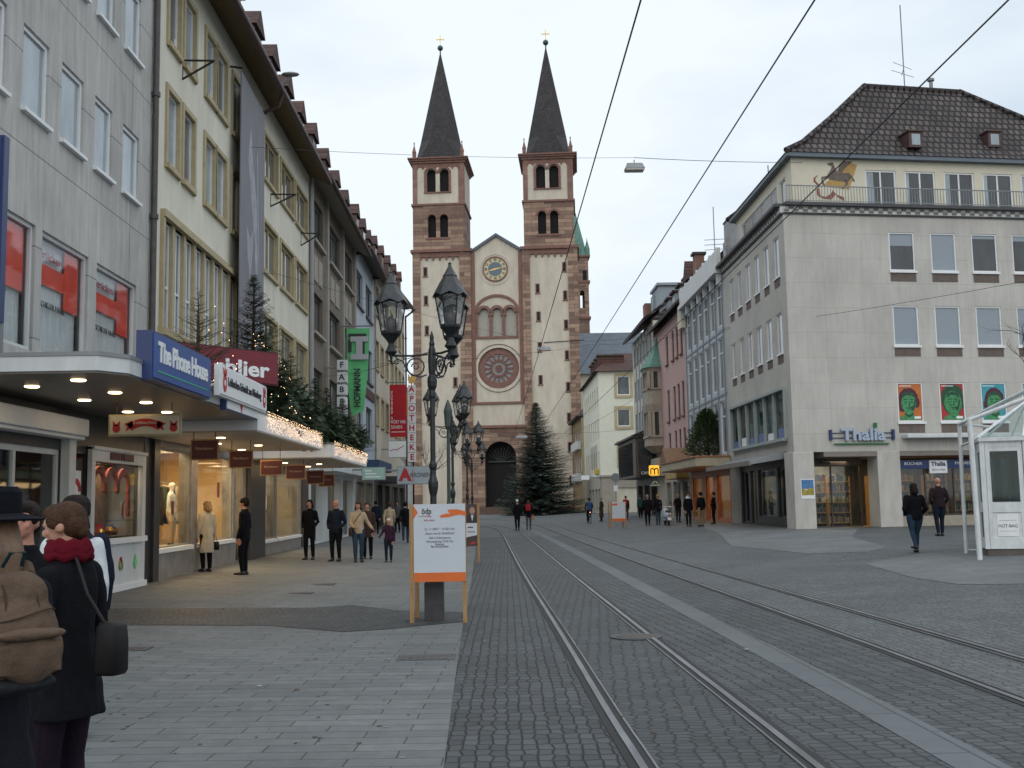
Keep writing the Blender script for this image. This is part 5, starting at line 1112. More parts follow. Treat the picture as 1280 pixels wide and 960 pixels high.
for px in (1141,1239):
    p = onY(px,176,46.9 if px<1200 else 48); f_=Fr(p.x,p.y-.35,8)
    b = MB(); b.fb(f_,-.32,.32,p.z-.4,p.z+.3,-1.2,0,0); b.fb(f_,-.2,.2,p.z-.3,p.z+.2,0,.012,1); b.fb(f_,-.38,.38,p.z+.3,p.z+.37,-1.2,.08,0); b.build('skylight', [M['gutter'],M['pane_l']], rfo)
for (px,py,Y,h_) in ((1043,157,50,1.0),(1164,110,51,.6)):
    p = onY(px,py,Y); b = MB(); b.lathe((p.x,p.y,p.z-h_),[(.09,0),(.09,h_+.3),(.17,h_+.35),(.17,h_+.45),(.05,h_+.5)],10); b.build('flue', M['greymet'], rfo)
p = onY(1131,110,51); b = MB(); b.tube([p-Vector((0,0,1)),p+Vector((0,0,4.2))],.03,5)
for z_,w_ in ((1.3,.5),(.9,.6),(1.0,-.0)): b.tube([p+Vector((-w_,0,z_)),p+Vector((w_,.3,z_-.25))],.015,4)
b.build('antenna', M['greymet'], rfo)
for (px,y0_,y1_,Y,w_) in ((905+20,275,300,54,.9),(915,276,296,57,.8)):
    pass
for (xa,xb,yt,Y) in ((908,922,275,62),(939,952,246,56)):
    p0 = onY(xa,yt,Y); p1 = onY(xb,yt,Y); b = MB(); b.box((p0.x,Y,p0.z-3),(p1.x,Y+.8,p0.z-.05),0); b.box((p0.x-.05,Y-.05,p0.z-.07),(p1.x+.05,Y+.85,p0.z),1); b.build('chimney', [M['greymet'],M['black']], T)
p = onY(961,230,50); b = MB(); b.tube([p-Vector((0,0,1)),p+Vector((0,0,.9))],.03,5); b.tube([p+Vector((0,0,.3)),p+Vector((.7,0,.6))],.02,4); b.build('antenna', M['greymet'], T)
# wall painting of a horseman over a small dragon, plain shapes
def q8(x, y): return PT.m(990+x/9.85, 180+y/9.85)
wp = MB(); wp.poly(PT,[q8(*p) for p in [(640,210),(800,255),(760,380),(700,560),(400,520),(420,470),(560,380)]],.003,.01,0); wpo = wp.build('painted_cloak', mat('mural_yellow',(.42,.27,.09),.8,.15,5), T)
b = MB()
for pg in ([(430,240),(500,225),(530,300),(560,350),(700,360),(740,400),(690,470),(460,440),(430,390),(480,310),(490,275),(440,255)],[(430,395),(360,405),(365,480),(400,530),(415,520),(385,470),(380,425),(440,425)],[(640,440),(660,490),(610,545),(625,555),(690,495),(670,440)],[(720,385),(765,440),(770,465),(750,460)],[(560,340),(580,270),(640,220),(740,215),(650,300),(610,350)]):
    b.poly(PT,[q8(*p) for p in pg],.013,.01)
b.build('painted_horseman', mat('mural_grey_brown',(.14,.11,.095),.8,.25,6), wpo)
b = MB()
for pg in ([(300,560),(330,530),(350,640),(420,650),(480,610),(500,570),(540,620),(480,680),(380,670),(310,630)],[(320,380),(265,420),(265,460),(330,525),(345,515),(285,455),(285,425)],[(540,620),(640,660),(640,700),(560,650)]):
    b.poly(PT,[q8(*p) for p in pg],.013,.01)
b.build('painted_beast', mat('mural_red_brown',(.24,.07,.05),.8,.2,6), wpo)
# ground floor: piers, recessed shop, letters
b = MB(); b.fb(TF,-.05,.85,.3,3.45,-.9,.02); b.build('pier', M['pierstone'], T, bevel=.02)
b = MB(); b.fb(TF,3.62,4.62,.33,3.45,-.9,.02); b.build('pier', M['pierstone'], T, bevel=.02); b = MB(); b.fb(TF,12,13,.33,3.45,-.9,.02); b.build('pier', M['pierstone'], T, bevel=.02)
MB().fb(TF,1.3,17,3.25,3.445,-5,-.01).build('arcade_soffit', M['panelgrey'], T)
MB().fb(TF,4.76,16,3.96,4.13,.005,.5).build('rolled_awning', M['whiteg'], T, bevel=.03); MB().fb(TF,.95,3.6,2.95,3.25,-1.6,-1.5).build('lintel', M['brownp'], T)
SB = [(.9,3.6,.33,2.95,-1.55),(4.7,8.6,.75,3.05,-.6),(8.9,11.9,.75,3.05,-.6)]
b = MB(); b.fb(TF,4.65,12,.33,.75,-.75,-.5,0); b.fb(TF,12,17,.33,3.3,-.8,-.6,0); b.build('shop_base', M['stone'], T)
bk = MB(); bk.fb(TF,1.4,16.5,.3,3.4,-5,-4.9); bk.build('shop_back', mat('dark_shop_back',(.16,.145,.12),.8,.5,1.2), T)
MB().fb(TF,1.4,16.5,.3,.335,-5,-.9).build('shop_floor', M['shopfloor'], T)
for (u0,u1,v0,v1,d) in SB:
    f_ = Fr(*TF.p(0,0,d+.1)[:2],8); window(T, f_, u0,u1,v0,v1,.1,M['browndk'],M['glass'],fw=.06,mu=1 if u0<3 else 2)
for (u,y_) in ((1.75,3.2),(2.6,3.4),(3.4,3.2),(5.2,3.0),(6.5,3.4),(7.9,3.0),(9.4,3.2),(10.8,3.2)):
    b = MB()
    for k in range(5): b.fb(TF,u-.5,u+.5,.45+k*.45,.48+k*.45,-y_-.35,-y_)
    b.fb(TF,u-.52,u-.49,.33,2.5,-y_-.35,-y_); b.fb(TF,u+.49,u+.52,.33,2.5,-y_-.35,-y_)
    sh_ = b.build('bookshelf', M['wood'], T)
    b = MB(); rr_ = random.Random(int(u*10))
    for k in range(5):
        x = u-.47
        while x < u+.44:
            w_ = .03+.04*rr_.random(); b.fb(TF,x,x+w_,.48+k*.45,.48+k*.45+.2+.14*rr_.random(),-y_-.3,-y_-.06,rr_.randrange(6)); x += w_+.004
    o_ = b.build('books', [mat('book_red',(.2,.04,.03),.6,.2),mat('book_cream',(.34,.28,.18),.7,.2),mat('book_blue',(.04,.08,.2),.6,.2),mat('book_yellow',(.32,.2,.05),.6,.2),mat('book_dark',(.03,.03,.03),.6,.2),mat('book_green',(.05,.14,.06),.6,.2)], sh_); o_['kind']='stuff'
for u,e_ in ((2.2,20),(6.6,26),(10.4,20)): lamp('shop_or_fill_light','AREA',TF.p(u,3.2,-2.4),e_,(1,.62,.28),2.0,.6,parent=T)
MB().fb(TF,4.7,8.6,2.72,3.08,-.5,-.46).build('blue_fascia', M['navy'], T); MB().fb(TF,8.9,11.9,2.72,3.08,-.5,-.46).build('blue_fascia', M['navy'], T)
lettering(T,'BÜCHER',TF,5.45,2.93,.17,-.455,M['txtw'],width=.8); lettering(T,'MEDIEN',TF,7.75,2.93,.17,-.455,M['txtw'],width=.8)
q = MB().fb(TF,6.15,6.95,2.52,3.06,-.46,-.40).build('shop_plate', M['white'], T); lettering(q,'Thalia',TF,6.55,2.9,.24,-.398,M['navy'],width=.66,bold=.006); lettering(q,'BÜCHER',TF,6.55,2.66,.11,-.398,M['greymet'],width=.6)
lettering(T,'Thalia',TF,1.85,3.1,.26,-1.49,M['black'],width=.8,bold=.006)
s = thing('shop_lettering','large pale letters spelling Thalia with a green bar beneath on the limestone wall','sign',TF.p(3,3.7,.1))
lettering(s,'Thalia',TF,3.0,4.12,.68,.12,mat('pale_blue_letters',(.35,.42,.52),.4,.05),width=1.95,bold=.02,th=.05)
b = MB(); b.fb(TF,1.75,4.15,3.74,3.79,.02,.1,0); b.fb(TF,3.5,3.62,4.42,4.62,.05,.16,0); b.build('green_bar', mat('dark_green_bar',(.01,.16,.05),.4,.05), s)
b = MB()
for u in (1.6,4.35): b.fb(TF,u-.05,u+.05,3.92,4.35,.0,.12)
b.fb(TF,1.6,4.35,4.2,4.23,.02,.06); b.fb(TF,1.6,4.35,4.0,4.03,.02,.06); b.build('letter_rail', M['navy'], s)
s = thing('poster','small landscape poster of a blue sky over yellow fields on the corner pier','poster',TF.p(.5,1.55,.03))
MB().fb(TF,.22,.8,1.55,2.35,.021,.035).build('paper', M['white'], s); MB().fb(TF,.25,.77,1.95,2.32,.036,.04).build('printed_sky', mat('print_blue',(.06,.17,.35),.6,.3,4), s)
b = MB(); b.poly(TF,[(.25,1.7),(.77,1.7),(.77,1.93),(.6,2.0),(.45,1.9),(.25,1.98)],.04,.003); b.build('printed_field', mat('print_yellow',(.32,.25,.04),.6,.4,6), s)
# side shop front below the awning
sg = [(-49.3,-45.9,.75,2.95),(-53.0,-49.6,.75,2.95),(-54.6,-53.4,.4,2.95),(-56.5,-55.0,.4,2.95)]
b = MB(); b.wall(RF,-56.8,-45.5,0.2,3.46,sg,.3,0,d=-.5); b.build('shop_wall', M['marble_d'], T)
for h in sg: window(T, Fr(12.7,0,-90), *h, .2, M['greymet'], M['glass'], fw=.06)
shoproom(T,-55,-49.4,.6,2.95,3,Fr(12.7,0,-90),mat('dim_book_wall',(.30,.27,.22),.8,.5,1.5),60,(1,.85,.65))
for y in (46.6,48.2,50.5,52.1):
    for z_ in (.8,1.25): MB().box((13.0,y,z_),(13.3,y+.9,z_+.28+.1*((int(y))%2))).build('display_stack', [M['white'],M['ochre'],M['maroon'],M['greymet']][int(y+z_)%4], T)
for i_,(y,z0_,w_,h_) in enumerate(((46.2,.8,1.3,.7),(47.8,.8,1.2,.55),(49.9,.8,1.4,.75),(51.5,.8,1.2,.6),(46.3,2.6,2.9,.25),(49.8,2.6,3.1,.25),(46.9,1.8,.4,.55),(50.6,1.8,.45,.6))):
    MB().box((12.95,y,z0_),(13.0,y+w_,z0_+h_)).build('display_board', [M['whiteg'],mat('board_grey_blue',(.25,.30,.34),.6,.4,4),M['whiteg'],M['stone'],M['navy'],M['navy'],M['white'],M['white']][i_], T)
t = thing('awning','dark grey sloping awning on the side front of the bookshop building','awning',(11.2,49,3.1))
b = MB(); b.hexa([(10.7,45.8,3.02),(12.68,45.8,3.32),(12.68,55.2,3.32),(10.7,55.2,3.02),(10.7,45.8,3.14),(12.19,45.8,3.55),(12.19,55.2,3.55),(10.7,55.2,3.14)]); b.build('awning_slab', M['greymet'], t)
b = MB(); b.box((10.62,45.75,2.98),(10.7,55.25,3.18)); b.build('front_edge', M['panelgrey'], t)
# --- grey-blue house
G = thing('grey_blue_house','grey-blue house with a grid of tall windows, between bookshop building and pink house','house',(12.2,62,0))
cols = [(-58.8,-57.3),(-60.7,-59.2),(-62.6,-61.1),(-64.4,-62.9),(-66.3,-64.8),(-68.3,-66.7)]
hl = [(a,b_,v0,v1) for a,b_ in cols for v0,v1 in ((10.8,13.1),(7.4,10.2),(4.0,6.8))]
b = MB(); b.wall(RF,-68.5,-56.85,3.4,13.5,hl,.2); b.build('front_wall', M['greybl2'], G); shell(G,RF,-68.5,-56.85,14,12,M['greybl'])
for h in hl: window(G, RF, *h, .12, M['white'], M['pane_m'], fw=.08, tr=.7)
for y in (57.15,59.0,60.9,62.75,64.6,66.5,68.4): MB().fb(RF,-y-.07,-y+.07,3.4,13.6,.0,.06).build('blue_pillar', M['bluefr'], G)
for v in (3.6,7.1,10.5): MB().fb(RF,-68.5,-56.9,v-.06,v+.06,.0,.04).build('floor_band', M['bluefr'], G)
b = MB(); b.box((11.75,56.9,13.5),(13.5,68.5,13.75)); b.build('terrace_slab', M['whiteg'], G)
for y in (57.1,59,60.9,62.8,64.7,66.6,68.3): MB().box((11.9,y-.06,12.9),(12.16,y+.06,14.9)).build('white_fin', M['whiteg'], G)
MB().box((11.85,56.95,13.75),(11.95,68.4,14.7)).build('balcony_parapet', M['whiteg'], G)
b = MB(); b.box((13.4,56.9,13.7),(22,68.5,15.6)); b.build('attic_wall', M['whiteg'], G)
b = MB(); b.prism([(13.0,68.6,15.5),(22,68.6,15.5),(17.5,68.6,19.5)],(0,-11.6,0)); b.build('roof', M['tile'], G)
b = MB(); b.prism([(12.2,68.9,15.3),(12.2,67.2,15.3),(12.2,68.05,16.6)],(3,0,0)); b.build('dormer', M['tile'], G)
p = onY(874,318,66); b = MB(); b.box((p.x-.3,66,14),(p.x+.3,66.6,p.z),0); b.box((p.x-.42,65.9,p.z),(p.x+.42,66.7,p.z+.15),1); b.build('chimney', [M['redstone'],M['black']], G)
p = onY(893,300,63); b = MB(); b.tube([p-Vector((0,0,2)),p+Vector((0,0,2.0))],.03,5)
for z_ in (-.6,-.3,0): b.tube([p+Vector((-.6,0,z_)),p+Vector((.6,.1,z_+.08))],.018,4)
b.build('antenna', M['greymet'], G)
# arcade shop under the fir tree: warm wooden front
sg = [(-60.5,-57.2,.5,2.9),(-63.8,-61.6,.4,2.9),(-68,-65,.5,2.9)]
b = MB(); b.wall(RF,-68.5,-56.85,.2,3.42,sg,.3,0,d=-.02); b.build('shop_wall', M['orangefront'], G)
for h in sg: window(G, RF, *h, .15, M['orangefront'], M['glass'], fw=.08)
shoproom(G,-68,-57.2,.45,2.9,2.4,RF,M['warmwall'],120,(1,.62,.25))
lamp('shop_window_glow','AREA',(11.6,60,3.0),22,(1,.62,.3),.6,5,rot=(0,R(25),0),parent=G)
t = thing('canopy','cream and orange-brown canopy with a small tiled gable under the round fir tree','canopy',(11,60,3))
b = MB(); b.box((10.4,56.6,3.25),(12.18,68.4,3.3)); b.build('soffit', M['orangefront'], t); b = MB(); b.box((10.35,56.55,3.31),(12.17,68.45,3.75)); b.build('fascia', mat('cream_canopy',(.42,.36,.25),.7,.15,2), t)
b = MB(); b.box((10.28,56.5,3.76),(12.16,68.5,3.84)); b.build('top_trim', M['orangefront'], t); b = MB(); b.prism([(10.3,66.0,3.85),(10.3,68.6,3.85),(10.3,67.3,4.75)],(1.6,0,0)); b.build('small_gable', mat('brown_shingle',(.2,.11,.06),.8,.2,6), t)
# --- pink house with oriel
K = thing('pink_house','pink rendered house with a stone oriel under a green copper cap','house',(12.2,75,0))
cols = [(-70.6,-69.7),(-72.3,-71.4),(-74.0,-73.1),(-76.6,-75.6),(-79.2,-78.3)]
hl = [(a,b_,v0,v1) for a,b_ in cols[:4] for v0,v1 in ((11.0,13.0),(7.0,9.2),(3.9,6.2))]
b = MB(); b.wall(RF,-82.3,-68.52,3.4,13.9,hl,.2); b.build('front_wall', M['pink'], K); shell(K,RF,-82.3,-68.52,13.8,12,M['pink'])
for h in hl: window(K, RF, *h, .14, M['browndk'], M['pane_d'], fw=.08, tr=.65, sill=.1, sm=M['redtrim'])
b = MB(); b.hexa([(11.6,68.5,13.9),(18,68.5,18.9),(18,82.4,18.9),(11.6,82.4,13.9),(11.6,68.5,14.1),(18,68.5,19.1),(18,82.4,19.1),(11.6,82.4,14.1)]); b.prism([(12.2,68.6,13.9),(18,68.6,18.9),(18,68.6,13.9)],(0,.1,0)); b.hexa([(18,68.5,18.9),(24,68.5,14),(24,82.4,14),(18,82.4,18.9),(18,68.5,19.1),(24,68.5,14.2),(24,82.4,14.2),(18,82.4,19.1)]); rk = b.build('roof', M['tile2'], K)
for y in (70.5,73,75.5,78): 
    b = MB(); b.box((12.7,y-.6,14.4),(15.5,y+.6,15.9),0); b.box((12.69,y-.4,14.75),(12.7,y+.4,15.7),1); b.box((12.5,y-.75,15.9),(15.7,y+.75,16.05),2); b.build('dormer', [M['greybl'],M['pane_l'],M['tile']], rk)
MB().box((11.9,68.3,12.4),(12.4,69.6,13.9)).build('yellow_bay', M['creamp'], K)
b = MB(); ox0, ox1, oy0, oy1 = 11.15, 12.2, 79.2, 81.9
def oc(b, z0, z1, s0=1, s1=1, mi=0):
    c = lambda s: [(ox1,oy0-.0),(ox0+.35,oy0-.0),(ox0,oy0+.5),(ox0,oy1-.5),(ox0+.35,oy1),(ox1,oy1)]
    P0=[(12.2+(x-12.2)*s0, 80.55+(y-80.55)*s0, z0) for x,y in c(1)]; P1=[(12.2+(x-12.2)*s1, 80.55+(y-80.55)*s1, z1) for x,y in c(1)]
    n=6; bb=len(b.v); b.v += [Vector(p) for p in P0+P1]; b.f.append(tuple(bb+i for i in range(n))); b.f.append(tuple(bb+n+i for i in range(n))); b.m += [mi,mi]
    for i in range(n): b.f.append((bb+i,bb+(i+1)%n,bb+n+(i+1)%n,bb+n+i)); b.m.append(mi)
oc(b,5.0,5.5,.5,1.05); oc(b,5.5,6.2); oc(b,8.5,8.6,1.1,1.1); oc(b,8.6,9.6,.98,.98); oc(b,7.95,8.5,1,1.1); oc(b,10.9,11.2,1,1.12); oc(b,6.1,6.25,1.08,1.08); oc(b,9.6,9.7,1.05,1.05)
for z0,z1 in ((6.2,8.0),(9.7,10.95)):
    for y in (oy0+.1,80.3,oy1-.2): b.box((ox0+.03,y-.12,z0),(ox0+.25,y+.12,z1))
    b.box((ox0+.3,oy0+.0,z0),(ox0+.5,oy0+.12,z1)); b.box((ox1-.25,oy0,z0),(ox1,oy0+.12,z1))
orl = b.build('oriel', M['stone'], K)
b = MB(); oc(b,6.2,8.0,.86,.86); oc(b,9.65,10.95,.86,.86); b.build('oriel_window', M['pane_d'], orl)
b = MB(); oc(b,11.2,11.45,1.2,1.1); oc(b,11.45,12.3,1.1,.55); oc(b,12.3,13.6,.55,.04); b.build('copper_cap', M['copper'], orl)
MB().fb(RF,-82,-79.0,3.3,4.6,.0,.55).build('stone_base', M['stone'], K)
sg = [(-71.5,-69,.4,2.8),(-75.5,-72.5,.4,2.8),(-78.5,-76.2,.4,2.8)]
b = MB(); b.wall(RF,-82.3,-68.52,.2,3.42,sg,.3,0,d=-.01); b.build('shop_wall', M['stone'], K)
for h in sg: window(K, RF, *h, .2, M['greymet'], M['pane_m'], fw=.07)
t = thing('canopy','low yellowish canopy in front of the pink house','canopy',(11.5,74,2.9)); b = MB(); b.box((11.4,69,2.95),(12.18,73.5,3.3)); b.build('fascia', mat('yellow_canopy',(.4,.28,.1),.7,.2,2), t); b = MB(); b.box((11.43,69.05,2.90),(12.1,73.4,2.945)); b.build('soffit', M['orangefront'], t)
# --- dark projecting front with the yellow fast-food sign
D_ = thing('pale_grid_house','tall house with pale grid front and dark glass bays, left of the pink house','house',(12.2,88,0))
hl=[]
for y in (83.3,85.2,87.1,89.0,90.9,92.8):
    for v0,v1 in ((12.8,14.5),(9.9,11.7),(7.2,8.9)): hl.append((-(y+1.4),-y,v0,v1))
b = MB(); b.wall(RF,-95,-82.4,3.4,15.2,hl,.15); b.build('front_wall', mat('pale_grid_render',(.48,.46,.40),.9,.08), D_); shell(D_,RF,-95,-82.4,15.2,12,M['ivory'])
for h in hl: window(D_, RF, *h, .1, M['greymet'], M['pane_l'], fw=.07, mu=1)
for y in (85.0,86.9,88.8,90.7,92.6): MB().fb(RF,-y-.05,-y+.05,6.4,15,.0,.07).build('grid_strip', M['greybl'], D_)
b = MB(); b.hexa([(11.4,82.3,15.1),(18,82.3,20),(18,95.2,20),(11.4,95.2,15.1),(11.4,82.3,15.35),(18,82.3,20.2),(18,95.2,20.2),(11.4,95.2,15.35)]); b.prism([(12,82.4,15.2),(18,82.4,20),(24,82.4,15.2)],(0,.1,0)); b.hexa([(18,82.3,20),(24,82.3,15),(24,95.2,15),(18,95.2,20),(18,82.3,20.2),(24,82.3,15.2),(24,95.2,15.2),(18,95.2,20.2)]); rd = b.build('roof', M['tile2'], D_)
for (xa,xb,yt,Y) in ((806,815,379,86),(816,824,369,84.5)): 
    p0=onY(xa,yt,Y); p1=onY(xb,yt,Y); MB().box((p0.x,Y,15),(p1.x,Y+1.2,p0.z)).build('chimney', [M['redstone'],M['greybl']][xa>810], rd)
p0=onY(822,357,83); p1=onY(845,357,83); b=MB(); b.box((p0.x,82.5,15),(p1.x+1,86,p0.z-.1)); b.box((p0.x-.15,82.3,p0.z-.1),(p1.x+1.2,86.2,p0.z+.1)); b.build('dormer', M['greybl'], rd)
b = MB(); b.box((10.6,82.5,3.3),(12.18,94,6.3),0); 
for y in (84.2,86.2,88.2,90.2,92.2): b.box((10.57,y,3.5),(10.6,y+1.7,6.0),1)
for k in range(1): b.box((10.8,82.47,3.6),(12.0,82.5,6.0),1)
b.hexa([(10.3,82.3,6.3),(12.3,82.3,6.3),(12.3,94.2,6.3),(10.3,94.2,6.3),(10.3,82.3,6.45),(12.19,82.3,7.2),(12.19,94.2,7.2),(10.3,94.2,6.45)],2); b.build('dark_bay', [M['browndk'],M['pane_d'],M['dtile']], D_)
b = MB(); b.wall(RF,-95,-82.4,.2,3.42,[(-86,-83,.4,2.8),(-90,-87,.4,2.8),(-94,-91,.4,2.8)],.3,0,d=-.01); b.build('shop_wall', M['marble_d'], D_)
for h in ((-86,-83,.4,2.8),(-90,-87,.4,2.8),(-94,-91,.4,2.8)): window(D_, RF, *h, .2, M['black'], M['glass'], fw=.07)
shoproom(D_,-94,-83,.4,2.8,2,RF,mat('dim_shop_backdrop2',(.15,.10,.06),.8,.3),30,(1,.75,.5))
p = onY(818,588,77.5); f_ = Fr(p.x,77.5,0)
s = thing('lit_sign','glowing yellow square sign with a brown rounded M in front of the dark glass bays','sign',(p.x,77.5,p.z-.45))
b = MB(); b.fb(f_,-.36,.36,p.z-.36,p.z+.36,-.25,0); b.build('lit_box', mat('lit_yellow',(.9,.5,.05),.5,0,emit=(1,.50,.03),es=.9), s, bevel=.08)
b = MB(); 
for s_ in (-1,1): b.arc(f_,s_*.14,p.z+.02,.08,.16,0,PI,.0,.02,12); 
for u in (-.26,.0,.26): b.fb(f_,u-.04,u+.04,p.z-.28,p.z+.04,.0,.018)
b.build('letter_m', mat('brown_letter',(.12,.04,.005),.5,0), s); MB().tube([f_.p(.3,p.z+.2,-.12),(12.2,77.6,p.z+.2)],.05,6).build('bracket', M['black'], s)
p = onY(819,603,77.6); b = MB(); b.arc(Fr(p.x,77.6,0),0,p.z-.1,.12,.2,0,PI,-.1,0,10); b.fb(Fr(p.x,77.6,0),-.35,.35,p.z-.25,p.z-.15,-.1,0); b.build('pale_emblem', mat('pale_green_lit',(.4,.5,.3),.5,0), s)
p=onY(808,592,83); f_=Fr(p.x,82.28,0)
s = boxsign('shop_sign','small dark fascia board with white lettering beside the glowing yellow sign','sign',f_,-.6,.25,p.z-.2,p.z+.25,-.1,0,M['black'],M['black']); lettering(s,'CAFE',f_,-.17,p.z+.03,.3,.002,M['txtw'],width=.65)
# --- cream corner house facing the camera
Hh = thing('cream_corner_house','small cream corner house with brown hipped roof facing the camera, right of the cathedral','house',(11.2,115,0))
HX=Fr(0,113.5,0); zf=lambda y:onY(770,y,113.5).z; hx0=onY(749.3,520,113.5).x; hx1=15.5
wn=[]
for (ya,yb,xa,xb) in ((470,494,770.5,788),(511,533,771,788.5),(555,582,774,792)):
    a_=onY(xa,ya,113.5); c_=onY(xb,yb,113.5); wn.append((a_.x,c_.x,c_.z,a_.z))
zt=zf(463.5); HS=Fr(hx0,0,-90)
hw=[(-(y+1.0),-y,v0,v1) for y in (115,117.6,120.2,122.8,125.4,128,130.6) for v0,v1 in ((zt-3.6,zt-1.5),(zt-7.0,zt-4.9),(zt-10.4,zt-8.3))]
b = MB(); b.wall(HX,hx0,hx1,4.1,zt,wn,.15); b.wall(HS,-134,-113.5,4.1,zt,hw,.15); b.build('front_wall', mat('bright_cream_render',(.68,.67,.56),.9,.05,2), Hh)
for h in wn: window(Hh, HX, *h, .12, M['white'], M['pane_m'], fw=.12, sur=.28, surm=M['ochre'])
for h in hw: window(Hh, HS, *h, .12, M['ochre'], M['pane_d'], fw=.1)
shell(Hh, HS, -134,-113.62,zt,14,M['ivory'])
b = MB(); b.wall(HX,hx0,hx1,.2,4.1,[(hx0+1.5,hx1-.3,.3,2.9)],.6,0,d=.05); b.wall(HS,-134,-113.5,.2,4.1,[(-116.5,-114.6,.4,2.8),(-120,-117.4,.4,2.8),(-124,-121.2,.4,2.8),(-128,-125.2,.4,2.8)],.3,0,d=.05); b.fb(HX,hx0-.15,hx1,4.0,4.2,-.1,.2); b.build('ground_floor', M['taupe_lt'], Hh)
MB().fb(HX,hx0+1.5,hx1-.3,.3,2.9,-.6,-.5).build('shop_window', M['pane_d'], Hh)
for h in ((-116.5,-114.6,.4,2.8),(-120,-117.4,.4,2.8),(-124,-121.2,.4,2.8),(-128,-125.2,.4,2.8)): window(Hh, HS, *h, .2, M['greymet'], M['pane_d'], fw=.1)
zr_=zf(433); b = MB(); xr=hx0+5.5
b.add([(hx0-.5,113,zt-.05),(xr+8,113,zt-.05),(xr+8,134.5,zt-.05),(hx0-.5,134.5,zt-.05),(hx0+2.2,119,zr_),(xr+4,119,zr_),(xr+4,133,zr_),(hx0+2.2,133,zr_)],[(0,1,5,4),(0,4,7,3),(4,5,6,7),(1,2,6,5),(2,3,7,6),(3,2,1,0)]); rh=b.build('hipped_roof', M['tile'], Hh)
for y in (116.5,119.5,122.5,125.5): 
    b=MB(); b.box((hx0+.3,y-.7,zt+.4),(hx0+3,y+.7,zt+1.9),0); b.box((hx0+.1,y-.85,zt+1.9),(hx0+3,y+.85,zt+2.05),1); b.build('dormer', [M['tile'],M['browndk']], rh)
for k in range(7): MB().fb(HS,-116.6-k*1.1,-116.5-k*1.1,5.0,7.5,.08,.11).build('vertical_letter_bar', M['browndk'], Hh)
b=MB(); b.fb(HS,-119,-115,4.4,4.9,.06,.2); b.build('yellow_lettering', mat('yellow_plate',(.55,.36,.03),.6,.1), Hh)
B_ = thing('brown_end_house','narrow ochre-brown house wedged between the cream corner house and the cathedral','house',(10.9,140,0))
HB=Fr(hx0-.25,0,-90); zt2=onX(728,520,hx0-.25).z
hw=[(-(y+1.6),-y,v0,v1) for y in (135,138,141,144) for v0,v1 in ((zt2-3.4,zt2-1.5),(zt2-6.6,zt2-4.7))]
b=MB(); b.wall(HB,-149,-134.1,.2,zt2,hw,.15); b.build('front_wall', M['eave'], B_)
for h in hw: window(B_, HB, *h, .12, M['white'], M['pane_d'], fw=.1)
for v in (4.0,8.0): MB().fb(HB,-147,-136,v,v+1.0,.0,.5).build('white_balcony', M['whiteg'], B_)
shell(B_,HB,-149,-134.1,zt2,8,M['ochre']); b=MB(); b.box((hx0-.9,134.0,zt2),(hx0+8,149,zt2+.2)); b.prism([(hx0-.6,149,zt2+.2),(hx0-.6,134.1,zt2+.2),(hx0+1,141,zt2+2.2)],(7,0,0)); b.build('roof', M['dtile'], B_)
p0=onY(726,594,111); p1=onY(737,600,111); f_=Fr(p0.x,111,0); s=boxsign('shop_sign','small pale board sticking out beside the cathedral tower','sign',f_,0,p1.x-p0.x,p1.z,p0.z,-.1,0,M['white'],M['greymet']); MB().tube([f_.p(1,(p0.z+p1.z)/2,-.05),(hx0,114,(p0.z+p1.z)/2)],.05,5).build('bracket', M['greymet'], s)
# round traffic sign and pole in front of the corner house
p=onY(769.5,597,104); z0=zg(p.x); s=thing('traffic_sign','round grey traffic sign on a pole in front of the cream corner house','sign',(p.x,104,z0)); f_=Fr(p.x,104,0)
MB().tube([(p.x,104.06,z0),(p.x,104.06,p.z+.4)],.05,8).build('pole', M['greymet'], s); MB().disc(f_,0,p.z,.42,.42,0,28,0,.03).build('disc', mat('grey_sign_back',(.16,.19,.2),.5,.1), s); MB().fb(f_,-.2,.2,p.z-1.3,p.z-.75,0,.03).build('plate', M['white'], s)
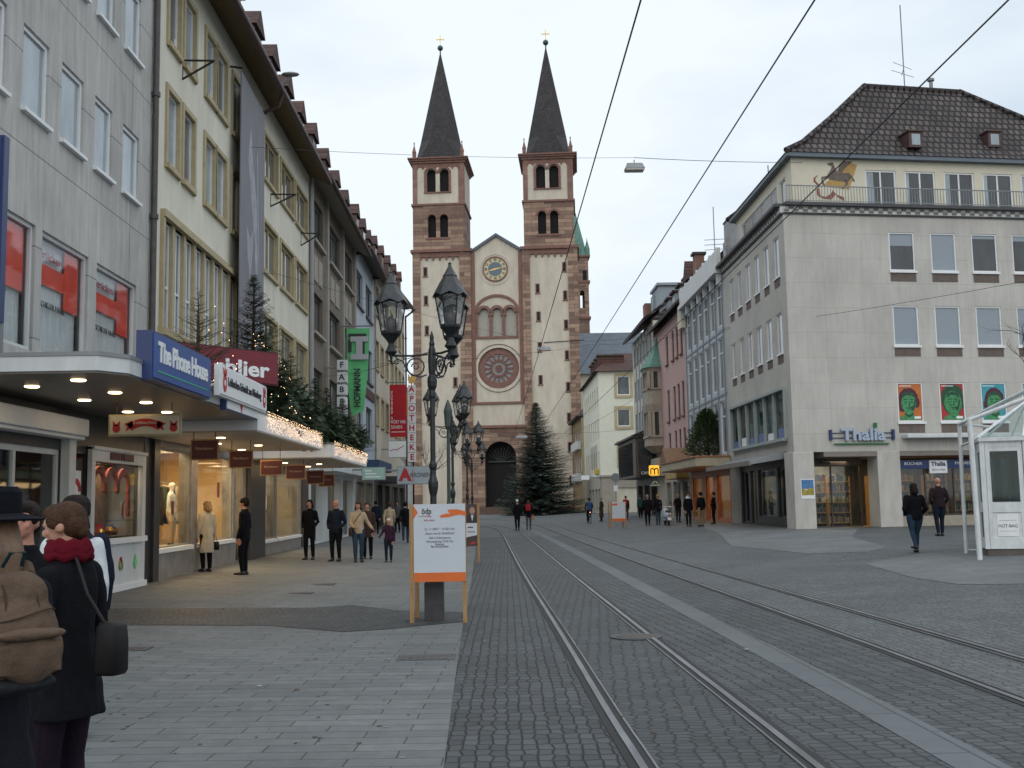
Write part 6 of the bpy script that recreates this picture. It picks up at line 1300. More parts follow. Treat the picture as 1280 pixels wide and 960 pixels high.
# ------------------------------------------------------------------ street lamps
M['castiron'] = mat('black_cast_iron', (.022,.025,.027), .45, .3, 6, metal=.3); M['lanternroof'] = mat('dark_lantern_roof', (.035,.038,.04), .4, .2, 4, metal=.3)
M['lglass'] = glassmat('lantern_glass', (.93,.94,.93), .14); M['bulb'] = mat('unlit_bulb', (.10,.10,.10), .3, .1)
def lantern_parts(post, x, y, z, k=1.0, rot=0, detail=True):
    """six-sided lantern, z is the arm height under its stem"""
    n = 6; c = Vector((x, y, z)); b = MB()
    b.lathe(c, [(.05,0),(.09,.04),(.06,.10),(.04,.16),(.06,.20),(.10,.25),(.145,.30),(.15,.33),(.145,.345)], 12)
    ro = [(.245,.75),(.245,.78),(.10,1.03)]
    # scalloped roof edge: lower in the middle of the corners
    for i in range(n):
        a0, a1 = rot+2*PI*i/n, rot+2*PI*(i+1)/n; am = (a0+a1)/2
        lo = [Vector((math.cos(a)*r_, math.sin(a)*r_, zz)) for a, r_, zz in ((a0,.262,.735),(am,.228,.79),(a1,.262,.735))]
        hi = [Vector((math.cos(a)*.095, math.sin(a)*.095, 1.04)) for a in (a0,a1)]; mid=[Vector((math.cos(a)*.165, math.sin(a)*.165, .92)) for a in (a0,a1)]
        b.add([c+q for q in lo+hi+mid], [(0,1,6,5) if False else (0,1,5),(1,6,5),(1,2,6),(5,6,4,3)], 1)
        b.add([c+Vector((q.x*.97,q.y*.97,q.z-.02)) for q in lo]+[c+Vector((0,0,.80))], [(0,3,1),(1,3,2)], 1)
    b.lathe(c, [(.10,1.03),(.105,1.05),(.085,1.07),(.03,1.17),(.02,1.21),(.028,1.225),(.004,1.25)], n, 1, rot=rot)
    # glazing bars
    for i in range(n):
        a = rot+2*PI*i/n; b.tube([c+Vector((math.cos(a)*.145, math.sin(a)*.145, .34)), c+Vector((math.cos(a)*.215, math.sin(a)*.215, .76))], .009, 4)
    lo = b.build('lantern', [M['castiron'], M['lanternroof']], post)
    if detail:
        g = MB(); g.lathe(c, [(.14,.35),(.21,.755)], n, rot=rot); gm = g.build('glass', M['lglass'], lo)
        g = MB(); g.lathe(c, [(.05,.345),(.075,.38),(.085,.45),(.07,.52),(.03,.56)], 12); g.build('lamp_bulb', M['bulb'], lo, smooth=True)
    return lo
def candelabra(x, y, label, rot=0, arms=3, grp='cast iron lamp posts along the pavement edge'):
    z = zg(x); t = thing('street_lamp', label, 'street lamp', (x, y, z), grp); c = Vector((x, y, z))
    b = MB(); b.lathe(c, [(.19,0),(.19,.52),(.175,.55)], 4, rot=PI/4); b.build('stone_base', mat('dark_granite',(.045,.042,.045),.6,.3,8), t)
    b = MB(); b.lathe(c, [(0.123,.55),(0.123,.62),(0.087,.68),(0.072,.9),(0.094,.95),(0.094,1.0),(0.051,1.05),(0.046,1.75),(0.058,1.80),(0.072,1.88),(0.072,1.95),(0.055,2.0),(0.043,2.05),(0.041,2.12),(0.058,2.16),(0.058,2.2),(0.038,2.25),(0.036,3.15),(0.049,3.18),(0.049,3.22),(0.041,3.27),(0.066,3.33),(0.072,3.40),(0.066,3.46),(0.043,3.5),(0.052,3.56),(0.058,3.72),(0.052,3.86),(0.035,3.92),(0.043,3.95),(0.029,4.0),(0.031,4.05),(0.006,4.14)], 14); b.build('pole', M['castiron'], t, smooth=False)
    for i in range(arms):
        a = rot + 2*PI*i/arms; d = Vector((math.cos(a), math.sin(a), 0)); L_ = .59
        b = MB(); P = lambda r_, z_: c + d*r_ + Vector((0,0,z_))
        b.tube([P(.06,3.80),P(.3,3.78),P(L_+.03,3.79)], .017, 6); b.tube([P(L_,3.70),P(L_,3.82)], [.012,.03], 8)
        b.tube([P(.24+.125*math.cos(q),3.62+.125*math.sin(q)) for q in [2*PI*j/14 for j in range(15)]], .012, 5)
        b.tube([P(.24+.06*math.cos(q)*(1-j/20),3.62+.06*math.sin(q)*(1-j/20)) for j,q in enumerate([2.4*PI*j/14 for j in range(15)])], .010, 5)
        b.tube([P(.08,3.50),P(.16,3.47),P(.30,3.50),P(.38,3.60),P(.42,3.70),P(.50,3.74),P(.55,3.70),P(.52,3.66),P(.48,3.68)], .012, 5)
        b.tube([P(L_-.06,3.78),P(L_-.1,3.70),P(L_-.02,3.67),P(L_+.04,3.72)], .010, 5)
        b.build('arm', M['castiron'], t); q = P(L_,0); lantern_parts(t, q.x, q.y, z+3.80)
    return t
def base_at(px, Y): return onY(px, 600, Y).x
LB = [(541.5,15.8,'nearest tall cast iron lamp rising behind the white poster stand',PI),(566,31.0,'second three-armed lamp post, greenish black, just right of the nearest lamp',PI+.15),(584,46,'third lamp post in the row towards the church portal',PI+.5),(590,61,'farthest lamp post, partly hidden behind the third one',PI+.9)]
for px, Y, lb, r_ in LB: candelabra(base_at(px, Y), Y, lb, r_)
# slender single pole between the first two lamps
x = base_at(561, 40); t = thing('pole', 'slender greenish pole with a bulky foot behind the second street lamp', 'pole', (x,40,0)); b = MB(); b.lathe((x,40,0),[(.2,0),(.2,1.2),(.14,1.5),(.07,1.7),(.06,4.3),(.12,4.4),(.16,5.0),(.1,5.2),(.02,5.4)],10); b.build('shaft', mat('grey_green_paint',(.05,.075,.07),.6,.2,4), t)
# ------------------------------------------------------------------ poster stands
M['timber'] = mat('yellow_timber', (.33,.19,.075), .6, .3, 7, sc=(5,5,.4)); M['paper'] = mat('white_poster_paper', (.50,.54,.58), .6, .04, 3); M['orange'] = mat('orange_paper', (.62,.13,.02), .6, .08, 4)
Y0 = 15.35; pl = onY(512,700,Y0); pr = onY(583,700,Y0); W_ = pr.x-pl.x; f_ = Fr(pl.x, Y0, 0); zt = onY(548,630,Y0).z; zb = onY(548,727,Y0).z
t = thing('poster_stand', 'white poster with an orange foot on wooden legs, set around the nearest lamp', 'poster stand', (pl.x+W_/2, Y0, 0), 'wooden poster stands')
for u, d in ((.0,0),(W_-.055,0),(.02,-.72),(W_-.075,-.72)):
    MB().fb(f_,u,u+.055,0.0,zt+.005,d-.06,d).build('leg', M['timber'], t)
for d in (-.03,-.69):
    MB().fb(f_,.055,W_-.055,zt-.07,zt-.02,d-.03,d).build('crossbar', M['timber'], t); 
pb = MB().fb(f_,.06,W_-.01,zb,zt,.0,.015).build('poster', M['paper'], t); MB().fb(f_,.04,W_-.04,zb,zt,-.76,-.745).build('rear_poster', M['paper'], t)
MB().fb(f_,.062,W_-.012,zb,zb+.125,.0155,.02).build('orange_strip', M['orange'], pb)
b = MB(); b.poly(f_,[(.062,zt-.02),(.12,zt-.11),(.062,zt-.2)],.0155,.004); b.build('orange_arrow', M['orange'], pb)
lettering(pb,'ödp',f_,.24,zt-.1,.115,.017,M['txtk'],width=.135,bold=.002,th=.002)
lettering(pb,'in Würzburg',f_,.22,zt-.165,.03,.017,M['txtr'],width=.17,th=.002); lettering(pb,'lebt weiter',f_,.28,zt-.22,.035,.017,M['txtr'],width=.16,th=.002,shear=.3)
b = MB(); b.poly(f_,[(.42,zt-.16),(.52,zt-.13),(.6,zt-.15),(.58,zt-.18),(.44,zt-.19)],.0155,.003); b.poly(f_,[(.53,zt-.08),(.66,zt-.075),(.79,zt-.11),(.79,zt-.17),(.7,zt-.15),(.6,zt-.17),(.55,zt-.12)],.0155,.003); b.build('orange_print', M['orange'], pb)
for s_, v, w_ in (('21.11.2007 · 19.30 Uhr',.345,.42),('„Recht durch Mobilfunk“',.405,.42),('Café im Kulturzentrum',.465,.30),('Veranstaltung 19.30 Uhr',.515,.38),('Referent',.555,.12),('Bad Neustadt/Saale',.585,.24)):
    lettering(pb,s_,f_,.42,zt-v,.042,.017,mat('grey_letters',(.07,.08,.10),.6,0),width=w_,th=.002)
# second stand at the second lamp: candidate style poster of an unnamed man
Y1 = 30.6; pl = onY(570,660,Y1); pr = onY(599.5,660,Y1); W_ = pr.x-pl.x; f_ = Fr(pl.x, Y1, 0); zt = onY(585,629,Y1).z; zb = onY(585,683,Y1).z
t = thing('poster_stand', 'stand with a portrait poster of a man in dark suit, behind the white poster', 'poster stand', (pl.x+W_/2, Y1, 0), 'wooden poster stands')
for u in (.0,W_-.06): MB().fb(f_,u,u+.06,0,zt,-.06,0).build('leg', M['timber'], t)
pb = MB().fb(f_,.05,W_-.07,zb,zt-.02,0,.015).build('poster', mat('dark_poster',(.05,.035,.035),.5,.1), t)
cu = W_-.20; b = MB(); b.poly(f_,[(cu-.14,zt-.33),(cu+.13,zt-.33),(cu+.13,zt-.52),(cu-.14,zt-.52)],.016,.003); b.build('printed_suit', M['black'], pb)
b = MB(); b.disc(f_,cu,zt-.2,.075,.11,.018,20,0,.003); b.build('printed_face', mat('print_skin',(.40,.22,.16),.6,.1), pb)
b = MB(); b.arc(f_,cu,zt-.17,.06,.095,R(-5),R(185),.02,.024,12); b.fb(f_,cu-.045,cu-.015,zt-.2,zt-.19,.021,.025); b.fb(f_,cu+.015,cu+.045,zt-.2,zt-.19,.021,.025); b.fb(f_,cu-.03,cu+.03,zt-.265,zt-.258,.021,.025); b.build('printed_hair', M['browndk'], pb)
b = MB(); b.poly(f_,[(cu-.04,zt-.33),(cu+.04,zt-.33),(cu,zt-.5)],.02,.003); b.poly(f_,[(.05,zt-.55),(W_-.07,zt-.55),(W_-.07,zt-.88),(.05,zt-.98)],.018,.003); b.build('printed_white', M['paper'], pb)
b = MB(); b.fb(f_,cu-.13,cu+.02,zt-.68,zt-.65,.022,.025); b.fb(f_,cu-.13,cu+.08,zt-.80,zt-.78,.022,.025); b.build('faint_lines', M['txtk'], pb); b = MB(); b.poly(f_,[(cu-.1,zt-1.14),(cu+.03,zt-1.04),(cu+.1,zt-1.13),(cu,zt-1.12)],.018,.003); b.build('red_print', M['red'], pb)
# third stand, far right
Y2 = 61; pl = onY(764,650,Y2); pr = onY(784,650,Y2); W_ = pr.x-pl.x; z0 = zg(pl.x); f_ = Fr(pl.x, Y2, 12); zt = onY(774,627,Y2).z
t = thing('poster_stand', 'small low poster stand with an orange foot on the far right, near the scooter', 'poster stand', (pl.x+W_/2, Y2, z0), 'wooden poster stands')
for u, d in ((0,0),(W_-.06,0),(0,-.5),(W_-.06,-.5)): MB().fb(f_,u,u+.06,z0,zt,d-.05,d).build('leg', M['timber'], t)
pb = MB().fb(f_,.06,W_-.06,z0+.45,zt-.02,0,.015).build('poster', M['paper'], t); MB().fb(f_,.062,W_-.062,z0+.4,z0+.55,.016,.02).build('orange_strip', M['orange'], pb); MB().fb(f_,.062,W_-.5,zt-.2,zt-.1,.016,.02).build('orange_print', M['orange'], pb)
# ------------------------------------------------------------------ glazed kiosk on the right
M['kwhite'] = mat('weathered_white_frame', (.60,.63,.63), .5, .15, 6, sc=(1,1,.4)); M['kglass'] = glassmat('kiosk_glass', (.55,.66,.64), .07)
kz = .25; K0 = Vector((10.62,24.05,kz)); t = thing('glass_kiosk','white framed polygonal glass kiosk with a pipe roof at the right edge','kiosk',K0)
kp = [(10.95,24.75),(10.72,24.0),(11.55,23.75),(12.9,23.6),(14.1,24.1),(14.7,25.3),(14.2,26.8),(12.9,27.3),(11.9,26.6)]
ZT = 2.78
b = MB(); b.prism([(x,y,kz-.05) for x,y in kp],(0,0,.24)); b.build('plinth', mat('kiosk_plinth',(.10,.09,.08),.8,.2), t)
n = len(kp)
for i in range(n):
    (xa,ya),(xb,yb) = kp[i],kp[(i+1)%n]; L_ = math.hypot(xb-xa,yb-ya); f_ = Fr(xa,ya,math.degrees(math.atan2(yb-ya,xb-xa)))
    b = MB(); b.fb(f_,-.05,.05,kz+.19,ZT,-.05,.05); b.build('post', M['kwhite'], t)
    m_ = 1 if L_ < 1.3 else 2
    for k in range(m_):
        u0 = L_*k/m_+.06; u1 = L_*(k+1)/m_-.06; b = MB()
        b.fb(f_,u0,u1,kz+.19,kz+.42,-.03,.03); b.fb(f_,u0,u1,kz+.98,kz+1.12,-.03,.03); b.fb(f_,u0,u1,ZT-.12,ZT,-.03,.03); b.fb(f_,u0,u0+.09,kz+.42,ZT-.12,-.025,.025); b.fb(f_,u1-.09,u1,kz+.42,ZT-.12,-.025,.025); b.fb(f_,u0+.09,u1-.09,kz+1.12,kz+1.2,-.02,.02); b.fb(f_,u0+.09,u1-.09,ZT-.22,ZT-.12,-.02,.02)
        if k: b.fb(f_,L_*k/m_-.06,L_*k/m_+.06,kz+.19,ZT,-.04,.04)
        w_ = b.build('glazed_panel', M['kwhite'], t); MB().fb(f_,u0+.08,u1-.08,kz+1.19,ZT-.21,-.006,.006).build('pane', M['kglass'], w_)
        MB().fb(f_,u0+.09,u1-.09,kz+.42,kz+.98,-.01,.004).build('lower_panel', M['kwhite'] if i in (1,) else M['kglass'], w_)
        if i == 1:
            q = MB().fb(f_,u0+.16,u1-.16,kz+.46,kz+.94,.006,.02).build('notice', M['white'], w_); lettering(q,'HOT-BAG',f_,(u0+u1)/2,kz+.68,.1,.022,M['txtk'],width=.38,th=.002)
            b = MB(); b.fb(f_,u0+.2,u1-.2,kz+.57,kz+.576,.02,.024); b.fb(f_,u0+.2,u1-.2,kz+.8,kz+.806,.02,.024); b.build('faint_lines', M['greymet'], q)
b = MB(); b.prism([(12.4+(x-12.4)*1.06,25.2+(y-25.2)*1.06,ZT) for x,y in kp],(0,0,.09)); b.build('roof_ring', M['kwhite'], t)
ap_ = Vector((12.4,25.2,ZT+1.0)); b = MB()
for x,y in kp: b.tube([(12.4+(x-12.4)*1.06,25.2+(y-25.2)*1.06,ZT+.08),tuple(ap_)],.025,6)
b.build('roof_bars', M['kwhite'], t); b = MB()
for i in range(n):
    (xa,ya),(xb,yb)=kp[i],kp[(i+1)%n]; b.add([(xa,ya,ZT+.08),(xb,yb,ZT+.08),tuple(ap_-Vector((0,0,.02)))],[(0,1,2)])
b.build('roof_glass', glassmat('roof_glass_sheet',(.85,.9,.9),.02), t, fix=False)
b = MB(); b.prism([(12.4+(x-12.4)*.8,25.2+(y-25.2)*.8,kz+.2) for x,y in kp],(0,0,.75)); b.build('counter', mat('dim_counter',(.12,.13,.12),.7,.3), t)
for (x,y,h_) in ((11.9,24.5,.4),(12.8,24.5,.6),(13.2,24.9,.4)): MB().box((x-.15,y-.12,kz+.95),(x+.15,y+.12,kz+.95+h_)).build('goods_box', [M['red'],M['ochre'],M['blue'],M['white'],M['maroon']][int(x*7)%5], t)
# outer pipe frame
def gp(px,py): return onG(px,py)
s = thing('pipe_frame','white steel pipe frame on two leaning posts in front of the glass kiosk','frame',gp(1208,692))
a0 = gp(1208,692); a1 = onY(1199,530,a0.y); b0 = gp(1225,700); b1 = onY(1212,525,b0.y)
for nm,p,q,r_ in (('post',a0,a1,.045),('post',b0,b1,.055)): MB().tube([p,q],r_,10).build(nm, M['kwhite'], s)
e0 = onY(1285,487,b0.y-.6); e1 = onY(1285,497,b0.y-.6)
for nm,p,q,r_ in (('roof_pipe',a1,e0,.05),('roof_pipe',b1,e1,.045),('roof_pipe',a1,b1,.035),('roof_pipe',a1,onY(1240,534,24.3),.03),('roof_pipe',onY(1202,557,a0.y),onY(1225,548,24.2),.03)): MB().tube([p,q],r_,8).build(nm, M['kwhite'], s)
MB().tube([onG(1208,690)+Vector((0,0,.05)),onG(1225,690)+Vector((0,0,.05))],.02,6).build('foot_bar', M['kwhite'], s)
# ------------------------------------------------------------------ conifers
M['needle'] = mat('fir_needles', (.035,.065,.028), .7, .45, 1.5); M['needle_b'] = mat('blue_fir_needles', (.040,.066,.050), .7, .4, .6); M['needle_y'] = mat('pine_needles', (.045,.08,.025), .7, .4, 1.2); M['bark'] = mat('fir_bark', (.05,.035,.022), .9, .3, 12)
def conifer(label, loc, H, Rb, mt, whorls=20, per=11, seed=1, name='fir_tree', fill=1.0, twig=.22, droop=.25, up=0.0, prof=None, grp=None, bare=0, z0f=.06, tri=5, asym=None, cat='fir tree'):
    rr = random.Random(seed); t = thing(name, label, cat, loc, grp); loc = Vector(loc)
    b = MB(); b.tube([loc, loc+Vector((0,0,H*.5)), loc+Vector((0,0,H*.97))], [H*.016+.02, H*.010+.012, .006], 7)
    cr = MB()
    for w_ in range(whorls):
        f = w_/(whorls-1); z = H*(z0f+(.97-z0f)*f); base = prof(f) if prof else (1-f)**.85
        for k in range(per):
            a = 2*PI*(k/per)+rr.random()*.8+w_*1.3; L_ = Rb*max(base,.02)*(.72+.38*rr.random())+.006*H
            if asym: L_ *= asym(a)
            dr = droop*(1-f*1.3)+rr.uniform(-.08,.08)-up*f; z_ = z+rr.uniform(-.5,.5)*H/whorls; p0 = loc+Vector((0,0,z_)); d = Vector((math.cos(a),math.sin(a),0))
            seg = 5; pts = [p0 + d*L_*(j/seg) + Vector((0,0,-dr*L_*(j/seg)+.22*L_*(j/seg)**2)) for j in range(seg+1)]
            b.tube([pts[0],pts[2],pts[5]], [L_*.012+.003,L_*.008+.003,.002], 3, cap=False)
            nt_ = max(4, int(L_/ (twig*.42)*fill))
            for j in range(nt_):
                s_ = (j+.5)/nt_
                if s_ < .12+bare*.3: continue
                q = pts[0].lerp(pts[-1], s_); i_ = min(seg-1,int(s_*seg)); q = pts[i_].lerp(pts[i_+1], s_*seg-i_)
                for side in (-1,1):
                    if rr.random() < bare: continue
                    aa = a + side*(.75+rr.uniform(-.35,.35)); tl = twig*(.7+.6*rr.random())*(1.15-.5*s_)*(1.1-.62*f); td = Vector((math.cos(aa),math.sin(aa),rr.uniform(-.35,.25)))
                    e = q+td*tl; sd_ = Vector((-td.y,td.x,0)).normalized()
                    # feathered spray: several thin blades
                    for m_ in range(tri):
                        c_ = q.lerp(e, m_/tri); bl = tl*.42*(1-m_/tri*.5)
                        for s2 in (-1,1):
                            tip = c_+td*bl*.8+sd_*s2*bl*.6+Vector((0,0,rr.uniform(-.35,.25)*bl)); wv = tl*.085
                            cr.add([c_-sd_*wv, c_+td*wv*2.2, tip],[(0,1,2)])
                    cr.add([e+sd_*tl*.06, e-sd_*tl*.06, e+td*tl*.28],[(0,1,2)])
    b.build('trunk', M['bark'], t); cr.build('crown', mt, t, fix=False)
    return t
sx = onY(672,640,128); 
conifer('tall dark Christmas fir with an open irregular outline in front of the cathedral', (sx.x,128,0), onY(667,501,128).z, 5.5, M['needle_b'], 48, 20, 4, 'christmas_tree', 1.15, .66, .30, 0, lambda f: (1-f)**.8*(.93+.07*math.sin(f*30)), tri=4, asym=lambda a: 1.0+.12*math.cos(a), z0f=.05)
cz = 3.46
g_ = 'fir trees standing on the white canopies'
conifer('thin half-bare fir with visible branches on the canopy, in front of the tall strip window', (-5.3,19.6,3.53), 2.05, .95, M['needle'], 15, 8, 11, 'fir_tree', .6, .12, -.25, .2, bare=.62, grp=g_)
conifer('tallest canopy fir with a bare spiky top, beside the grey banner', (-5.1,23.2,cz), 3.15, 1.15, M['needle'], 26, 11, 12, 'fir_tree', 1.0, .16, .15, .3, grp=g_)
conifer('bushy fir right behind the crimson board', (-5.2,24.9,cz), 2.0, 1.0, M['needle'], 17, 11, 13, 'fir_tree', 1.0, .16, .2, grp=g_)
conifer('leaning fir at the middle of the white canopy above the fairy lights', (-5.1,26.6,cz), 1.75, 1.0, M['needle'], 16, 11, 14, 'fir_tree', 1.0, .16, .2, grp=g_)
conifer('sparse fir near the end of the first fairy-lit canopy', (-5.2,28.0,cz), 2.1, .95, M['needle'], 17, 10, 15, 'fir_tree', .9, .16, .2, bare=.15, grp=g_)
conifer('low fir at the near end of the farther canopy', (-5.1,31.2,3.36), 1.9, 1.0, M['needle'], 16, 11, 16, 'fir_tree', 1.0, .17, .2, grp=g_)
conifer('fir in the middle of the farther canopy', (-5.2,34.0,3.36), 1.9, 1.0, M['needle'], 16, 11, 17, 'fir_tree', 1.0, .17, .2, grp=g_)
conifer('last fir on the farther canopy, beside the green banner foot', (-5.1,36.9,3.36), 1.8, 1.0, M['needle'], 16, 11, 18, 'fir_tree', 1.0, .17, .2, grp=g_)
# fir garlands along the canopy edges with fairy lights on the fascias
def garland(label, y0, y1, z, seed):
    rr = random.Random(seed); t = MB(); n = int((y1-y0)*330)
    for i in range(n):
        y = y0+(y1-y0)*rr.random(); a = rr.random()*2*PI; rad = .42*rr.random()**.6; q = Vector((-4.86+rad*math.cos(a), y, z+.44+.5*math.sin(a)*rr.random()+.16*math.sin(y*1.7)+.10*math.sin(y*4.1)))
        d = Vector((rr.uniform(-.3,1),rr.uniform(-1,1),rr.uniform(-.8,.5))).normalized(); sd_ = d.cross(Vector((0,0,1))).normalized(); tl = .2+.14*rr.random()
        for m_ in range(5):
            c_ = q+d*tl*m_/5
            for s2 in (-1,1): t.add([c_-d*.02,c_+d*.045,c_+d*.08+sd_*s2*.10*(1-m_*.1)],[(0,1,2)])
    o = t.build('garland', M['needle'], loc=(-4.85,(y0+y1)/2,z), fix=False); return tag(o, label, 'garland', 'fir garlands on the canopies')
garland('thick green fir garland lying on the first fairy-lit canopy', 22.6, 28.6, 3.42, 5); garland('green fir garland lying on the farther canopy', 30.2, 38.6, 3.32, 6)
def fairy(label, y0, y1, z0, z1, n, seed):
    rr = random.Random(seed); b = MB()
    for i in range(n):
        y = y0+(y1-y0)*i/n+rr.uniform(-.05,.05); z = z1-(z1-z0)*rr.random()**1.3; r_ = .0065
        c = Vector((-4.46,y,z)); b.add([c+Vector((r_,0,0)),c+Vector((0,r_,0)),c+Vector((0,0,r_)),c+Vector((0,-r_,0)),c+Vector((0,0,-r_))],[(0,1,2),(0,2,3),(0,3,4),(0,4,1)])
    o = b.build('fairy_lights', mat('fairy_bulb',(1,.7,.4),.5,0,emit=(1,.66,.38),es=6), loc=(-4.46,(y0+y1)/2,(z0+z1)/2), fix=False); tag(o, label, 'fairy lights', 'fairy lights on the canopy edges', 'stuff')
fairy('dense net of tiny warm fairy lights on the first white canopy edge', 21.6, 28.5, 3.12, 3.5, 620, 1); fairy('net of tiny warm fairy lights on the farther canopy edge', 30.6, 38.5, 3.02, 3.42, 560, 2)
for (y,z,k) in ((23.2,3.6,60),(24.9,3.6,35),(19.6,3.7,14)):
    rr = random.Random(k); b = MB()
    for i in range(k):
        h_ = rr.random(); a = rr.uniform(-1.8,1.2); r2 = (.75 if k > 30 else .5)*(1-h_)*1.1+.1; c = Vector((-5.1+r2*math.cos(a), y+r2*math.sin(a), z+h_*1.7)); r_ = .008
        b.add([c+Vector((r_,0,0)),c+Vector((0,r_,0)),c+Vector((0,0,r_)),c+Vector((0,-r_,0)),c+Vector((-r_,0,0)),c+Vector((0,0,-r_))],[(0,1,2),(0,2,3),(0,3,5),(0,5,1),(4,2,1),(4,3,2),(4,5,3),(4,1,5)])
    o = b.build('fairy_lights', M_ if False else MC['fairy_bulb'], loc=(-5.1,y,z), fix=False)
    tag(o, {60:'warm fairy lights scattered through the tallest canopy fir',35:'warm fairy lights in the bushy fir behind the crimson board',14:'a few fairy lights in the half-bare fir on the canopy'}[k], 'fairy lights', 'fairy lights in the firs', 'stuff')
# round dense fir on the right canopy
p0 = onY(886,575,60.5); PH = onY(882,515,60.5).z-3.8
t = thing('pine_tree','broad rounded pine standing on the orange-brown canopy of the right row','pine tree',(p0.x,60.5,3.85)); rr = random.Random(9); cr = MB(); b = MB(); c0 = Vector((p0.x,60.5,3.85))
b.tube([c0, c0+Vector((0,0,PH*.85))],[.09,.02],8)
for i in range(3400):
    f = rr.random()**.9; a = rr.random()*2*PI; rm = 1.52*((1-f)**.5 if f > .3 else .84+.1*math.sin(f*9))*(.86+.14*math.sin(a*5+f*11)+.08*math.sin(a*9+f*23)); r_ = rm*(rr.random()**.38)
    q = c0+Vector((r_*math.cos(a), r_*math.sin(a), .12+f*PH*(.93+.05*math.sin(a*4)))); d = Vector((math.cos(a)*.8, math.sin(a)*.8, .55+rr.uniform(-.6,.6))).normalized(); sd_ = d.cross(Vector((rr.uniform(-1,1),rr.uniform(-1,1),1))).normalized(); tl = .17+.12*rr.random()
    for s_ in (-1,-.35,.35,1): cr.add([q-sd_*.018,q+sd_*.018,q+d*tl*(1-.25*abs(s_))+sd_*s_*.09],[(0,1,2)])
for k in range(30):
    a = rr.random()*2*PI; f = rr.random(); b.tube([c0+Vector((0,0,PH*.8*f)), c0+Vector((math.cos(a)*1.1*(1-f*.7),math.sin(a)*1.1*(1-f*.7),PH*.8*f+.35))],[.02,.006],4)
b.build('trunk', M['bark'], t); cr.build('crown', M['needle_y'], t, fix=False)
# bare street tree whose twigs reach in from the right
def bare_tree(label, loc, seed):
    rr = random.Random(seed); t = thing('bare_tree', label, 'tree', loc); loc = Vector(loc); tr = MB(); cr = MB()
    tr.tube([loc, loc+Vector((-.1,0,2.2)), loc+Vector((-.2,.1,3.6))],[.14,.11,.09],8)
    def br(p, d, L_, r_, lv):
        pts = [p]; q = p
        for i in range(4): d = (d+Vector((rr.uniform(-.25,.25),rr.uniform(-.25,.25),rr.uniform(-.12,.2)))).normalized(); q = q+d*L_/4; pts.append(q)
        cr.tube(pts, [r_*(1-.17*i) for i in range(5)], 4, cap=False)
        if lv: 
            for i in range(4): br(pts[1+i%4], (d+Vector((rr.uniform(-.9,.9),rr.uniform(-.9,.9),rr.uniform(-.3,.7)))).normalized(), L_*rr.uniform(.45,.68), r_*.5, lv-1)
    for d in ((-1,0,.35),(-.85,-.4,.55),(-.3,.6,1),(.5,-.5,1),(.8,.4,.7),(-.6,.2,.9)): br(loc+Vector((-.2,.1,3.5)), Vector(d).normalized(), 1.9, .032, 3)
    tr.build('trunk', M['bark'], t); cr.build('branches', M['bark'], t, fix=False)
bare_tree('bare street tree at the right edge whose thin twigs cross the bookshop windows', (15.9,28.5,.33), 5)
bare_tree('small bare tree among the signs at the far end of the left row', (-4.2,76,.1), 8)
# ------------------------------------------------------------------ overhead wires and hanging lamps
M['wire'] = mat('black_wire', (.015,.015,.016), .6, 0)
def wire(label, pts, r_, sag=0, name='overhead_wire', cat='wire', grp='overhead wires'):
    P_ = []
    for a, c in zip(pts[:-1], pts[1:]):
        a, c = Vector(a), Vector(c)
        for i in range(8): k = i/8; P_.append(a.lerp(c,k)-Vector((0,0,sag*4*k*(1-k))))
    P_.append(Vector(pts[-1])); b = MB().tube(P_, r_, 5); o = b.build(name, M['wire'], loc=P_[0]); return tag(o, label, cat, grp)
for (x, lb) in ((1.22,'tram wire over the near track, nearest the cathedral towers'),(2.62,'middle tram wire crossing the sky above the hanging lamp'),(4.2,'tram wire over the far track, running across the tiled roof')):
    wire(lb, [(x,-4,5.6),(x,30,5.6),(x-.05,60,5.6),(x-.35,95,5.6)], .008)
def hang_lamp(label, p, Lx, Ly, h_=.18):
    t = thing('hanging_lamp', label, 'lamp', p, 'street lights hung over the tracks'); b = MB(); p = Vector(p)
    b.add([tuple(p+Vector(q)) for q in ((-Lx/2,-Ly/2,0),(Lx/2,-Ly/2,0),(Lx/2,Ly/2,0),(-Lx/2,Ly/2,0),(-Lx*.38,-Ly*.3,h_),(Lx*.38,-Ly*.3,h_),(Lx*.38,Ly*.3,h_),(-Lx*.38,Ly*.3,h_))],[(0,1,5,4),(1,2,6,5),(2,3,7,6),(3,0,4,7),(4,5,6,7)])
    b.tube([p+Vector((0,0,h_)),p+Vector((0,0,h_+.14))],.02,6); b.build('housing', M['greymet'], t)
    MB().box(tuple(p+Vector((-Lx*.46,-Ly*.46,-.05))),tuple(p+Vector((Lx*.46,Ly*.46,-.002)))).build('diffuser', mat('lamp_diffuser',(.55,.50,.45),.4,.1), t)
s0 = onX(300,183,-6.95); s1 = onX(1003,203,12.6); lp = onY(793,212,(s0.y+s1.y)/2)
mid = lp+Vector((0,0,.42)); 
wire('high cross wire from the cream house past the towers to the hanging box lamp', [s0, mid], .006, .12); wire('high cross wire from the hanging box lamp to the painted penthouse wall', [mid, s1], .011, .05)
hang_lamp('grey box lamp hanging high on the cross wire, right of the towers', tuple(lp), .68, .42, .2)
s0 = onX(268,325,-6.95); lp = onY(680,437,62); s1 = onX(913,411,12.15)
wire('low cross wire from the strip window of the cream house across the lanterns', [s0, onX(345,342,-6.6), lp+Vector((0,0,.35)), s1], .007, .1)
hang_lamp('pale flat lamp hanging in front of the right cathedral tower', tuple(lp), .8, .4, .15)
wire('thick bracket rod holding the pale lamp in front of the cathedral', [lp+Vector((0,0,.4)), onY(730,425,62)], .03, 0, 'bracket_rod', 'rod')
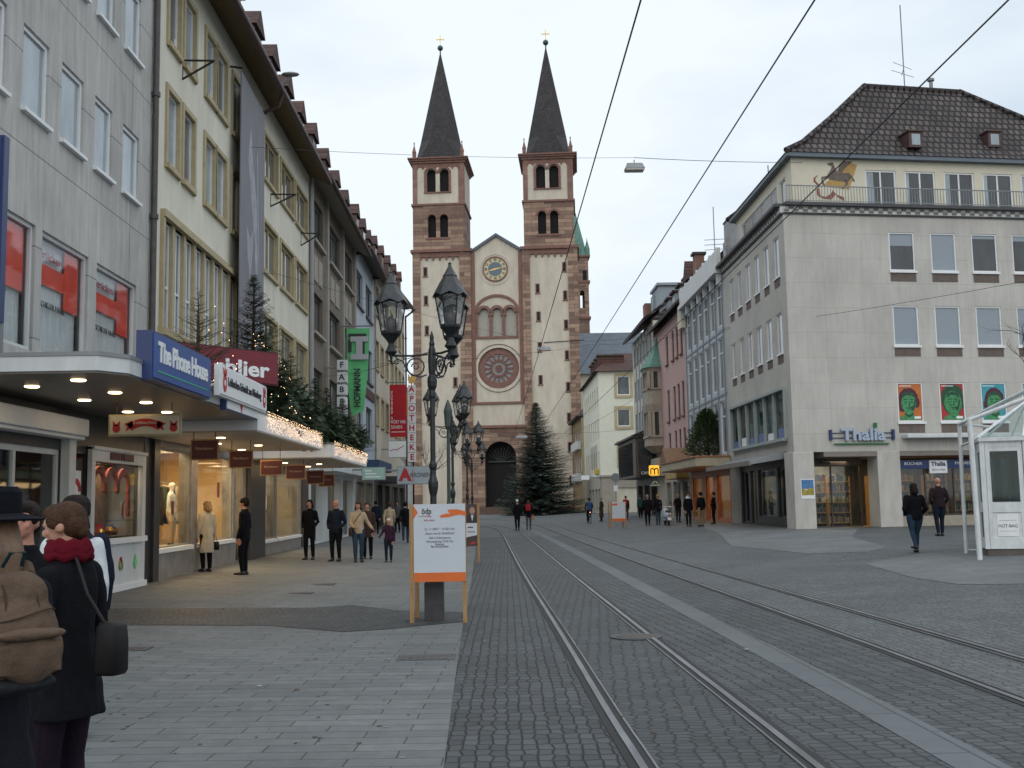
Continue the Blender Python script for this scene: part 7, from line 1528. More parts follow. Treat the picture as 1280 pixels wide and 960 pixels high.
lp = onY(652,547,80); hang_lamp('smaller pale lamp hanging just left of the Christmas tree top', tuple(lp), .9, .5, .15); wire('thin cross wire holding the smaller lamp by the tree top', [onX(505,525,-6.9), lp+Vector((0,0,.35)), onX(800,535,12.1)], .009, .2)
wire('cross wire in front of the grid of blue windows', [onX(860,416,12.1), onY(744,430,75), onX(470,455,-6.9)], .009, .25)
wire('cross wire from the tree at the right edge over the closed blinds', [onX(905,410,12.1), onY(1290,350,30)], .008, .12)
wire('thin wire low across the church front above the portal', [onX(486,520,-6.5), onY(608,542,95), onY(700,548,95), onX(790,500,12.1)], .012, .2)
wire('slack wire between the green banner and the street lamp', [onX(340,500,-6.2), onX(405,470,-6.4), onY(536,440,15.8)], .006, .1)
for (pa,pb_,pc,lb) in (((268,76),(228,99),(228,75),'upper black wall bracket on the cream house between the top windows'),((370,243),(338,258),(336,240),'black wall bracket on the cream house beside the grey banner'),((401,292),(376,307),(378,294),'small wall bracket near the taupe house')):
    a, c, d = onX(*pa,-6.1), onX(*pb_,-7), onX(*pc,-7); b = MB(); a = Vector((-6.1, c.y+.2, a.z)); d.y = c.y
    a = onX(pa[0],pa[1],-6.2)
    b.tube([d,a],.025,6); b.tube([c,a],.025,6); b.tube([c,d],.02,6); o = b.build('wall_bracket', M['black'], loc=d); tag(o, lb, 'bracket', 'wall brackets for the wires')
p = onX(363,93,-6.0); b = MB(); b.tube([(-6.25,p.y,p.z-.3),(p.x,p.y,p.z)],.025,6); b.ell(p,.28,.14,.07,12,6); o = b.build('roof_floodlight', M['greymet'], loc=p); tag(o,'small floodlight on an arm above the gutter of the cream house','lamp')
# ------------------------------------------------------------------ scooter, bicycle
M['tyre'] = mat('rubber', (.015,.015,.015), .8, .1); M['scoot'] = mat('pale_scooter_paint', (.30,.36,.40), .3, .05, coat=.5); M['chrome'] = mat('chrome', (.5,.5,.5), .15, 0, metal=1)
def wheel(parent, c, r_, w_, ax, spokes=0):
    b = MB(); n = 22
    ax = Vector(ax).normalized(); u = Vector((0,0,1)); v_ = ax.cross(u).normalized()
    b.tube([Vector(c)+(u*math.cos(2*PI*i/n)+v_*math.sin(2*PI*i/n))*r_ for i in range(n+1)], w_, 6, cap=False); o = b.build('tyre' if False else 'wheel', M['tyre'], parent)
    h = MB(); h.tube([Vector(c)-ax*w_*1.1, Vector(c)+ax*w_*1.1], r_*.18, 8)
    for i in range(spokes or 6): h.tube([Vector(c), Vector(c)+(u*math.cos(2*PI*i/(spokes or 6))+v_*math.sin(2*PI*i/(spokes or 6)))*(r_-.01)], .004 if spokes else .012, 3)
    h.build('rim', M['chrome'], o); return o
p = onG(836,657); x,y,z = p; t = thing('motor_scooter','pale grey motor scooter parked in front of the stone oriel','scooter',tuple(p))
wheel(t,(x,y,z+.22),.19,.05,(1,0,0)); wheel(t,(x,y+1.2,z+.22),.19,.05,(1,0,0))
b = MB(); b.ell((x,y+.15,z+.52),.2,.42,.24,14,8); b.ell((x,y+1.05,z+.62),.2,.12,.34,12,8); b.box((x-.17,y+.45,z+.26),(x+.17,y+1.0,z+.32)); b.ell((x,y+1.2,z+.38),.1,.22,.1,10,6); b.build('body', M['scoot'], t, smooth=True)
b = MB(); b.ell((x,y+.15,z+.78),.15,.38,.07,12,6); b.build('saddle', M['black'], t, smooth=True); b = MB(); b.tube([(x-.32,y+.95,z+1.0),(x-.15,y+1.0,z+1.02),(x+.15,y+1.0,z+1.02),(x+.32,y+.95,z+1.0)],.018,6); b.build('handlebar', M['chrome'], t)
b = MB(); b.tube([(x-.25,y+1,z+1.0),(x-.3,y+1,z+1.2)],.008,4); b.ell((x-.3,y+1,z+1.22),.06,.02,.05,8,6); b.ell((x+.3,y+1,z+1.22),.06,.02,.05,8,6); b.build('mirrors', M['black'], t); b = MB(); b.ell((x,y-.27,z+.58),.07,.03,.05,8,6); b.build('tail_light', M['red'], t); MB().box((x-.1,y-.33,z+.3),(x+.1,y-.31,z+.44)).build('number_plate', M['white'], t)
BK = onG(738,655); x,y,z = BK; t = thing('bicycle','bicycle ridden away from the camera by the person in a blue jacket','bicycle',tuple(BK))
wheel(t,(x,y,z+.35),.33,.018,(1,.1,0),12); wheel(t,(x-.08,y+1.05,z+.35),.33,.018,(1,.1,0),12)
b = MB()
for a,c in (((0,0,.35),(-.03,.42,.3)),((0,0,.35),(-.02,.3,.8)),((-.03,.42,.3),(-.02,.3,.88)),((-.03,.42,.3),(-.07,.88,.78)),((-.02,.3,.78),(-.07,.86,.85)),((-.07,.86,.95),(-.08,1.05,.35))): b.tube([(x+a[0],y+a[1],z+a[2]),(x+c[0],y+c[1],z+c[2])],.018,6)
b.build('frame', M['black'], t); MB().ell((x-.02,y+.28,z+.92),.08,.13,.04,10,6).build('saddle', M['black'], t, smooth=True); b = MB(); b.tube([(x-.35,y+.8,z+1.02),(x-.07,y+.86,z+.98),(x+.22,y+.82,z+1.02)],.014,6); b.build('handlebar', M['chrome'], t); b = MB(); b.box((x-.2,y+.4,z+.16),(x-.06,y+.46,z+.19)); b.box((x+.02,y+.38,z+.4),(x+.14,y+.44,z+.43)); b.tube([(x-.08,y+.43,z+.18),(x-.03,y+.42,z+.3),(x+.04,y+.41,z+.42)],.012,5); b.build('pedals', M['black'], t); MB().ell((x,y-.02,z+.78),.035,.02,.03,8,6).build('tail_light', mat('tail_lamp_lit',(1,.3,.2),.4,0,emit=(1,.5,.3),es=2.5), t)
# ------------------------------------------------------------------ people
from mathutils import noise as mnoise
SK = mat('skin', (.42,.22,.15), .55, .08, 20); M['skin2'] = mat('reddish_skin', (.42,.19,.13), .55, .1, 20)
def cloth(nm, c, v=.2): return mat('cloth_'+nm, c, .95, v, 7, bump=.35, bs=60, sc=(1,1,.4), spec=.12)
CB = cloth('black',(.007,.007,.009)); CN = cloth('navy',(.012,.016,.028)); CJ = cloth('jeans',(.025,.045,.075),.3); CE = cloth('beige',(.36,.28,.19)); CC = cloth('cream',(.48,.43,.33)); CG = cloth('green',(.03,.055,.025)); CR = cloth('red',(.30,.02,.03)); CP = cloth('plum',(.035,.015,.03)); CBR = cloth('brown',(.05,.03,.025)); CW = cloth('white',(.55,.58,.60)); CBL = cloth('blue',(.03,.06,.14)); CT = cloth('tan',(.22,.16,.09)); CGY = cloth('grey',(.08,.08,.085)); CTE = cloth('teal',(.02,.06,.055))
SHOE = mat('shoe_leather', (.012,.011,.01), .4, .1, 10); HB = mat('hair_brown', (.055,.028,.016), .75, .4, 30, sc=(1,1,.1), spec=.15, bump=.6, bs=70); HD = mat('hair_dark', (.014,.009,.007), .75, .4, 30, sc=(1,1,.1), spec=.15, bump=.6, bs=70); HL = mat('hair_blond', (.26,.17,.08), .75, .4, 30, sc=(1,1,.1), spec=.15, bump=.6, bs=70); HG = mat('hair_grey', (.2,.19,.18), .75, .4, 30, sc=(1,1,.1), spec=.15, bump=.6, bs=70)
EYE_W = mat('eye_dark', (.02,.015,.012), .3, 0); LIP = mat('lips', (.28,.09,.08), .5, .05)
def fuse(name, mb, mats, parent, vox, M4, assign=None, fold=0, iters=3, seed=0):
    """voxel-fuse overlapping volumes (local, facing +y) into one continuous skin; M4 puts it in the world"""
    me = bpy.data.meshes.new('tmp'); me.from_pydata([tuple(v) for v in mb.v], [], mb.f)
    bm = bmesh.new(); bm.from_mesh(me); bmesh.ops.recalc_face_normals(bm, faces=bm.faces); bm.to_mesh(me); bm.free()
    o = bpy.data.objects.new('tmp', me); COL.objects.link(o)
    r = o.modifiers.new('r','REMESH'); r.mode = 'VOXEL'; r.voxel_size = vox; r.adaptivity = 0
    s = o.modifiers.new('s','SMOOTH'); s.factor = .5; s.iterations = iters
    dg = bpy.context.evaluated_depsgraph_get(); nm = bpy.data.meshes.new_from_object(o.evaluated_get(dg))
    COL.objects.unlink(o); bpy.data.objects.remove(o); bpy.data.meshes.remove(me)
    nm.name = name; nm.materials.clear()
    for m_ in (mats if isinstance(mats,(list,tuple)) else [mats]): nm.materials.append(m_)
    if assign:
        for p in nm.polygons: p.material_index = assign(p.center)
    if fold:
        nm.calc_loop_triangles()
        ns = [v.normal.copy() for v in nm.vertices]
        for v, n_ in zip(nm.vertices, ns):
            c = v.co; k = mnoise.noise(Vector((c.x*9+seed, c.y*9, c.z*3.2)))*.7 + mnoise.noise(Vector((c.x*22, c.y*22+seed, c.z*11)))*.3
            v.co = c + n_*k*fold
    base = wloc(parent)
    for v in nm.vertices: v.co = (M4 @ v.co) - base
    nm.shade_smooth(); ob = bpy.data.objects.new(name, nm); COL.objects.link(ob); ob.parent = parent; return ob
def loft(mb, rings, n=18):
    """rings: (cx, cy, z, rx, ry)"""
    b = len(mb.v)
    for (cx, cy, z, rx, ry) in rings:
        for k in range(n):
            a = 2*PI*k/n; mb.v.append(Vector((cx+rx*math.cos(a), cy+ry*math.sin(a), z)))
    for i in range(len(rings)-1):
        for k in range(n): mb.f.append((b+i*n+k, b+i*n+(k+1)%n, b+(i+1)*n+(k+1)%n, b+(i+1)*n+k)); mb.m.append(0)
    mb.f.append(tuple(b+k for k in reversed(range(n)))); mb.f.append(tuple(b+(len(rings)-1)*n+k for k in range(n))); mb.m += [0,0]
def limb(mb, pts, rs, n=12):
    mb.tube(pts, rs, n)
    for p, r_ in zip(pts, rs): mb.ell(p, r_, r_, r_, 10, 6)
def hand(mb, w_, d, H, fing=True):
    """palm and five bent fingers from wrist w_ along d"""
    d = Vector(d).normalized(); side = d.cross(Vector((0,1,0)));  side = side.normalized() if side.length > .1 else Vector((1,0,0)); nrm = side.cross(d).normalized()
    k = H/1.75; p = w_+d*.045*k; 
    R3 = Matrix((nrm, side, d)).transposed(); 
    R3 = Matrix((side, nrm, d)).transposed()
    mb.ell(p, .022*k, .040*k, .052*k, 10, 6, rot=R3)
    if not fing: mb.ell(w_+d*.11*k, .016*k, .034*k, .04*k, 8, 6, rot=R3); return
    for i, l_ in enumerate((.066,.076,.071,.055)):
        o_ = nrm*(-.030+.020*i)*k; a = p+d*.04*k+o_; b_ = a+d*l_*.5*k+side*.008*k; c = b_+(d*.8-side*.5).normalized()*l_*.5*k
        mb.tube([a,b_,c],[.0095*k,.009*k,.007*k],7); mb.ell(c,.007*k,.007*k,.007*k,6,4)
    a = p-nrm*.03*k-d*.01*k; mb.tube([a, a-nrm*.02*k+d*.03*k, a-nrm*.018*k+d*.06*k],[.012*k,.010*k,.008*k],7)
def person(label, loc, H=1.72, head=0, coat=CB, leg=CB, shoe=SHOE, skin=None, hair=HD, style='short', hem=.46, flare=1.0, stride=.0, arms=('down','down'), vox=.016, group=None, scarf=None, hat=None, build=1.0, lean=0, tilt=0, seat=False, hemcol=None, face=None, name='person', cat='person', turn=0):
    loc = Vector(loc); t = thing(name, label, cat, tuple(loc), group); skin = skin or SK
    M4 = Matrix.Translation(loc) @ Matrix.Rotation(R(head), 4, 'Z') @ Matrix.Rotation(R(-lean), 4, 'X')
    h = H; w_ = build; det = vox < .015
    feet = []; body = MB()
    hipz = .515*h
    for s_ in (-1, 1):
        f = stride*s_; hp = Vector((s_*.052*h, 0, hipz)); an = Vector((s_*.05*h, f, .045*h + (.06*h if f < -.12 else 0))); kn = (hp+an)/2 + Vector((s_*.004*h, .02*h+abs(f)*.18, .0))
        if seat == 'bike': kn = Vector((s_*.06*h, .26*h, (.47 if s_>0 else .38)*h)); an = Vector((s_*.05*h, .18*h, (.22 if s_>0 else .10)*h)); hp = Vector((s_*.05*h, 0, .50*h))
        limb(body, [hp, hp.lerp(kn,.4), kn, kn.lerp(an,.35), an], [(.053 if hem < .45 else .060)*h*w_, (.048 if hem < .45 else .054)*h*w_, .038*h, .037*h, .026*h])
        toe = an+Vector((s_*.012*h,.085*h,-.022*h)); hl_ = an+Vector((0,-.018*h,-.02*h)); 
        body.ell(an+Vector((s_*.005*h,.038*h,-.02*h)), .030*h, .078*h, .026*h, 12, 6); body.ell(toe, .027*h, .034*h, .020*h, 10, 6); body.ell(hl_, .025*h, .026*h, .026*h, 8, 6); feet.append(an)
    body.ell((0,0,.53*h), .078*h*w_, .056*h*w_, .07*h, 16, 8)
    loft(body, [(0,0,.50*h,.065*h*w_,.048*h*w_),(0,0,.56*h,.072*h*w_,.050*h*w_),(0,0,.63*h,.062*h*w_,.044*h*w_),(0,0,.72*h,.072*h*w_,.048*h*w_),(0,-.004*h,.78*h,.074*h,.042*h),(0,-.005*h,.82*h,.046*h,.034*h),(0,0,.86*h,.033*h,.034*h)])
    hc = Vector((0,.012*h,.932*h)); ht = Matrix.Rotation(R(tilt), 3, 'X') @ Matrix.Rotation(R(turn), 3, 'Z'); hp_ = lambda x,y,z: Vector((0,.0,.875*h)) + ht @ Vector((x*h, (y+.0)*h, (z-.875)*h))
    body.tube([(0,-.004*h,.82*h), hp_(0,.004,.90)], [.034*h,.031*h], 12)
    body.ell(hp_(0,.004,.943), .0455*h, .055*h, .054*h, 18, 12, rot=ht); body.ell(hp_(0,.022,.912), .034*h, .036*h, .036*h, 14, 8, rot=ht); body.ell(hp_(0,.040,.893), .019*h, .017*h, .014*h, 10, 6, rot=ht)
    if det or vox < .02:
        body.ell(hp_(0,.060,.924), .0075*h, .012*h, .013*h, 8, 6, rot=ht); 
        for s_ in (-1,1): body.ell(hp_(s_*.043,.002,.928), .006*h, .014*h, .018*h, 8, 6, rot=ht); body.ell(hp_(s_*.022,.043,.921), .013*h, .010*h, .012*h, 8, 6, rot=ht); body.ell(hp_(s_*.016,.053,.946), .014*h, .006*h, .004*h, 8, 6, rot=ht)
    ct = MB(); hz_ = hem*h; sh = .815*h
    fl = .012*h; 
    rings = [(0,0,hz_,(.088*flare)*h*w_,(.070*flare)*h*w_)]
    if hem < .5: rings += [(0,0,(hz_+.52*h)/2,(.092*(flare+1)/2)*h*w_,(.074*(flare+1)/2)*h*w_)]
    rings += [(0,0,.54*h,.096*h*w_,.077*h*w_),(0,0,.62*h,.086*h*w_,.068*h*w_),(0,.002*h,.71*h,.094*h*w_,.070*h*w_),(0,-.004*h,.775*h,.098*h*w_,.062*h*w_),(0,-.006*h,.808*h,.080*h,.050*h),(0,-.004*h,.83*h,.052*h,.042*h),(0,0,.855*h,.040*h,.042*h)]
    loft(ct, rings, 22)
    wr = []
    for s_, am in zip((-1,1), arms):
        S = Vector((s_*.093*h*w_, -.004*h, .790*h))
        if am == 'down': E_ = Vector((s_*.122*h*w_, -.015*h, .63*h)); W_ = Vector((s_*.125*h, .035*h, .49*h)); hd = (0,.15,-1)
        elif am == 'fwd': E_ = Vector((s_*.13*h, -.01*h, .64*h)); W_ = Vector((s_*.09*h, .11*h, .58*h)); hd = (-s_*.6,.6,-.1)
        elif am == 'pocket': E_ = Vector((s_*.137*h*w_, -.03*h, .63*h)); W_ = Vector((s_*.10*h*w_, .05*h, .55*h)); hd = None
        elif am == 'swing': E_ = Vector((s_*.13*h, .03*h*s_, .635*h)); W_ = Vector((s_*.125*h, .12*h*s_, .52*h)); hd = (0,.4*s_,-1)
        elif am == 'out': E_ = Vector((s_*.17*h, .03*h, .67*h)); W_ = Vector((s_*.27*h, .08*h, .60*h)); hd = (s_*.9,.3,-.4)
        elif am == 'child': E_ = Vector((s_*.15*h, 0, .66*h)); W_ = Vector((s_*.22*h, .03*h, .56*h)); hd = (s_*.5,.1,-.6)
        elif am == 'bar': E_ = Vector((s_*.14*h, .14*h, .68*h)); W_ = Vector((s_*.12*h, .34*h, .60*h)); hd = (0,1,-.1)
        elif am == 'face': E_ = Vector((s_*.13*h, .05*h, .66*h)); W_ = Vector((s_*.05*h, .10*h, .80*h)); hd = (-s_*.3,.2,1)
        limb(ct, [S, S.lerp(E_,.5), E_, E_.lerp(W_,.5), W_], [.037*h*w_, .035*h*w_, .030*h*w_, .027*h, .024*h])
        limb(body, [S, E_, W_], [.022*h,.018*h,.016*h], 8)
        if hd is not None: hand(body, W_, hd, h*.92, det); wr.append(W_+Vector(hd).normalized()*.06*h)
    def asg(c):
        if c.z > .845*h: return 1
        for q in wr:
            if (c-q).length < .056*h: return 1
        return 2 if c.z < .05*h or any((c-f).length < .045*h and c.z < f.z+.01*h for f in feet) or (any(f.z > .06*h for f in feet) and any((c-f).length < .09*h and c.z < f.z for f in feet)) else 0
    fuse('body', body, [leg, skin, shoe], t, vox*.8 if det else vox, M4, asg, 0, 2)
    fuse('coat', ct, coat, t, vox, M4, None, .020 if vox < .02 else .01, 5, seed=hash(label)%50)
    hm = MB()
    if style in ('short','long','bun','shoulder','thin'):
        k = .93 if style == 'bun' else 1.0
        hm.ell(hp_(0,-.010,.953), .051*h*k, .056*h*k, .053*h*k, 18, 10, rot=ht); hm.ell(hp_(0,-.022,.930), .050*h*k, .044*h*k, .047*h*k, 14, 8, rot=ht)
        hm.ell(hp_(0,.014,.974), .042*h*k, .046*h*k, .030*h*k, 14, 8, rot=ht)
        for s_ in (-1,1): hm.ell(hp_(s_*.037,.010,.950), .014*h, .032*h, .030*h, 10, 6, rot=ht)
        if style == 'bun': hm.ell(hp_(0,-.040,.905), .024*h, .022*h, .022*h, 12, 8, rot=ht)
        if style in ('long','shoulder'):
            L_ = .76 if style == 'long' else .87
            limb(hm, [hp_(0,-.030,.93), hp_(0,-.050,.88), Vector((0,-.065*h,L_*h))], [.046*h,.050*h,.040*h]); 
            for s_ in (-1,1): limb(hm, [hp_(s_*.036,-.005,.93), hp_(s_*.042,-.012,.88), Vector((s_*.045*h,-.03*h,L_*h))], [.020*h,.022*h,.016*h], 8)
        fuse('hair', hm, hair, t, min(vox,.012), M4, None, .004, 2)
    if hat:
        kind, hcm = hat; hm = MB()
        if kind == 'beanie': hm.ell(hp_(0,-.004,.958), .050*h, .061*h, .050*h, 18, 10, rot=ht); loft(hm, [(0,.006*h,.945*h,.051*h,.061*h),(0,.006*h,.962*h,.052*h,.062*h)]); fuse('cap', hm, hcm, t, min(vox,.012), M4, None, .003, 2)
        if kind == 'brim':
            q = lambda x,y,z: M4 @ hp_(x,y,z); b = MB(); c = hp_(0,.0,.955); b.lathe(c, [(.060*h,0),(.105*h,-.006*h),(.108*h,-.002*h),(.062*h,.010*h),(.060*h,.055*h),(.053*h,.066*h),(.02*h,.068*h)], 28, sx=1, sy=1.08)
            for i in range(len(b.v)): b.v[i] = M4 @ b.v[i]
            b.build('hat', hcm, t, smooth=False)
    if scarf:
        sm_ = MB(); 
        for k, (z_, r_) in enumerate(((.845,.052),(.862,.050),(.877,.044))): sm_.tube([Vector((math.cos(2*PI*j/14)*r_*h, math.sin(2*PI*j/14)*r_*h*1.05, (z_+.006*math.sin(3*j))*h)) for j in range(15)], .017*h, 8)
        fuse('scarf', sm_, scarf, t, min(vox,.01), M4, None, .006, 2)
    if face:
        b = MB()
        for s_ in (-1,1): b.ell(hp_(s_*.017,.0515,.937), .0065*h, .004*h, .004*h, 8, 6, rot=ht); b.ell(hp_(s_*.017,.056,.950), .011*h, .003*h, .0022*h, 8, 5, rot=ht)
        b.v = [M4 @ v for v in b.v]; b.build('eyes', EYE_W, t, smooth=True)
        b = MB(); b.ell(hp_(0,.058,.902), .013*h, .004*h, .004*h, 8, 6, rot=ht); b.v = [M4 @ v for v in b.v]; b.build('mouth', LIP, t, smooth=True)
    return t, M4
def bag(label, M4, c, sz, m_, strap=None, name='handbag', cat='handbag', h=1.7):
    c = Vector(c); w = M4 @ c; t = thing(name, label, cat, tuple(w)); b = MB(); sx_, sy_, sz_ = sz
    n = 20
    rr = []
    for (k, zz) in ((.86,-.5),(1.0,-.42),(1.0,.1),(.9,.42),(.72,.5)):
        rr.append([c+Vector((math.copysign(abs(math.cos(2*PI*i/n))**.5, math.cos(2*PI*i/n))*sx_/2*k, math.copysign(abs(math.sin(2*PI*i/n))**.5, math.sin(2*PI*i/n))*sy_/2*k, zz*sz_)) for i in range(n)])
    bb = 0; b.v = [M4 @ v for r_ in rr for v in r_]
    for i in range(len(rr)-1):
        for j in range(n): b.f.append((i*n+j, i*n+(j+1)%n, (i+1)*n+(j+1)%n, (i+1)*n+j)); b.m.append(0)
    b.f += [tuple(reversed(range(n))), tuple((len(rr)-1)*n+j for j in range(n))]; b.m += [0,0]
    b.build('bag_body', m_, t, smooth=True)
    if strap: MB().tube([M4 @ Vector(p) for p in strap], .009, 6).build('strap', m_, t)
    return t
def pers_px(px, fy): return onG(px, fy)
LE = mat('black_leather', (.010,.009,.009), .5, .2, 10, spec=.2)
# passers-by on the left pavement
person('man in black coat and knitted black cap looking at the lit shop window', onG(305,719), 1.74, 78, CB, CB, hair=HD, style='short', hem=.44, hat=('beanie',CB), arms=('down','down'), vox=.013, face=1)
_, m4 = person('blond woman in long cream coat facing the lit window, dark boots', onG(258,715), 1.66, 42, CC, CB, hair=HL, style='shoulder', hem=.27, flare=1.15, arms=('down','down'), vox=.013)
bag('black handbag hanging from the hand of the woman in cream coat', m4, (.235,.07,.60), (.12,.34,.2), LE, [(.235,-.08,.68),(.23,0,.82),(.235,.1,.84),(.235,.2,.70)])
person('woman in long black coat leading the group walking along the canopies', onG(387,700), 1.72, 168, CB, CB, hair=HD, style='shoulder', hem=.36, flare=1.1, stride=.05, arms=('pocket','pocket'), vox=.013, face=1)
person('bald man in open navy jacket with hands in his pockets', onG(420,702), 1.74, 162, CN, CB, skin=M['skin2'], hair=HG, style='none', hem=.46, stride=.04, arms=('pocket','pocket'), vox=.013, build=1.1, face=1)
_, m4 = person('woman in beige jacket and jeans reaching towards the child', onG(448,703), 1.70, 195, CE, CJ, hair=HB, style='shoulder', hem=.47, stride=.03, arms=('child','fwd'), vox=.013, face=1, tilt=-8, turn=-20)
bag('brown shoulder bag worn across the beige jacket', m4, (.22,.03,.86), (.1,.26,.24), CBR, [(.20,.0,.98),(.08,.13,1.2),(-.06,.1,1.38),(-.1,-.05,1.40),(0,-.12,1.3),(.18,-.08,1.0)], 'shoulder_bag', 'shoulder bag')
person('person in dark coat half hidden behind the woman in beige jacket', onG(460,699), 1.68, 178, CBR, CB, hair=HB, style='short', hem=.38, stride=.04, vox=.014, lean=4)
person('small child in plum jacket and pale pink cap walking with outstretched arm', onG(486,703), 1.24, 180, CP, CN, hair=HB, style='none', hem=.50, stride=.04, arms=('down','child'), vox=.011, hat=('beanie',cloth('pale_pink',(.5,.36,.36))), face=1)
person('person in short beige coat seen from behind, beyond the child', onG(487,680), 1.68, 10, CE, CGY, hair=HB, style='short', hem=.42, stride=.1, arms=('swing','swing'), vox=.018)
person('person in black coat walking away beside the poster stand', onG(507,679), 1.70, 5, CB, CJ, hair=HD, style='short', hem=.40, stride=.14, arms=('swing','down'), vox=.018)
person('distant person in grey jacket under the pharmacy sign', onG(497,666), 1.7, 170, CGY, CB, hair=HB, hem=.46, stride=.05, vox=.022)
person('distant person in dark jacket at the end of the left shop fronts', onG(470,668), 1.7, 0, CN, CB, hair=HD, hem=.44, stride=.05, vox=.022)
# on the tracks
person('walker in black coat and white cap between the tram tracks', onG(647,663), 1.76, 8, CB, CB, hair=HG, style='none', hem=.36, stride=.12, arms=('pocket','pocket'), vox=.018, hat=('beanie',CW))
_, m4 = person('walker in black jacket beside the one in white cap', onG(661,662), 1.72, -5, CB, CGY, hair=HB, style='shoulder', hem=.44, stride=.08, vox=.018, arms=('down','down'))
bag('red rucksack on the back of the walker between the tracks', m4, (0,-.2,1.28), (.3,.16,.38), CR, None, 'rucksack', 'rucksack'); bag('orange carrier bag held by the walker with the red rucksack', m4, (.27,.08,.68), (.08,.28,.28), M['orange'], [(.25,-.02,.8),(.24,.05,.9),(.25,.14,.8)], 'carrier_bag', 'carrier bag')
person('cyclist in blue jacket riding away towards the cathedral', onG(738,655)+Vector((0,.22,.0)), 1.76, 2, CBL, CB, hair=HD, hem=.50, seat='bike', arms=('bar','bar'), vox=.018, lean=8)
person('person in long brown coat standing near the corner house', onG(752,652), 1.72, 60, CBR, CBR, hair=HG, hem=.18, flare=1.3, vox=.02, arms=('pocket','pocket'))
_, m4 = person('person in dark blue jacket behind the small poster stand', onG(783,650), 1.72, -10, CN, CJ, hair=HB, hem=.48, stride=.08, vox=.02)
bag('bright red rucksack beside the small poster stand', m4, (-.05,-.2,1.25), (.32,.18,.42), CR, None, 'rucksack', 'rucksack')
person('person in dark green jacket below the glowing yellow sign', onG(801,648), 1.72, 0, CTE, CB, hair=HB, hem=.46, stride=.06, vox=.02)
person('grey-haired man in long black coat, left of a walking pair', onG(810,657), 1.74, -5, CB, CB, hair=HG, style='short', hem=.40, stride=.10, build=1.15, vox=.017)
person('blond woman in black jacket and jeans, right of a walking pair', onG(823,656), 1.72, 5, CB, CJ, hair=HL, style='short', hem=.44, stride=.08, vox=.017)
person('grey-haired person in black jacket standing by the scooter', onG(848,653), 1.68, 200, CB, CN, hair=HG, hem=.46, vox=.018, face=1, arms=('pocket','pocket'))
_, m4 = person('dark-haired woman with white scarf and black jacket near the canopy edge', onG(861,658), 1.70, 185, CB, CB, hair=HD, style='short', hem=.44, stride=.05, vox=.017, scarf=CW, face=1)
bag('tan bag on the arm of the woman with white scarf', m4, (-.26,.05,.75), (.1,.24,.24), CT, [(-.24,-.05,.86),(-.22,0,.98),(-.24,.1,.86)])
person('person in dark jacket and tan trousers outside the orange shop front', onG(877,658), 1.72, 20, CB, CT, hair=HD, hem=.47, vox=.017)
person('person in black silhouetted against the warm orange window', onG(893,655), 1.66, 90, CB, CB, hair=HD, hem=.46, vox=.018, arms=('fwd','fwd'))
person('woman in dark hooded jacket and blue jeans striding towards the bookshop', onG(1146,691), 1.68, 5, CB, CJ, hair=HD, style='shoulder', hem=.47, stride=.16, build=1.18, arms=('pocket','pocket'), vox=.013)
person('bald man in dark leather jacket walking to the bookshop window', onG(1176,670), 1.84, 0, cloth('dark_plum',(.022,.014,.017)), CN, skin=M['skin2'], style='none', hem=.48, stride=.08, build=1.12, arms=('pocket','pocket'), vox=.014)
# mannequins in the lit windows
DM = mat('mannequin_white', (.6,.55,.48), .5, .05)
for (u,x_,hd,cc,lb) in ((27.0,-7.9,-90,CW,'headless-looking pale mannequin in a white top, brightly lit in the shop window'),(23.4,-7.9,-60,CGY,'mannequin in a grey jacket at the left end of the lit shop window'),(24.3,-8.0,-100,CG,'mannequin in a dark green coat in the lit shop window'),(35.2,-7.9,-80,CC,'mannequin in cream coat in the farther shop window')):
    person(lb, (x_,u,.72), 1.55 if cc is not CG else 1.45, hd, cc, CB if cc is not CW else CE, skin=DM, style='none', hem=.45, vox=.02, name='mannequin', cat='mannequin')
for (u,x_,hd,cc,lb) in ((25.0,-8.1,-95,CE,'mannequin in beige jacket beside the window mullion of the lit shop'),(28.6,-8.0,-80,CR,'mannequin in red jacket at the far end of the lit shop window'),(37.4,-7.9,-95,CN,'mannequin in navy coat in the farther shop window'),(38.9,-8.0,-85,CW,'mannequin in white jacket at the end of the farther shop window')):
    person(lb, (x_,u,.72), 1.5, hd, cc, CB, skin=DM, style='none', hem=.42, vox=.022, name='mannequin', cat='mannequin')
# the group in the left foreground
wx, wy = -2.07, 5.4
_, m4 = person('young woman in black coat with dark red scarf, left foreground', (wx,wy,0), 1.69, 74, CB, cloth('dark_purple',(.016,.009,.018)), hair=HB, style='bun', hem=.40, flare=1.38, vox=.008, scarf=cloth('dark_red',(.10,.005,.012)), arms=('fwd','fwd'), face=1, tilt=-14, turn=16, build=1.0)
bag('black shoulder bag on a thin strap behind the woman in red scarf', m4, (-.05,-.28,1.0), (.13,.13,.24), LE, [(-.08,-.26,1.12),(-.10,-.18,1.25),(-.06,-.08,1.43),(.02,.04,1.41)], 'shoulder_bag', 'shoulder bag')
_, m4 = person('woman in dark brimmed hat with long hair, wearing the tan rucksack at the left edge', (-1.82,4.0,0), 1.70, 46, cloth('coat_near_black',(.010,.011,.016)), cloth('dark_navy',(.008,.009,.014)), hair=mat('hair_light_brown',(.13,.075,.04),.5,.4,30,sc=(1,1,.12)), style='long', hem=.40, flare=1.2, vox=.008, hat=('brim',cloth('hat_navy',(.006,.007,.011))), arms=('down','fwd'))
t = thing('rucksack', 'large tan rucksack with front pocket and flap on the back of the hat wearer', 'rucksack', m4 @ Vector((0,-.2,1.25)))
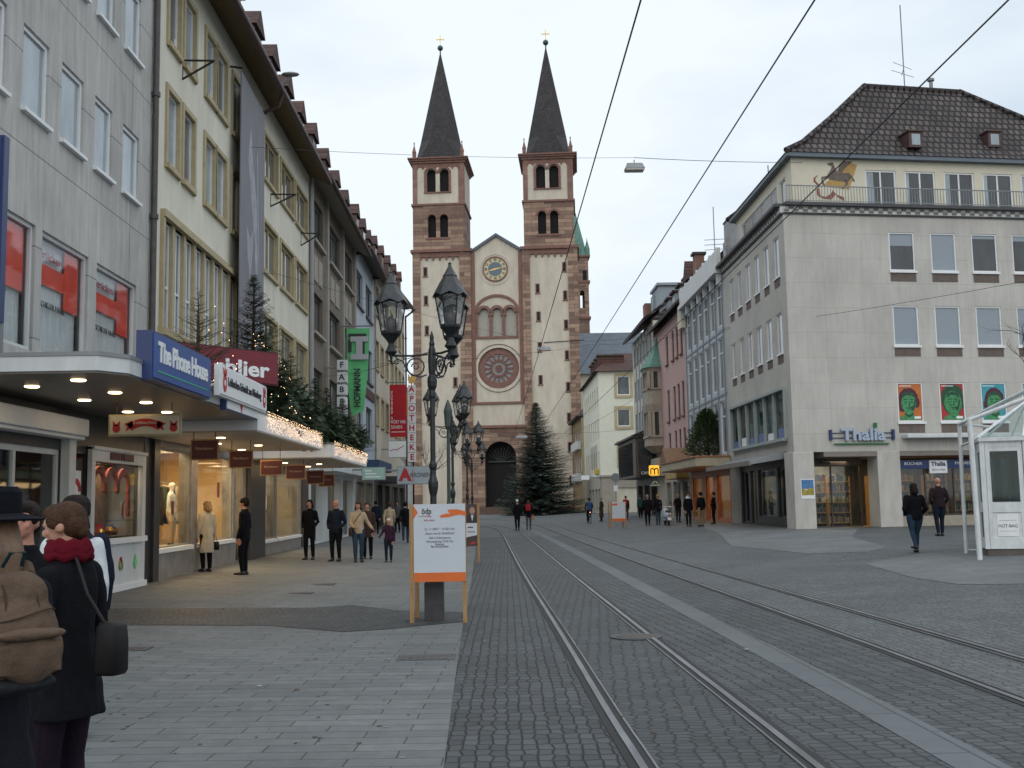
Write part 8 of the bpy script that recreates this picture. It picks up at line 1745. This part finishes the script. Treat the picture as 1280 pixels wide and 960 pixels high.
m4 = m4 @ Matrix.Translation((.0,-.18,1.33)) @ Matrix.Diagonal((.95,.9,.84,1)) @ Matrix.Translation((0,.18,-1.33))
TANB = mat('tan_rucksack_cloth', (.10,.068,.048), .9, .25, 6, bump=.6, bs=25, spec=.15)
rb = MB(); rb.ell((0,-.235,1.20),.17,.115,.20,20,12); rb.ell((0,-.225,1.35),.13,.085,.12,16,10); rb.ell((0,-.22,1.05),.15,.10,.09,16,8); fuse('main_bag', rb, TANB, t, .009, m4, None, .014, 5, 3)
rb = MB(); rb.ell((.02,-.335,1.12),.115,.045,.10,16,8); rb.box((-.09,-.36,1.06),(.13,-.30,1.18)); fuse('front_pocket', rb, TANB, t, .008, m4, None, .012, 4, 5)
rb = MB(); rb.ell((.02,-.345,1.215),.13,.045,.028,14,6); fuse('pocket_flap', rb, TANB, t, .007, m4, None, .006, 2, 6)
rb = MB(); rb.ell((.0,-.25,1.015),.155,.11,.045,14,8); fuse('base_panel', rb, cloth('dark_grey_base',(.02,.022,.025)), t, .009, m4, None, .008, 2)
for s_ in (-1,1): 
    rb = MB(); rb.tube([(s_*.08,-.16,1.44),(s_*.10,-.08,1.475),(s_*.11,.03,1.46),(s_*.12,.10,1.38),(s_*.13,.11,1.22),(s_*.14,.0,1.10),(s_*.12,-.14,1.05)], .026, 8); fuse('strap', rb, TANB, t, .008, m4, None, .004, 2)
rb = MB(); rb.tube([(-.03,-.19,1.48),(-.02,-.24,1.54),(.03,-.24,1.54),(.04,-.19,1.48)], .009, 6); fuse('carry_loop', rb, cloth('teal_loop',(.015,.035,.04)), t, .005, m4)
for sx_ in (-1,1):
    MB().tube([m4 @ Vector((sx_*(.075+.02*math.sin(k*.5)), -.225-.095*math.cos((k-6)*.20), 1.04+.055*k*.62)) for k in range(12)], .0035, 5).build('seam', cloth('seam_brown',(.05,.035,.025)), t)
    rb = MB(); rb.ell((sx_*.145,-.20,1.13),.045,.075,.10,12,8); fuse('side_pocket', rb, TANB, t, .008, m4, None, .012, 3, 9)
for (a_, z_) in ((.05,1.29),): MB_ = MB(); MB_.tube([m4 @ Vector((.14*math.cos(q), -.24-.105*math.sin(q), 1.29+.02*math.sin(q*2))) for q in [PI*j/10 for j in range(11)]], .003, 5).build('zip', cloth('seam_brown',(.05,.035,.025)), t)
person('ruddy-faced man in dark coat seen between hat brim and hair of two women', (-2.63,6.2,0), 1.70, 182, CB, CB, skin=M['skin2'], hair=HD, style='short', hem=.45, vox=.011, face=1)
person('person with long dark hair and white jacket behind the red scarf', (-3.08,8.1,.0), 1.75, 35, CW, CB, hair=HD, style='shoulder', hem=.47, vox=.011)
person('person in dark jacket and blue jeans standing just beyond the white jacket', (-3.36,8.95,.0), 1.76, 25, CN, CJ, hair=HD, style='short', hem=.49, vox=.011, build=1.05)
